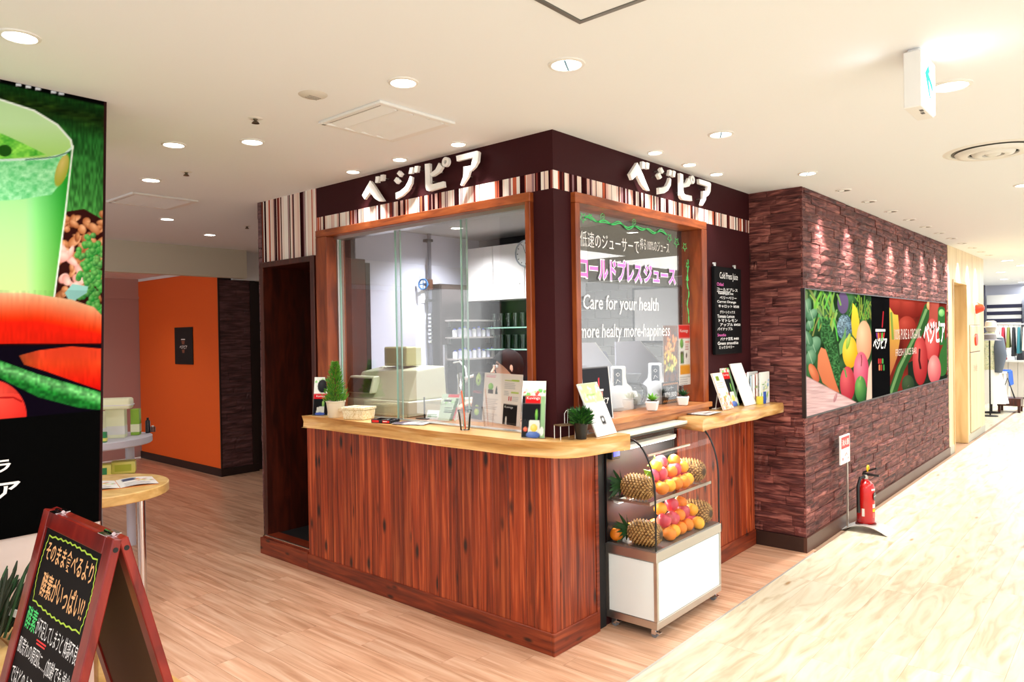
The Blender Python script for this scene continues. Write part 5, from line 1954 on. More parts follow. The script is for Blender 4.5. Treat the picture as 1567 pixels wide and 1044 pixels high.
for cx, cz, s in ((.33, 2.205, .03), (.40, 2.215, .022), (1.27, 2.18, .03), (1.36, 2.16, .034), (1.47, 2.14, .03), (1.505, 2.02, .024), (1.50, 1.93, .02)):
    st = [(cx + s * (1 if k % 2 else .45) * math.cos(PI / 5 * k + .3), cz + s * (1 if k % 2 else .45) * math.sin(PI / 5 * k + .3)) for k in range(11)]
    m.ribbon(st, fr, .005)
for cx, cz in ((.52, 2.23), (.85, 2.235)):
    m.ribbon([(cx + .02 * t_ / 8 * math.cos(t_), cz + .02 * t_ / 8 * math.sin(t_)) for t_ in range(12)], fr, .004)
v2 = [(1.505 + .010 * math.sin(i * .5), 2.06 - .42 * i / 30) for i in range(31)]
m.ribbon(v2, fr, .006)
m.ribbon([(x + .010 * math.sin(i * .8 + 1), z) for i, (x, z) in enumerate(v2)], fr, .005)
m.ribbon([(.20, 2.225), (.225, 2.222)], fr, .006).ribbon([(.24, 2.22), (.265, 2.217)], fr, .006)
m.build('vine_drawing', M_CHALKG, w2)
# poster strip and leaflet taped inside the pane
t = T('nut_poster', 'narrow brown poster of nuts and fruits taped inside the right window', 'poster', (1.27, .066, 1.25))
art_grid('print', frame((1.185, .0635, 1.27), (1, 0, 0), (0, 0, 1)), .185, .355, 30, 60, lines_art((120, 72, 40), [('n', 6, 4, 54, 20, [(60, 40, 36), (150, 60, 40)], 14), ('n', 8, 18, 56, 44, [(230, 120, 40), (240, 150, 60)], 22), ('n', 6, 40, 54, 64, [(236, 200, 60), (220, 160, 40)], 18), ('n', 8, 60, 54, 76, [(90, 130, 50), (200, 190, 80)], 16), ('n', 8, 76, 54, 90, [(40, 26, 30), (70, 40, 60)], 10)], 5), M_PRINT, t)
MB().box(1.185, 1.37, .064, .0655, 1.27, 1.625).build('backing', M_PAPER, t)
t = T('price_poster', 'black hand-lettered price poster with 39,800 yen inside the right window', 'poster', (1.27, .066, 1.13))
MB().box(1.165, 1.38, .064, .067, 1.13, 1.268).build('backing', M_CHALK, t)
f3 = frame((1.165, .0634, 1.13), (1, 0, 0), (0, 0, 1))
m = MB(); m.text('¥39,800', f3, .03, .035, h=.038, w=.15, bold=.01)
m.text('ジューサー', f3, .05, .085, h=.026, w=.09)
m.build('lettering', M_CHALKW, t)
m = MB(); m.ribbon([(.012 + .19 * i / 16, .012 + .012 * (i % 2)) for i in range(17)], f3, .005).ribbon([(.2, .02 + .1 * i / 8) for i in range(9)], f3, .005).ribbon([(.012 + .19 * i / 16, .118 + .012 * (i % 2)) for i in range(17)], f3, .005)
m.build('scalloped_border', M_CHALKO, t)
t = T('product_leaflet', 'tall white product leaflet with red top taped inside the right window', 'leaflet', (1.46, .066, 1.23))
art_grid('print', frame((1.385, .0635, 1.235), (1, 0, 0), (0, 0, 1)), .155, .395, 24, 54, lines_art((244, 244, 240), [('r', 0, 0, 60, 20, (224, 30, 34)), ('e', 16, 28, 9, 7, (60, 140, 60), (130, 200, 90)), ('r', 34, 24, 56, 28, (240, 170, 160)), ('l', 34, 30, 56, 3, 3, (190, 120, 120)), ('r', 8, 40, 26, 58, (40, 60, 40)), ('e', 17, 50, 7, 8, (60, 140, 60)), ('e', 40, 46, 3, 4, (30, 30, 34)), ('r', 6, 60, 58, 74, (236, 160, 40)), ('l', 4, 77, 58, 4, 3.4, (170, 170, 170))], 5), M_PRINT, t)
MB().box(1.385, 1.54, .064, .0655, 1.235, 1.63).build('backing', M_PAPER, t)
f3 = frame((1.385, .0630, 1.235), (1, 0, 0), (0, 0, 1))
m = MB(); m.text('Kuvings', f3, .02, .34, h=.026, w=.11)
m.build('lettering', M_SIGN, t)

# ------------------------------------------------------------------ A-board
t = T('a_board', 'red wooden A-board chalkboard with handwritten Japanese text, front left of the photo', 'chalkboard sign', (-2.04, .28, 0))
YA, YB = -.022, .573
for side in (0, 1):
    top = Vector((-2.070, 0, 1.03)) if side == 0 else Vector((-2.030, 0, 1.03))
    bot = Vector((-2.335, 0, 0)) if side == 0 else Vector((-1.765, 0, 0))
    v = (top - bot).normalized()
    u = Vector((0, -1, 0)) if side == 0 else Vector((0, 1, 0))
    n = u.cross(v)
    Ln = (top - bot).length
    o = Vector((bot.x, YB if side == 0 else YA, 0))
    fr = (o, u, v, n)
    Wd = YB - YA
    th = .026
    lf = MB().prism([(0, 0), (.055, 0), (.055, Ln), (0, Ln)], fr, 0, -th)
    leaf = lf.build('front_stile' if side == 0 else 'rear_stile', M_REDW, t, bevel=.003)
    MB().prism([(Wd - .055, 0), (Wd, 0), (Wd, Ln), (Wd - .055, Ln)], fr, 0, -th).build('front_stile' if side == 0 else 'rear_stile', M_REDW, t, bevel=.003)
    MB().prism([(.0552, Ln - .052), (Wd - .0552, Ln - .052), (Wd - .0552, Ln), (.0552, Ln)], fr, 0, -th).build('top_rail', M_REDW, t, bevel=.003)
    MB().prism([(.0552, .10), (Wd - .0552, .10), (Wd - .0552, .16), (.0552, .16)], fr, 0, -th).build('bottom_rail', M_REDW, t, bevel=.003)
    bd = MB().prism([(.05, .155), (Wd - .05, .155), (Wd - .05, Ln - .048), (.05, Ln - .048)], fr, -.008, -.014).build('chalk_panel', M_CHALK, t)
    MB().prism([(.05, .155), (Wd - .05, .155), (Wd - .05, Ln - .048), (.05, Ln - .048)], fr, -.0142, -.020).build('panel_back', mat('hardboard', S(96, 66, 40), .7), t)
    e = (o + u * (Wd if side == 0 else 0))
    MB().cyl(e + v * (Ln - .03) - n * .013 + Vector((0, -.0008, 0)), e + v * (Ln - .03) - n * .013 + Vector((0, .004, 0)), .0075, n=14).build('bolt_hole', M_BLACKM, t)
    if side == 0:
        f4 = (o, u, v, n)
        d = -.0072
        x0, z0 = .055, Ln - .052 + .055
        m = MB()
        m.text('そのまま食べるより', f4, x0 + .045, z0 - .150, h=.062, w=.40, bold=.012, d=d)
        m.text('酵素がいっぱい!?', f4, x0 + .075, z0 - .255, h=.075, w=.365, bold=.012, d=d)
        m.build('lettering', M_CHALKY, t)
        m = MB()
        out = []
        for i in range(73):
            a = 2 * PI * i / 72
            cx, cz = x0 + .243, z0 - .178
            rx, rz = .222, .106
            ca, sa = math.cos(a), math.sin(a)
            q = max(abs(ca), abs(sa)) ** -.75
            out.append((cx + rx * ca * q * (1 + .02 * (i % 2)), cz + rz * sa * q * (1 + .05 * (i % 2))))
        m.ribbon(out, f4, .005, d)
        m.build('scalloped_outline', M_CHALKL, t)
        m = MB(); m.text('酵素', f4, x0 + .02, z0 - .365, h=.068, w=.095, bold=.008, d=d)
        m.build('lettering', M_CHALKG, t)
        m = MB()
        m.text('が不足してしまうと 体調不良', f4, x0 + .12, z0 - .363, h=.054, w=.35, d=d)
        m.text('肌荒れの原因に…(加齢でも減少', f4, x0 + .012, z0 - .448, h=.056, w=.455, d=d)
        m.text('ではどのように体の中の酵素を', f4, x0 + .012, z0 - .530, h=.056, w=.45, d=d)
        m.text('節約すればいいの…?', f4, x0 + .012, z0 - .612, h=.06, w=.40, d=d)
        m.text('食べ物から取り入れる', f4, x0 + .012, z0 - .692, h=.056, w=.42, d=d)
        m.build('lettering', M_CHALKW, t)
        m = MB()
        m.ribbon([(x0 + .15, z0 - .372), (x0 + .235, z0 - .370)], f4, .005, d).ribbon([(x0 + .155, z0 - .381), (x0 + .23, z0 - .379)], f4, .005, d)
        m.build('underline', M_CHALKR, t)
        m = MB()
        m.ribbon([(x0 + .012, z0 - .622), (x0 + .12, z0 - .620)], f4, .005, d).ribbon([(x0 + .018, z0 - .632), (x0 + .115, z0 - .630)], f4, .005, d)
        m.build('underline', M_CHALKR, t)
for y in (.06, .48):
    m = MB()
    m.cyl((-2.050, y - .03, 1.031), (-2.050, y + .03, 1.031), .006, n=8)
    m.box(-2.072, -2.028, y - .028, y + .028, 1.0285, 1.0305)
    m.build('hinge', M_CHROME, t)

# ------------------------------------------------------------------ left: low wooden bench with vegetables behind the A-board
t = T('wooden_bench', 'light wood slatted bench half hidden behind the left edge of the A-board', 'bench', (-2.02, .85, 0))
for i in range(3):
    MB().box(-2.22 + i * .125, -2.22 + i * .125 + .118, .64, 1.08, .47, .495).build('slat', M_LWOOD, t, bevel=.004)
for x in (-2.20, -1.87):
    for y in (.67, 1.05):
        MB().box(x - .02, x + .02, y - .02, y + .02, 0, .47).build('leg', M_LWOOD, t, bevel=.003)
MB().box(-2.215, -2.185, .70, .75, .495, .74).build('upright', M_LWOOD, t, bevel=.004)
MB().box(-2.215, -2.185, 1.02, 1.07, .495, .74).build('upright', M_LWOOD, t, bevel=.004)
MB().box(-2.228, -2.215, .68, 1.08, .60, .66).build('rail', M_LWOOD, t, bevel=.003)
t = T('wooden_crate', 'low light-wood crate on the floor right of the A-board legs', 'crate', (-1.66, .62, 0))
for i in range(3):
    MB().box(-1.715, -1.70, .50, .95, .02 + i * .092, .10 + i * .092).build('slat', M_LWOOD, t, bevel=.002)
    MB().box(-1.655, -1.64, .50, .95, .02 + i * .092, .10 + i * .092).build('slat', M_LWOOD, t, bevel=.002)
MB().box(-1.715, -1.64, .50, .95, .286, .30).build('top', M_LWOOD, t, bevel=.003)
for y in (.51, .92):
    MB().box(-1.70, -1.655, y, y + .02, 0, .286).build('end_board', M_LWOOD, t)
t = T('saucer', 'blue-grey round saucer on the crate right of the A-board', 'dish', (-1.672, .80, .3005))
m = MB(); m.sm = True
m.lathe([(0, 0), (.03, 0), (.042, .010), (.039, .012), (.028, .004), (0, .004)], 28)
local(m, 'bowl', mat('blue_grey_glaze', S(140, 138, 190), .35), t, angle=60)
t = T('asparagus_bundle', 'bundle of dark green vegetable stalks leaning behind the A-board', 'vegetables', (-2.03, .96, .496))
r = random.Random(6)
for i in range(54):
    a = r.uniform(-.12, .05); b = r.uniform(-.06, .06)
    p0 = Vector((-.02 + a, -.05 + b, .01 + .05 * r.random()))
    p1 = p0 + Vector((r.uniform(.05, .17), r.uniform(-.02, .05), .15 + .08 * r.random()))
    m = MB(); m.sm = True
    m.tube([p0, p0.lerp(p1, .7), p0.lerp(p1, .86), p1], [.0045, .005, .0065, .002], 6)
    local(m, 'stalk', mat('dark_stalk', S(40, 52, 30), .6, vary=.3) if i % 3 else M_LEAFD, t, angle=80)
m = MB(); m.cyl((.0, -.03, .07), (.01, -.03, .09), .085, n=18)
local(m, 'paper_band', M_PAPER, t)

# round wooden table with magazine
t = T('round_table', 'low round light-wood table with a chrome leg beside the poster pillar', 'table', (-1.22, 2.60, 0))
m = MB(); m.sm = True
m.lathe([(0, .645), (.40, .645), (.405, .65), (.405, .698), (.40, .703), (0, .703)], 56)
local(m, 'table_top', M_LWOOD, t, angle=40)
for a in (-1.0, 1.2, 3.3):
    m = MB(); m.sm = True
    m.cyl((.30 * math.cos(a), .30 * math.sin(a), 0), (.30 * math.cos(a), .30 * math.sin(a), .645), .024, n=20)
    local(m, 'leg', M_CHROME, t)
t = T('magazine', 'open white magazine lying on the round light-wood table', 'magazine', (-1.12, 2.53, .7035), -.25)
for s in (-1, 1):
    a = art_grid('page', frame((-.21 if s < 0 else .002, -.14, .004), (1, 0, 0), (0, 1, 0)), .208, .28, 18, 22, lines_art((248, 246, 240), [('r', 8, 8, 30, 34, (60, 70, 110)), ('n', 30, 20, 56, 50, [(210, 60, 50), (230, 190, 60), (120, 170, 80)], 12), ('l', 8, 50, 52, 6, 6, (150, 140, 140))], 3 + s), M_PRINT, None,
                 bend=(lambda U, V: .010 * np.sin(U * PI)))
    a.parent = t
local(MB().box(-.21, .21, -.14, .14, 0, .004), 'cover', mat('magazine_cover', S(226, 150, 90), .5), t)

_n0 = set(bpy.data.objects)
# white two-tier oval shelf with products
t = T('display_shelf', 'white two-tier oval display shelf with products in front of the pink door', 'shelf', (-.86, 3.52, 0), 0)
for z, rx in ((.80, .44), (.44, .42)):
    m = MB(); m.sm = True
    m.M = Matrix.Diagonal((1.0, .8, 1, 1))
    m.lathe([(0, z), (rx - .01, z), (rx, z + .008), (rx, z + .052), (rx - .008, z + .056), (0, z + .056)], 56)
    local(m, 'tier', mat('shelf_white', S(214, 212, 226), .4), t, angle=40)
for a, b in ((-.26, -.18), (.29, .0), (-.2, .2)):
    m = MB(); m.sm = True
    m.cyl((a, b, 0), (a, b, .80), .032, n=20)
    local(m, 'post', MATS['shelf_white'], t)


def bottle(label, loc, r_, h, c, capc, group, nm='pump_bottle'):
    t = T(nm, label, 'bottle', loc, 0, group)
    m = MB(); m.sm = True
    m.lathe([(0, 0), (r_ * .95, 0), (r_, .004), (r_, h * .74), (r_ * .8, h * .82), (r_ * .45, h * .86)], 20)
    local(m, 'body', c, t, angle=50)
    m = MB(); m.cyl((0, 0, h * .86), (0, 0, h), r_ * .48, n=14)
    local(m, 'cap', capc, t)
    return t


def carton(label, loc, rz, sx, sy, sz, c, band, group, nm='carton'):
    t = T(nm, label, 'box', loc, rz, group)
    local(MB().box(-sx / 2, sx / 2, -sy / 2, sy / 2, 0, sz), 'box_body', c, t, bevel=.003)
    local(MB().box(-sx / 2 - .0008, sx / 2 + .0008, -sy / 2 - .0008, sy / 2 + .0008, sz * .12, sz * .42), 'printed_band', band, t)
    return t


M_YEL = mat('lemon_pack', S(232, 226, 110), .4)
M_GRNP = mat('green_pack', S(40, 140, 80), .4)
M_PALEY = mat('pale_yellow_pack', S(248, 250, 214), .4)
zs = .8565
carton('small deep green packet at the front of the top tier, left one', (-1.06, 3.26, zs), -.7, .075, .03, .075, M_GRNP, M_YEL, 'packets on the white shelf', 'packet')
carton('small deep green packet at the front of the top tier, right one', (-.99, 3.24, zs), -.7, .075, .03, .075, M_GRNP, M_YEL, 'packets on the white shelf', 'packet')
carton('tall white carton on the top tier nearest the poster', (-1.06, 3.42, zs), -.6, .10, .07, .24, M_WPLAST, M_PALEY, 'cartons on the white shelf')
carton('tall pale carton in the middle of the top tier', (-.96, 3.38, zs), -.6, .09, .07, .21, M_PALEY, M_WPLAST, 'cartons on the white shelf')
carton('wide pale yellow carton right of the middle on the top tier', (-.82, 3.42, zs), -.6, .13, .08, .215, M_PALEY, M_WPLAST, 'cartons on the white shelf')
carton('lime green carton at the right end of the top tier', (-.66, 3.47, zs), -.6, .06, .07, .20, mat('lime_pack', S(150, 196, 70), .4), M_PALEY, 'cartons on the white shelf')
t = T('tub', 'rounded pale yellow tub lying across the tall cartons', 'tub', (-.86, 3.42, zs + .216), -.62)
local(MB().box(-.15, .15, -.06, .06, 0, .085), 'body', M_PALEY, t, bevel=.025, segs=3, smooth=True)
local(MB().box(-.152, .152, -.062, .062, .028, .036), 'lid_band', M_WPLAST, t)
bottle('small dark bottle at the right end of the top tier', (-.56, 3.50, zs), .018, .12, mat('dark_bottle', S(40, 34, 40), .3), M_BLACK, 'bottles on the white shelf', 'bottle')
bottle('tiny brown jar beside the dark bottle on the top tier', (-.51, 3.53, zs), .02, .05, mat('brown_jar', S(110, 70, 60), .3), M_WHITE, 'bottles on the white shelf', 'jar')
zs = .4965
for i, (x, y, z, c) in enumerate([(-.98, 3.36, 0, M_YEL), (-.80, 3.38, 0, M_YEL), (-.79, 3.38, .095, M_YEL), (-.97, 3.36, .095, M_YEL)]):
    t = T('tea_pack', 'yellow-green soft pack on the lower tier, %s' % ['bottom left', 'bottom right', 'top right', 'top left'][i], 'pack', (x, y, zs + z), -.55 + .06 * i, 'soft packs on the lower tier')
    local(MB().box(-.085, .085, -.06, .06, 0, .092), 'pack_body', c, t, bevel=.018, segs=2, smooth=True)
    local(MB().box(-.055, .055, -.0606, -.0595, .02, .07), 'printed_label', M_GRNP if i % 2 else mat('lime_label', S(190, 200, 60), .5), t)
carton('dark blue slim carton on the lower tier beside the packs', (-1.08, 3.30, zs), -.5, .05, .04, .075, mat('navy_pack', S(34, 40, 96), .4), M_WHITE, 'cartons on the white shelf')

for o_ in set(bpy.data.objects) - _n0:
    if o_.parent is None:
        o_.location += Vector((-.02 if o_.name.startswith('display_shelf') else .10, .20, 0))

# black icon plaque on the orange wall
t = T('icon_plaque', 'small black plaque with juice cup icon on the orange wall', 'sign', (1.2, 6.66, 1.28))
MB().box(1.186, 1.1985, 6.435, 6.91, 1.28, 1.735).build('plate', M_BLACKM, t, bevel=.003)
fr = frame((1.1852, 6.91, 1.28), (0, -1, 0), (0, 0, 1))
m = MB(); m.text('ベジピア', fr, .14, .19, h=.045, w=.20, bold=.02).flat([(.18, .30), (.29, .30), (.29, .312), (.18, .312)], fr)
m.build('lettering', M_SIGN, t)
m = MB(); m.flat([(.19, .29), (.28, .29), (.265, .245), (.205, .245)], fr).flat([(.20, .18), (.27, .18), (.265, .14), (.21, .14)], fr)
m.build('cup_icon', mat('rust_icon', S(130, 80, 60), .6), t)

# ------------------------------------------------------------------ fire extinguisher and its stand
t = T('extinguisher_stand', 'silver floor stand with red and white fire extinguisher plate', 'stand', (3.24, -.52, 0))
m = MB(); m.sm = True
pr = [(-.165 + .33 * i / 14, .055 * math.sin(PI * i / 14)) for i in range(15)]
vs = [(x, -.565 + a, z + dz) for dz in (0, .006) for a, z in pr for x in (3.13, 3.35)]
k = 30
fs = []
for i in range(14):
    fs += [(2 * i, 2 * i + 1, 2 * i + 3, 2 * i + 2), (k + 2 * i, k + 2 * i + 2, k + 2 * i + 3, k + 2 * i + 1), (2 * i, 2 * i + 2, k + 2 * i + 2, k + 2 * i), (2 * i + 1, k + 2 * i + 1, k + 2 * i + 3, 2 * i + 3)]
fs += [(0, k, k + 1, 1), (28, 29, k + 29, k + 28)]
m.add(vs, fs)
m.build('base', mat('silver_paint', S(206, 206, 202), .4, .5), t)
MB().cyl((3.24, -.55, .044), (3.24, -.55, .060), .075, n=28).build('cup_ring', mat('dark_ring', S(120, 60, 54), .5), t)
MB().box(3.135, 3.158, -.448, -.436, .034, .755).build('pole', M_STEEL, t)
MB().box(2.93, 3.16, -.462, -.449, .545, .765).build('plate', M_WHITE, t, bevel=.002)
fr = frame((2.93, -.4625, .545), (1, 0, 0), (0, 0, 1))
m = MB(); m.flat([(.015, .12), (.215, .12), (.215, .208), (.015, .208)], fr).flat([(.04, .03), (.06, .03), (.06, .05), (.04, .05)], fr).ribbon([(.10, .06), (.14, .08), (.16, .06)], fr, .006).flat([(.17, .03), (.19, .03), (.185, .05)], fr)
m.build('red_print', mat('sign_red', S(226, 60, 60), .5), t)
m = MB(); m.text('消火器', fr, .03, .14, h=.05, w=.17, bold=.01, d=.0006)
m.build('lettering', M_SIGN, t)
t = T('fire_extinguisher', 'red fire extinguisher standing on the silver stand by the stone wall', 'fire extinguisher', (3.24, -.55, .0605))
m = MB(); m.sm = True
m.lathe([(0, 0), (.060, 0), (.066, .006), (.066, .275), (.058, .305), (.036, .325), (.024, .332), (.022, .345)], 32)
local(m, 'cylinder', M_RED, t, angle=50)
m = MB(); m.sm = True
m.cyl((0, 0, .343), (0, 0, .378), .02, n=16)
local(m, 'valve', M_STEEL, t)
m = MB()
m.hexa([(-.012, -.10, .372), (.012, -.10, .372), (.012, .02, .372), (-.012, .02, .372)], [(-.010, -.10, .384), (.010, -.10, .384), (.012, .02, .392), (-.012, .02, .392)])
local(m, 'lower_handle', M_BLACK, t)
m = MB()
m.hexa([(-.010, -.085, .430), (.010, -.085, .430), (.012, .015, .388), (-.012, .015, .388)], [(-.010, -.085, .442), (.010, -.085, .442), (.012, .015, .402), (-.012, .015, .402)])
local(m, 'lever', M_BLACK, t)
m = MB(); m.sm = True
m.tube([(.0 + .021 * math.cos(a * PI / 8), -.02 + .0, .428 + .021 * math.sin(a * PI / 8)) for a in range(17)], .0065, 8)
local(m, 'safety_pin', mat('safety_yellow', S(244, 200, 20), .4), t)
m = MB(); m.sm = True
m.tube([(-.02, 0, .362), (-.06, .02, .358), (-.085, .03, .30), (-.086, .03, .16), (-.078, .03, .09)], [.011, .012, .012, .012, .014], 10)
local(m, 'hose', M_BLACK, t)
def curved_label(name, a0, a1, z0, z1, material, r_=.0668, n=12):
    m = MB()
    vs = [(r_ * math.cos(a0 + (a1 - a0) * i / n), r_ * math.sin(a0 + (a1 - a0) * i / n), z) for z in (z0, z1) for i in range(n + 1)]
    m.add(vs, [(i, i + 1, n + 2 + i, n + 1 + i) for i in range(n)])
    return local(m, name, material, t)
curved_label('white_label', -2.2, -1.2, .262, .275, M_SIGN)
m = MB(); m.M = Matrix.Translation((.0, -.0672, .215))
m.cyl((0, .001, 0), (0, -.0006, 0), .034, n=24)
local(m, 'round_label', M_BLACK, t)
m = MB()
frx = frame((-.028, -.0690, .21), (1, 0, 0), (0, 0, 1)); m.text('NISHI', frx, 0, 0, h=.012, w=.054)
local(m, 'label_bar', M_SIGN, t)
curved_label('white_label', -2.05, -1.3, .125, .155, mat('off_white', S(236, 230, 220), .5))
curved_label('yellow_label', -2.05, -1.15, .095, .118, MATS['safety_yellow'])
curved_label('pink_label', -2.05, -1.2, .05, .088, mat('pale_red', S(220, 110, 100), .5))
curved_label('white_label', -3.3, -3.0, .06, .12, MATS['off_white'])

# alarm fittings on the maple wall
t = T('alarm_lamp', 'red dome alarm lamp on the maple wall', 'lamp', (9.32, -.392, 1.85))
m = MB(); m.sm = True
m.M = Matrix.Rotation(PI / 2, 4, 'X')
m.lathe([(.085, 0), (.085, .02), (.07, .05), (.045, .10), (.015, .115), (0, .116)], 24)
local(m, 'dome', mat('alarm_red', S(235, 60, 24), .3, emit=.25), t)
m = MB(); m.M = Matrix.Rotation(PI / 2, 4, 'X')
m.lathe([(0, 0), (.10, 0), (.10, .012), (0, .012)], 24)
local(m, 'flange', M_WHITE, t)
t = T('hydrant_cabinet', 'tall flush maple hydrant cabinet door with red alarm button', 'cabinet', (9.25, -.392, .1))
MB().box(8.86, 9.66, -.404, -.392, .12, 1.22).build('door', M_VENEER, t, bevel=.003)
MB().box(8.86, 9.66, -.404, -.392, 1.235, 1.60).build('upper_panel', M_VENEER, t, bevel=.003)
MB().box(8.85, 9.67, -.396, -.392, .11, 1.61).build('shadow_gap', mat('gap_brown', S(120, 96, 66), .6), t)
m = MB(); m.cyl((9.24, -.404, 1.40), (9.24, -.425, 1.40), .085, n=24)
bt = m.build('alarm_button', MATS['alarm_red'], t)
fr = frame((9.05, -.4045, .95), (1, 0, 0), (0, 0, 1))
m = MB(); m.text('消火栓', fr, 0, 0, h=.1, w=.32)
m.build('lettering', mat('faint_red', S(214, 150, 120), .6), t)
t = T('door_switch', 'small white switch plate on the maple wall beside the recessed door', 'switch', (8.28, -.25, 1.2))
MB().box(7.93, 8.0, -.255, -.2505, 1.36, 1.46).build('plate', M_WHITE, t)
# ------------------------------------------------------------------ kitchen inside the kiosk
t = T('worktop', 'inner service worktop behind the sliding panes', 'worktop', (.36, 1.3, 0))
MB().box(.122, .445, .135, .64, 1.03, 1.064).box(.122, .60, .64, 1.98, 1.03, 1.064).build('top', mat('worktop_wood', S(150, 104, 72), .4), t)
MB().box(.15, .43, .14, .66, 0, 1.03).box(.15, .58, .66, 1.96, 0, 1.03).build('carcass', mat('worktop_carcass', S(120, 110, 104), .6), t)
t = T('worktop', 'steel worktop along the window with marker writing', 'worktop', (.9, .35, 0))
MB().box(.45, 2.2, .122, .62, 1.075, 1.112).build('top', M_STEEL, t)
MB().box(.47, 2.18, .14, .60, 0, 1.075).build('carcass', MATS['worktop_carcass'], t)

# cash register
t = T('cash_register', 'beige cash register with black display behind the left sliding pane', 'cash register', (.34, 1.55, 1.0645))
MB().box(.17, .56, 1.22, 1.90, 1.0645, 1.165).build('drawer', M_BEIGE, t, bevel=.006)
MB().box(.166, .170, 1.26, 1.86, 1.085, 1.15).build('drawer_front', mat('beige_front', S(170, 170, 142), .45), t, bevel=.0015)
MB().hexa([(.20, 1.25, 1.166), (.54, 1.25, 1.166), (.54, 1.88, 1.166), (.20, 1.88, 1.166)], [(.30, 1.27, 1.36), (.54, 1.27, 1.38), (.54, 1.86, 1.38), (.30, 1.86, 1.34)]).build('body', M_BEIGE, t, bevel=.01, segs=2)
MB().hexa([(.168, 1.60, 1.20), (.25, 1.60, 1.20), (.25, 1.90, 1.20), (.168, 1.90, 1.20)], [(.215, 1.62, 1.315), (.27, 1.62, 1.315), (.27, 1.885, 1.315), (.215, 1.885, 1.315)]).build('display_hood', M_BEIGE, t, bevel=.006)
fr = frame((.1675, 1.885, 1.208), (0, -1, 0), (.375, 0, .927))
MB().prism([(0, 0), (.27, 0), (.255, .10), (.015, .10)], fr, .002, -.004).build('screen', mat('screen_black', S(10, 12, 14), .15), t)
MB().box(.36, .50, 1.45, 1.69, 1.38, 1.512).build('rear_monitor', mat('olive_case', S(164, 160, 112), .45), t, bevel=.008)
MB().box(.355, .36, 1.465, 1.675, 1.40, 1.50).build('rear_screen', mat('olive_screen', S(140, 140, 92), .3), t)
m = MB()
for i in range(5):
    for j in range(3):
        m.box(.40 + j * .03, .42 + j * .03, 1.58 + i * .045, 1.61 + i * .045, 1.355, 1.368)
m.build('keys', mat('key_grey', S(210, 208, 196), .5), t)
t.location.y += .10
t = T('register_tray', 'thin clear tray on a thin black post beside the cash register', 'stand', (.22, 1.13, 1.0645))
MB().cyl((.20, 1.20, 1.0645), (.20, 1.20, 1.20), .005, n=8).box(.17, .26, 1.15, 1.25, 1.0645, 1.070).build('post', M_BLACK, t)
MB().box(.16, .27, .98, 1.24, 1.165, 1.169).build('tray_plate', M_GLASSC, t)
t = T('card_stand', 'small green and white card with red header standing behind the middle pane', 'sign', (.20, .98, 1.0645))
tt, fr = easel_card('flyer', 'pale green juice flyer with red header standing behind the middle pane', (.20, 1.0, 1.0648), -PI / 2 + .2, .13, .165, .32,
                    lines_art((196, 216, 190), [('r', 22, 0, 60, 12, (214, 50, 60)), ('n', 0, 14, 60, 40, [(140, 190, 120), (210, 226, 200)], 18), ('r', 10, 20, 36, 27, (30, 40, 34)), ('l', 16, 46, 48, 3, 7, (40, 60, 50)), ('p', [(50, 14), (60, 14), (50, 90), (38, 90)], (60, 90, 40)), ('p', [(56, 40), (60, 50), (54, 90), (48, 90)], (200, 40, 50))], 3), 26, 36, cat='flyer')
for c in list(t.children):
    bpy.data.objects.remove(c)
bpy.data.objects.remove(t)
t, fr = easel_card('price_note', 'small white paper note standing left of the flyer behind the panes', (.20, 1.13, 1.0648), -PI / 2 + .25, .10, .06, .5, lines_art((240, 240, 236), [('l', 8, 40, 52, 2, 20, (110, 160, 110))], 3), 14, 12, cat='note')

# bifold menu sheet
t = T('menu_sheet', 'large bifold menu with black pear panel and white juice panels behind the right pane', 'menu', (.30, .70, 1.0645))
u = Vector((-.13, -.51, 0)).normalized()
v = Vector((.10 * .9, -.03, 1)).normalized()
v = (v - u * v.dot(u)).normalized()
o = Vector((.355, .945, 1.066))
fr = (o, u, v, u.cross(v))
MENU = [('r', 0, 0, 36, 100, (14, 12, 14)), ('e', 17, 16, 9, 13, (120, 170, 40), (214, 236, 120)), ('e', 17, 18, 2, 3, (60, 60, 30)), ('e', 17, 6, 3, 5, (190, 220, 100)),
        ('e', 17, 78, 9, 9, (120, 180, 50), (220, 240, 130)), ('r', 4, 72, 30, 98, (60, 56, 60)), ('e', 17, 84, 8, 7, (130, 190, 50), (220, 240, 130)),
        ('l', 42, 5, 74, 2, 3, (230, 140, 160)), ('e', 58, 28, 8, 7, (90, 170, 50), (170, 226, 100)), ('r', 50, 34, 66, 42, (50, 34, 30)), ('p', [(74, 30), (77, 26), (80, 42), (73, 42)], (30, 34, 30)),
        ('l', 42, 52, 84, 8, 3, (196, 190, 190)), ('l', 42, 82, 84, 5, 3, (206, 200, 200)), ('r', 100, 12, 122, 14, (180, 190, 60)), ('l', 100, 17, 140, 4, 3.5, (190, 190, 190)), ('r', 120, 11, 142, 14, (170, 200, 60)),
        ('l', 100, 34, 116, 3, 3.5, (190, 190, 190)), ('r', 120, 35, 142, 38, (170, 200, 60)), ('r', 113, 44, 116, 53, (200, 50, 60)), ('r', 119, 44, 122, 53, (200, 50, 60)), ('l', 124, 44, 142, 3, 3.5, (200, 200, 200)),
        ('r', 100, 60, 140, 104, (16, 14, 18)), ('p', [(108, 84), (111, 84), (113, 104), (106, 104)], (230, 230, 226))]
a = art_grid('print', fr, .525, .292, 100, 60, lines_art((240, 232, 226), MENU, 3, 150, 100, .8), M_PRINT, t, d=.0008)
MB().prism([(0, 0), (.525, 0), (.525, .292), (0, .292)], fr, 0, -.003).build('board', M_PAPER, t)
m = MB(); m.text('ANGLE C', fr, .008, .162, h=.016, w=.10, d=.0014)
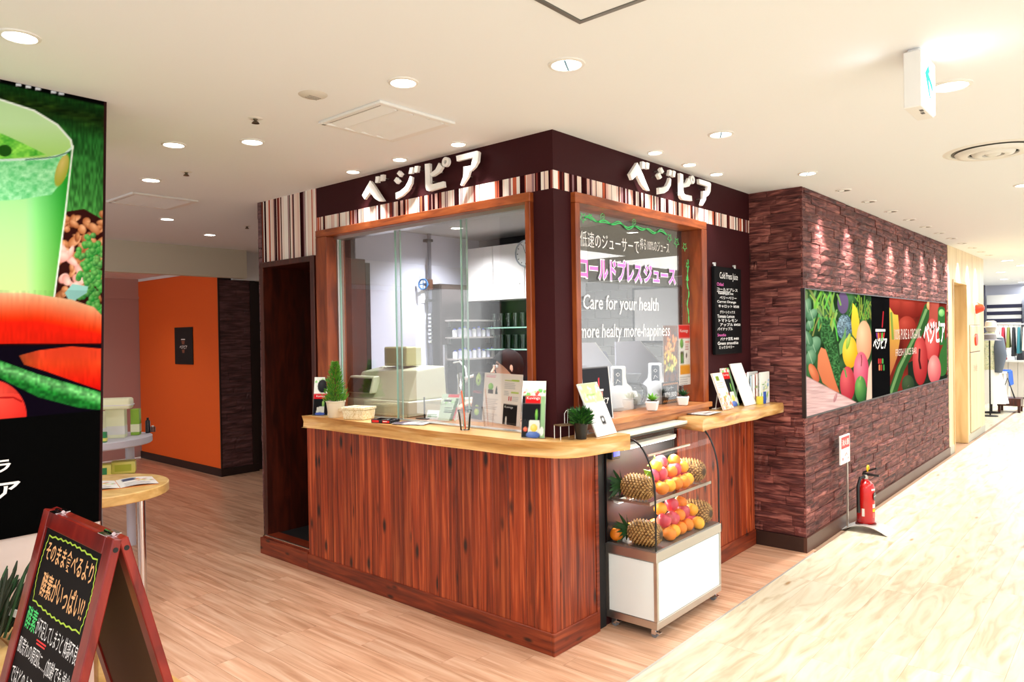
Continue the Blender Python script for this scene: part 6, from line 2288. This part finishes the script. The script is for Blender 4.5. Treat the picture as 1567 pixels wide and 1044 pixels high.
m.build('lettering', mat('menu_red', S(220, 40, 40), .5), t)
m = MB(); m.text('Kuvings', fr, .364, .092, h=.016, w=.085, d=.0014)
m.build('lettering', M_SIGN, t)
MB().tube([o + u * .26 + v * .2 - fr[3] * .004, Vector((.47, .66, 1.0655))], .004, 5).build('easel_leg', M_PAPER, t)

# tall dark refrigerator, wall shelves, cupboards, clock
t = T('refrigerator', 'dark steel refrigerator against the white kitchen wall beside the pipe', 'refrigerator', (1.95, 2.6, 0))
MB().box(1.62, 2.27, 2.55, 2.675, .06, 2.05).build('cabinet_body', mat('dark_steel', S(86, 74, 72), .3, .7), t, bevel=.004)
MB().box(1.625, 2.265, 2.535, 2.549, .10, 2.04).build('door', MATS['dark_steel'], t, bevel=.004)
MB().box(1.63, 1.66, 2.51, 2.535, 1.0, 1.5).build('handle', M_STEEL, t)
MB().box(1.65, 2.24, 2.56, 2.66, 0, .06).build('plinth', M_BLACKM, t)
for i, (a, b) in enumerate([(2.20, 2.534), (1.83, 2.197), (1.40, 1.827)]):
    t = T('wall_cupboard', 'white wall cupboard in the kitchen, %s from the left' % ORD[i], 'cupboard', (2.1, (a + b) / 2, 1.90), 0, 'wall cupboards in the kitchen')
    MB().box(1.965, 2.279, a, b, 1.90, 2.38).build('carcass', M_WHITE, t)
    MB().box(1.945, 1.964, a + .002, b - .002, 1.895, 2.38).build('door', mat('cupboard_door', S(238, 232, 226), .35), t, bevel=.002)
    MB().box(1.938, 1.945, a + .05, a + .058, 2.02, 2.03).build('catch', M_STEEL, t)
t = T('wall_clock', 'round white wall clock half hidden by the window frame', 'clock', (1.94, 1.80, 2.28))
m = MB(); m.sm = True
m.M = Matrix.Translation((1.9445, 1.80, 2.28)) @ Matrix.Rotation(-PI / 2, 4, 'Y')
m.lathe([(0, 0), (.115, 0), (.12, .01), (.115, .022), (.105, .022), (.103, .014)], 36)
m.build('rim', mat('clock_rim', S(170, 172, 176), .3, .6), t, angle=50)
m = MB(); m.M = Matrix.Translation((1.9445, 1.80, 2.28)) @ Matrix.Rotation(-PI / 2, 4, 'Y')
m.lathe([(0, .015), (.104, .015)], 36)
m.build('dial', M_WPLAST, t)
fr = frame((1.9285, 1.80, 2.28), (0, -1, 0), (0, 0, 1))
m = MB()
for i in range(12):
    a = i * PI / 6
    m.ribbon([(.083 * math.sin(a), .083 * math.cos(a)), (.097 * math.sin(a), .097 * math.cos(a))], fr, .007)
m.ribbon([(0, 0), (.05, .03)], fr, .007).ribbon([(0, 0), (-.03, .075)], fr, .005)
m.build('hands', M_BLACK, t)

M_GLASSW = glassy('drinking_glass', (.86, .92, .9, 1), 1.6)


def tumbler(loc, label, h=.12, r_=.03):
    t = T('drinking_glass', label, 'glass', loc, 0, 'glasses on the kitchen shelves')
    m = MB(); m.sm = True
    m.lathe([(0, 0), (r_ * .8, 0), (r_, h), (r_ * .93, h), (r_ * .74, .008), (0, .008)], 16)
    local(m, 'glass_wall', M_GLASSW, t)
    return t


for j, z in enumerate((1.44, 1.64)):
    t = T('wall_shelf', 'thin glass wall shelf holding glasses, %s of the two at the back' % ['lower', 'upper'][j], 'shelf', (2.2, 2.1, z))
    MB().box(2.10, 2.279, 1.55, 2.50, z, z + .012).build('board', mat('shelf_edge_green', S(150, 190, 170), .2), t)
    MB().box(2.26, 2.279, 1.70, 1.72, z - .06, z).box(2.26, 2.279, 2.38, 2.40, z - .06, z).build('bracket', M_STEEL, t)
    for i in range(10):
        tumbler((2.19, 1.62 + i * .088, z + .0125), 'tall drinking glass on the %s back shelf, %s from its right end' % (['lower', 'upper'][j], ORD[i]), .13, .031)
M_ADDED_BCAP = mat('added_blue_cap', S(70, 90, 220), .4)
M_ADDED_JAR = mat('added_pale_jar', S(206, 206, 226), .3)
for j, z in enumerate((1.36, 1.555, 1.71)):  # shelves and bottles added for a shop shelf reflected in the panes
    t = T('wall_shelf', 'narrow white shelf fixed on the dark refrigerator side wall, %s of three' % ['lowest', 'middle', 'topmost'][j], 'shelf', (1.93, 2.47, z))  # added shelf, stands in for the shelf reflected in the panes
    MB().box(1.66, 2.24, 2.40, 2.534, z, z + .014).build('board', mat('shelf_grey', S(190, 180, 172), .4), t)
    MB().box(1.68, 1.70, 2.50, 2.534, z - .05, z).box(2.20, 2.22, 2.50, 2.534, z - .05, z).build('bracket', M_STEEL, t)
    if j < 2:
        for i in range(9):
            bottle('blue-capped pale bottle on the %s narrow shelf, %s from the left' % (['lowest', 'middle'][j], ORD[i]), (1.70 + i * .062, 2.45, z + .0145), .022, .075 + .01 * (i % 3), M_ADDED_JAR if i % 2 else M_WPLAST, M_ADDED_BCAP, 'blue-capped bottles on the narrow shelves', 'small_bottle')  # added bottles, stand in for the reflected shelf's contents
# gas pipe with blue hand wheel
t = T('gas_pipe', 'vertical steel gas pipe with blue hand wheel valve on the white wall', 'pipe', (1.575, 2.63, .3))
m = MB(); m.sm = True
m.cyl((1.575, 2.63, .3), (1.575, 2.63, 2.499), .017, n=16)
m.build('riser', mat('grey_pipe', S(120, 120, 132), .35, .6), t)
m = MB(); m.sm = True
m.cyl((1.575, 2.63, 2.0), (1.575, 2.63, 2.09), .028, n=16).cyl((1.575, 2.63, 2.04), (1.47, 2.60, 2.04), .012, n=12)
m.build('valve_body', mat('bronze', S(130, 84, 62), .35, .8), t)
m = MB(); m.sm = True
c = Vector((1.465, 2.598, 2.04)); d = Vector((-.105, -.03, 0)).normalized()
e1 = Vector((0, 0, 1)); e2 = d.cross(e1)
m.tube([c + e1 * .045 * math.cos(a * PI / 10) + e2 * .045 * math.sin(a * PI / 10) for a in range(21)], .008, 8)
for a in range(4):
    m.tube([c, c + e1 * .045 * math.cos(a * PI / 2) + e2 * .045 * math.sin(a * PI / 2)], .005, 6)
m.build('hand_wheel', mat('wheel_blue', S(30, 120, 190), .4), t)
for z in (2.44, 1.90, 1.30):
    MB().box(1.545, 1.605, 2.612, 2.6795, z - .012, z + .012).build('bracket', M_BLACK, t)
m = MB()
for i in range(8):
    m.cyl((1.575, 2.63, 1.52 + i * .035), (1.575, 2.63, 1.54 + i * .035), .026 - .004 * (i % 2), n=12)
m.build('fitting', M_CHROME, t)
MB().box(1.50, 1.55, 2.672, 2.6795, 1.88, 2.12).build('backplate', M_WPLAST, t)
# spray tap
t = T('spray_tap', 'white spray tap with curved hose near the pipe', 'tap', (.58, 1.32, 1.0645))
m = MB(); m.sm = True
m.cyl((.56, 1.24, 1.0645), (.56, 1.24, 1.30), .014, n=12)
m.build('stem', M_CHROME, t)
m = MB(); m.sm = True
m.tube([(.56, 1.24, 1.29), (.52, 1.10, 1.315), (.47, .98, 1.335)], .010, 8)
m.build('arm', M_WPLAST, t)
m = MB(); m.sm = True
m.tube([(.56, 1.30, 1.40), (.54, 1.22, 1.41), (.50, 1.13, 1.37), (.48, 1.10, 1.31), (.50, 1.13, 1.28)], .006, 8)
m.build('hose', M_WPLAST, t)
m = MB(); m.sm = True
m.tube([(.54, 1.22, 1.32), (.49, 1.17, 1.27), (.46, 1.14, 1.20)], [.022, .016, .020], 12)
m.build('spray_head', M_CHROME, t)
MB().box(.545, .575, 1.225, 1.255, 1.28, 1.42).build('bracket', M_BLACK, t)

# juicers and their white guard boards behind the right window
def juicer(x, y, label):
    t = T('juicer', label, 'juicer', (x, y, 1.1125), -1.0, 'white juicers in the right window')
    m = MB(); m.sm = True
    m.lathe([(0, .0), (.070, .0), (.088, .004), (.090, .02), (.088, .10), (.078, .14), (.052, .165), (.046, .20), (.046, .262), (.038, .268), (0, .268)], 36)
    local(m, 'body', M_WPLAST, t, angle=50)
    m = MB(); m.lathe([(0, -.0005), (.080, -.0005), (.080, .004)], 30)
    local(m, 'foot', M_BLACK, t)
    m = MB()
    m.hexa([(-.036, -.060, .125), (.030, -.060, .125), (.030, -.02, .125), (-.036, -.02, .125)], [(-.036, -.052, .262), (.030, -.052, .262), (.030, -.02, .268), (-.036, -.02, .268)])
    local(m, 'neck', M_WPLAST, t, bevel=.008, segs=2)
    fr = frame((-.027, -.0612, .135), (1, 0, 0), (0, .06, 1))
    m = MB(); m.prism([(0, .01), (.010, 0), (.040, 0), (.050, .01), (.050, .112), (.044, .12), (.006, .12), (0, .112)], fr, .0015, -.004)
    p = local(m, 'control_panel', mat('panel_blue_black', S(34, 48, 70), .15), t)
    m = MB(); m.ribbon([(.014, .085), (.025, .096), (.036, .085), (.025, .074), (.014, .085)], fr, .004, .003).ribbon([(.012, .03), (.022, .055), (.038, .04)], fr, .004, .003)
    local(m, 'panel_marks', M_SIGN, t)
    m = MB(); m.sm = True
    m.M = Matrix.Translation((.085, .15, 0))
    m.lathe([(0, .02), (.075, .02), (.085, .03), (.098, .09), (.092, .13), (.060, .155), (.03, .16)], 30)
    local(m, 'drum', glassy('frosted_drum', (.78, .80, .82, 1), 2.4), t, angle=60)
    m = MB(); m.sm = True
    m.M = Matrix.Translation((.085, .15, 0))
    m.lathe([(0, .022), (.05, .022), (.055, .08), (0, .11)], 24)
    local(m, 'strainer', M_BEIGE, t)
    m = MB(); m.hexa([(.055, .13, .155), (.115, .13, .155), (.115, .175, .155), (.055, .175, .155)], [(.02, .12, .215), (.145, .12, .215), (.145, .185, .215), (.02, .185, .215)])
    local(m, 'hopper', mat('grey_hopper', S(120, 122, 130), .3), t, bevel=.004)
    m = MB(); m.tube([(.07, -.03, .11), (.10, -.05, .11), (.105, -.055, .085)], .012, 10)
    local(m, 'spout', M_WPLAST, t)
    return t


juicer(.90, .215, 'white juicer with dark control panel beside the black logo board')
juicer(1.38, .235, 'white juicer with dark control panel beside the price poster')
for i, (a, b, c) in enumerate([(.60, 1.00, 1.20), (1.24, 1.55, 1.81)]):
    t = T('guard_board', 'white board with slanted top corner behind the %s juicer' % ['left', 'price-poster'][i], 'board', (a, .45, 1.1125))
    fr = frame((0, .455, 0), (1, 0, 0), (0, 0, 1))
    MB().prism([(a, 1.1125), (c, 1.1125), (c, 1.365), (b, 1.525), (a, 1.525)], fr, .004, -.004).build('panel', mat('guard_grey', S(206, 206, 218), .4), t)
    MB().ribbon([(c, 1.1125), (c, 1.365), (b, 1.525)], fr, .008, .0045).build('edge', M_WHITE, t)
t = T('blender_jug', 'grey slicer gadget standing on the back ledge behind the juicers', 'appliance', (1.15, .58, 1.1125))
MB().box(.98, 1.5, .56, .615, 1.1125, 1.34).build('ledge', MATS['guard_grey'], t)
for x in (1.08, 1.27):
    MB().hexa([(x, .55, 1.34), (x + .09, .55, 1.34), (x + .09, .60, 1.34), (x, .60, 1.34)], [(x - .03, .56, 1.46), (x + .02, .56, 1.46), (x + .02, .59, 1.46), (x - .03, .59, 1.46)]).build('blade_guard', MATS['grey_hopper'], t, bevel=.004)
t = T('picture_frame', 'thin dark frame hanging on the grey tiled kitchen wall', 'picture', (2.24, .75, 1.5))
MB().box(2.236, 2.249, .50, .93, 1.50, 1.515).box(2.236, 2.249, .50, .93, 1.93, 1.945).box(2.236, 2.249, .50, .515, 1.515, 1.93).box(2.236, 2.249, .915, .93, 1.515, 1.93).build('frame', M_BLACK, t)
MB().box(2.242, 2.248, .515, .915, 1.515, 1.93).build('sheet', mat('grey_sheet', S(176, 172, 166), .5), t)

# ------------------------------------------------------------------ person behind the menu
t = T('person', 'person with short dark hair leaning behind the menu sheet, hand reaching along the worktop', 'person', (1.05, 1.05, 0))
f = Vector((-.80, .45, 0)).normalized()
s = Vector((0, 0, 1)).cross(f).normalized()          # the person's left
hd = Vector((.885, 1.115, 1.355))
ch = Vector((1.03, 1.04, 1.13)); pv = Vector((1.12, .99, .84)); nk = Vector((.945, 1.085, 1.255))
V_, E_, R_ = [], [], []


def J(p, r_, parent=None):
    V_.append(Vector(p)); R_.append(r_)
    if parent is not None:
        E_.append((parent, len(V_) - 1))
    return len(V_) - 1


p0 = J(pv, (.125, .10))
p1 = J(pv.lerp(ch, .5), (.12, .095), p0)
p2 = J(ch, (.13, .10), p1)
p3 = J(nk - (nk - ch) * .35, (.075, .065), p2)
p4 = J(nk, (.05, .05), p3)
p5 = J(hd + Vector((0, 0, -.045)) + f * .012, (.066, .070), p4)
p6 = J(hd + Vector((0, 0, .025)), (.080, .088), p5)
p7 = J(hd + Vector((0, 0, .075)), (.055, .06), p6)
legs, arms = [], []
for sg in (-1, 1):
    a = J(pv + s * .09 * sg + Vector((0, 0, -.06)), (.082, .082), p0)
    b = J(pv + s * .10 * sg + f * .02 + Vector((0, 0, -.42)), (.056, .056), a)
    c = J(Vector((pv.x, pv.y, 0)) + s * .10 * sg - f * .02 + Vector((0, 0, .08)), (.038, .038), b)
    J(Vector((pv.x, pv.y, 0)) + s * .10 * sg + f * .13 + Vector((0, 0, .035)), (.035, .03), c)
    legs.append((a, b, c))
hand = {}
for sg, el, wr in ((-1, Vector((.72, .885, 1.135)), Vector((.47, .985, 1.155))), (1, Vector((.92, 1.40, 1.10)), Vector((.74, 1.46, 1.12)))):
    sh = J(ch + s * .155 * sg + Vector((0, 0, .045)), (.060, .060), p2)
    e = J(el, (.042, .042), sh)
    w = J(wr, (.028, .024), e)
    dr = (wr - el).normalized()
    dr.z *= .2
    dr.normalize()
    sd = Vector((0, 0, 1)).cross(dr).normalized()
    pm = J(wr + dr * .05, (.034, .018), w)
    kn = J(wr + dr * .085 + Vector((0, 0, -.004)), (.036, .015), pm)
    for i, l in enumerate((.062, .072, .068, .052)):
        off = sd * (.024 - .016 * i)
        k1 = J(V_[kn] + off + dr * .020 + Vector((0, 0, -.006)), .0092, kn)
        k2 = J(V_[k1] + dr * l * .5 + Vector((0, 0, -.016)), .0085, k1)
        J(V_[k2] + dr * l * .32 + Vector((0, 0, -.022)), .0072, k2)
    th = J(V_[pm] + sd * .036 - dr * .01 + Vector((0, 0, -.008)), .0105, pm)
    J(V_[th] + sd * .016 + dr * .034 + Vector((0, 0, -.012)), .0090, th)
    arms.append((sh, e, w))
skin_body('body', V_, E_, R_, M_SKIN, t, sub=2, root=0)
# clothes: shirt over trunk and sleeves, trousers
SV, SE, SR = [], [], []


def K(p, r_, parent=None):
    SV.append(Vector(p)); SR.append(r_)
    if parent is not None:
        SE.append((parent, len(SV) - 1))
    return len(SV) - 1


q0 = K(V_[p0] + Vector((0, 0, -.04)), (.14, .115))
q1 = K(V_[p1], (.132, .108), q0)
q2 = K(V_[p2], (.142, .112), q1)
q3 = K(V_[p3] - (nk - ch) * .12, (.085, .075), q2)
for sh, e, w in arms:
    a = K(V_[sh], (.07, .07), q2)
    b = K(V_[e], (.053, .053), a)
    K(V_[e].lerp(V_[w], .45), (.046, .046), b)
skin_body('shirt', SV, SE, SR, mat('white_shirt', S(236, 234, 230), .7), t, sub=2)
SV, SE, SR = [], [], []
q0 = K(V_[p0] + Vector((0, 0, -.02)), (.142, .118))
for a, b, c in legs:
    x = K(V_[a], (.096, .096), q0)
    y = K(V_[b], (.070, .070), x)
    K(V_[c] + Vector((0, 0, .03)), (.056, .056), y)
skin_body('trousers', SV, SE, SR, mat('dark_trousers', S(34, 34, 44), .8), t, sub=2)
# head details
c0 = hd + Vector((0, 0, .012))
Rf = Matrix((( f.x, s.x, 0, 0), (f.y, s.y, 0, 0), (0, 0, 1, 0), (0, 0, 0, 1)))
m = MB(); m.sm = True
vs, fs = [], []
n, k = 26, 14
for j in range(k + 1):
    a = PI * .70 * j / k
    for i in range(n):
        b = 2 * PI * i / n
        front = max(0.0, math.cos(b))
        lim = a * (1 - .48 * front ** .8)
        rr_ = 1 + .03 * math.sin(b * 9 + j)
        vs.append(c0 + (Rf.to_3x3() @ Vector((.112 * math.sin(lim) * math.cos(b) * rr_ - .012, .098 * math.sin(lim) * math.sin(b) * rr_, .118 * math.cos(lim) * (1 + .012 * math.sin(b * 7))))))
for j in range(k):
    for i in range(n):
        i2 = (i + 1) % n
        fs.append((j * n + i, (j + 1) * n + i, (j + 1) * n + i2, j * n + i2))
m.add(vs, fs)
m.build('hair', M_HAIR, t, smooth=True, angle=180)
m = MB(); m.sm = True
m.tube([c0 + f * .080 + Vector((0, 0, .005)), c0 + f * .092 + Vector((0, 0, -.02)), c0 + f * .104 + Vector((0, 0, -.036)), c0 + f * .085 + Vector((0, 0, -.042))], [.006, .010, .013, .007], 8)
m.build('nose', M_SKIN, t, smooth=True)
for sg in (-1, 1):
    m = MB(); m.sm = True
    m.ball(c0 + f * .080 + s * .032 * sg + Vector((0, 0, 0)), .011, n=12, k=8)
    m.build('eye', mat('eye_white', S(230, 226, 220), .3), t)
    m = MB(); m.sm = True
    m.ball(c0 + f * .087 + s * .033 * sg + Vector((0, 0, 0)), .006, n=10, k=6)
    m.build('iris', M_HAIR, t)
    m = MB()
    m.tube([c0 + f * .088 + s * .014 * sg + Vector((0, 0, .018)), c0 + f * .088 + s * .034 * sg + Vector((0, 0, .024)), c0 + f * .076 + s * .054 * sg + Vector((0, 0, .016))], .003, 6)
    m.build('eyebrow', M_HAIR, t)
    m = MB(); m.sm = True
    m.ball(c0 + s * .088 * sg - f * .005 + Vector((0, 0, -.01)), .018, .010, .030, 12, 8, Rf.to_4x4())
    m.build('ear', M_SKIN, t)
m = MB(); m.sm = True
m.ball(c0 + f * .082 + Vector((0, 0, -.066)), .006, .022, .007, 12, 8, Rf)
m.build('mouth', mat('lips', S(190, 110, 100), .5), t)

# ------------------------------------------------------------------ the clothes shop beyond the corridor
struct(MB().box(18.6, 18.7, -4.5, 3.0, 0, H).build('wall_far', mat('far_wall', S(196, 198, 212), .6)))
struct(MB().box(10.06, 18.6, 2.2, 2.3, 0, H).build('wall_far.001', mat('far_wall_side', S(214, 214, 220), .6)))
for i, (x, y) in enumerate([(10.6, -.63), (11.9, -.68), (13.4, -.2), (14.8, -.9), (15.9, .05), (16.3, -.5), (17.5, -.1), (17.3, -.75)]):
    downlight(x, y, 'bright ceiling light over the far clothes shop, %s from the corridor' % ORD[i], 'ceiling lights of the far clothes shop', r=.09, name='shop_light', energy=14 if i % 2 else 0, deg=140, color=COOL)
t = T('navy_column', 'dark navy upright panel at the left edge of the far shop', 'panel', (18.2, .80, 0))
MB().box(18.1, 18.25, .72, .83, 0, 2.598).build('panel_body', mat('navy', S(24, 26, 60), .5), t, bevel=.004)
MB().box(18.09, 18.10, .745, .80, 1.6, 1.95).build('picture', mat('olive_picture', S(120, 124, 90), .5), t)
t = T('striped_panel', 'white display panel with three navy stripes in the far shop', 'panel', (18.3, .3, 0))
MB().box(18.3, 18.5, .0, .70, 0, 2.35).build('panel_body', M_WHITE, t)
for z in (2.03, 1.86, 1.68):
    MB().box(18.285, 18.30, -.02, .70, z, z + .085).build('navy_stripe', MATS['navy'], t)
t = T('dark_fixture', 'tall dark display fixture at the right edge beyond the clothes rack', 'cabinet', (18.2, -.5, 0))
MB().box(18.0, 18.5, -1.4, -.10, 0, 2.25).build('carcass', mat('fixture_dark', S(34, 28, 30), .5), t)
for z in (.6, 1.1, 1.6):
    MB().box(17.98, 18.0, -1.38, -.12, z, z + .03).build('shelf_edge', MATS['fixture_dark'], t)
# mannequin with hat
t = T('mannequin', 'mannequin in pale patterned top, white skirt and straw hat at the shop edge', 'mannequin', (12.9, -.10, 0))
MB().lathe([(0, 0), (.14, 0), (.14, .015), (.02, .03)], 24, (12.9, -.10, 0)).cyl((12.9, -.10, .02), (12.9, -.10, .8), .015).build('stand', M_BLACKM, t)
m = MB(); m.sm = True
m.M = Matrix.Translation((12.9, -.10, 0)) @ Matrix.Diagonal((.75, 1, 1, 1))
m.lathe([(.10, .74), (.155, .80), (.165, .95), (.135, 1.10), (.17, 1.27), (.19, 1.38), (.10, 1.46), (.05, 1.48), (.05, 1.53)], 24)
m.build('patterned_top', grain('floral_cloth', [S(206, 214, 150), S(238, 236, 210), S(150, 180, 130)], (30, 30, 30), .8, vary=0, bump=0), t)
m = MB(); m.sm = True
m.M = Matrix.Translation((12.9, -.10, 0))
vs, fs = [], []
for j, (r_, z) in enumerate([(.14, .80), (.20, .50), (.25, .18)]):
    for i in range(32):
        a = 2 * PI * i / 32
        q = r_ * (1 + .08 * j * math.sin(a * 8) * .5)
        vs.append((q * .8 * math.cos(a), q * math.sin(a), z))
for j in range(2):
    for i in range(32):
        fs.append((j * 32 + i, (j + 1) * 32 + i, (j + 1) * 32 + (i + 1) % 32, j * 32 + (i + 1) % 32))
m.add(vs, fs)
m.build('skirt', M_PAPER, t)
m = MB(); m.sm = True
m.M = Matrix.Translation((12.9, -.10, 1.52))
m.ball((0, 0, .05), .075, .085, .11, 16, 10)
m.build('head', mat('mannequin_skin', S(196, 186, 176), .5), t)
m = MB(); m.sm = True
m.M = Matrix.Translation((12.9, -.10, 1.58))
m.lathe([(.17, -.01), (.10, .0), (.095, .02), (.085, .09), (.05, .11), (0, .105)], 28)
m.build('straw_hat', mat('straw', S(226, 206, 182), .8), t)
m = MB(); m.sm = True
m.tube([(12.88, .03, 1.36), (12.82, .10, 1.1), (12.84, .08, .90)], [.06, .05, .04], 10)
m.build('arm', mat('denim', S(70, 90, 140), .8), t)
m = MB(); m.sm = True
m.tube([(12.86, -.22, 1.36), (12.80, -.26, 1.05), (12.82, -.22, .75)], [.09, .10, .06], 10)
m.build('scarf', mat('grey_scarf', S(96, 104, 118), .8), t)
MB().box(12.80, 12.95, .06, .14, .60, .86).build('bag', MATS['denim'], t, bevel=.02)
t = T('hat_stand', 'grey felt hat on a low peg below the straw hat', 'hat', (12.3, -.15, 0))
m = MB(); m.sm = True
m.M = Matrix.Translation((12.3, -.16, 1.36))
m.lathe([(.19, -.02), (.11, .0), (.10, .08), (.05, .10), (0, .095)], 28)
m.build('hat', mat('grey_felt', S(140, 134, 136), .8), t)
MB().cyl((12.3, -.16, .0), (12.3, -.16, 1.37), .012, n=10).lathe([(0, 0), (.12, 0), (.12, .012), (0, .02)], 20, (12.3, -.16, 0)).build('peg', M_BLACKM, t)
t = T('wooden_step', 'dark wooden step stool with black easel frame at the mannequin feet', 'stool', (13.3, -.32, 0))
MB().box(13.1, 13.5, -.52, -.16, .12, .26).build('seat', M_DARKW, t)
for x, y in ((13.13, -.49), (13.47, -.49), (13.13, -.19), (13.47, -.19)):
    MB().box(x - .02, x + .02, y - .02, y + .02, 0, .12).build('leg', M_DARKW, t)
MB().tube([(13.2, -.20, .26), (13.3, -.30, .62), (13.2, -.42, .26)], .014, 6).build('easel', M_BLACKM, t)
# table with blue cloth, shelves with goods, rack with garments
t = T('display_table', 'pale display counter of vertical boards in the far shop', 'counter', (16.4, -.3, 0))
for i in range(9):
    MB().box(16.2, 16.22, .20 - (i + 1) * .17, .20 - i * .17 - .01, .04, .80).build('board', mat('grey_board', S(208, 200, 190), .5, vary=.05), t)
MB().box(16.22, 16.8, -1.34, .20, .04, .80).box(16.15, 16.85, -1.38, .24, .80, .84).build('top', M_WHITE, t)
MB().box(16.25, 16.8, -1.3, .18, 0, .04).build('plinth', M_BLACKM, t)
t = T('blue_cloth', 'bright blue cloth draped over a low table before the pale counter', 'cloth', (15.2, .0, .66))
m = MB(); m.sm = True
vs, fs = [], []
for j, (dy, z) in enumerate([(.16, .67), (-.10, .67), (-.13, .64), (-.14, .36)]):
    for i in range(13):
        x = 14.9 + .6 * i / 12
        vs.append((x, dy + (.012 * math.sin(i * 1.4) if j == 3 else 0), z))
for j in range(3):
    for i in range(12):
        fs.append((j * 13 + i, j * 13 + i + 1, (j + 1) * 13 + i + 1, (j + 1) * 13 + i))
m.add(vs, fs)
o = m.build('blue_sheet', mat('blue_cloth', S(36, 96, 200), .7), t)
t = T('low_table', 'low white table under the bright blue cloth', 'table', (15.2, .05, 0))
MB().box(14.88, 15.52, -.11, .36, .62, .66).build('top', M_WHITE, t)
for x, y in ((14.92, -.07), (15.48, -.07), (14.92, .32), (15.48, .32)):
    MB().box(x - .02, x + .02, y - .02, y + .02, 0, .62).build('leg', M_WHITE, t)
t = T('clothes_rack', 'metal clothes rack in the far shop holding coloured garments', 'rack', (16.0, -.3, 0))
m = MB(); m.sm = True
m.tube([(15.6, .28, 1.62), (15.6, -1.1, 1.62)], .014, 8)
m.build('rail', M_STEEL, t)
for y in (.28, -1.1):
    MB().cyl((15.6, y, 0), (15.6, y, 1.62), .014, n=8).build('upright', M_STEEL, t)
GC = [('navy', (40, 44, 90)), ('white', (236, 236, 236)), ('crimson', (190, 40, 60)), ('olive', (120, 124, 60)), ('black', (26, 26, 30)), ('teal', (40, 110, 120)), ('cream', (232, 222, 196)), ('red', (214, 50, 50)), ('grey', (120, 120, 126)), ('mustard', (206, 160, 50)), ('violet', (110, 60, 130)), ('sky blue', (130, 180, 220)), ('pink', (230, 150, 170)), ('charcoal', (54, 54, 60))]
for i, (nm, c) in enumerate(GC):
    y = .22 - i * .092
    t = T('garment', '%s garment hanging on the far clothes rack, %s from the mannequin side' % (nm, ORD[i]), 'garment', (15.6, y, 1.0), 0, 'garments on the far rack')
    m = MB(); m.sm = True
    w = .20
    L0 = .95 + .06 * ((i * 5) % 4)
    m.hexa([(15.6 - w, y - .03, L0), (15.6 + w, y - .03, L0), (15.6 + w, y + .03, L0), (15.6 - w, y + .03, L0)], [(15.6 - .09, y - .018, 1.56), (15.6 + .09, y - .018, 1.56), (15.6 + .09, y + .018, 1.56), (15.6 - .09, y + .018, 1.56)])
    m.build('cloth_body', mat('cloth_' + nm.replace(' ', '_'), S(*c), .8), t, bevel=.01)
    MB().tube([(15.6, y, 1.55), (15.6, y, 1.60), (15.6, y + .015, 1.615), (15.6, y, 1.63)], .005, 5).build('hanger_hook', M_STEEL, t)
MISC = [('bag', (190, 60, 50)), ('folded shirt', (240, 240, 240)), ('dark bag', (30, 30, 36)), ('pouch', (214, 180, 140)), ('folded knit', (90, 110, 180)), ('shoe box', (230, 120, 120)), ('folded towel', (230, 230, 240)), ('black shoe', (20, 20, 24))]
for i, (nm, c) in enumerate(MISC):
    y = .14 - i * .16
    t = T(nm.replace(' ', '_'), '%s lying on the pale far counter, %s from the mannequin side' % (nm, ORD[i]), 'goods', (16.4, y, .8405), 0, 'goods on the far counter')
    h = .10 + .05 * (i % 3)
    MB().hexa([(16.25, y - .065, .8405), (16.55, y - .065, .8405), (16.55, y + .065, .8405), (16.25, y + .065, .8405)], [(16.28, y - .045, .8405 + h), (16.52, y - .045, .8405 + h), (16.52, y + .045, .8405 + h), (16.28, y + .045, .8405 + h)]).build('goods_body', mat('goods_%d' % i, S(*c), .7), t, bevel=.012)
    if 'bag' in nm or nm == 'pouch':
        MB().tube([(16.4, y - .03, .8405 + h), (16.4, y - .02, .90 + h), (16.4, y + .02, .90 + h), (16.4, y + .03, .8405 + h)], .006, 5).build('strap', MATS['goods_%d' % i], t)
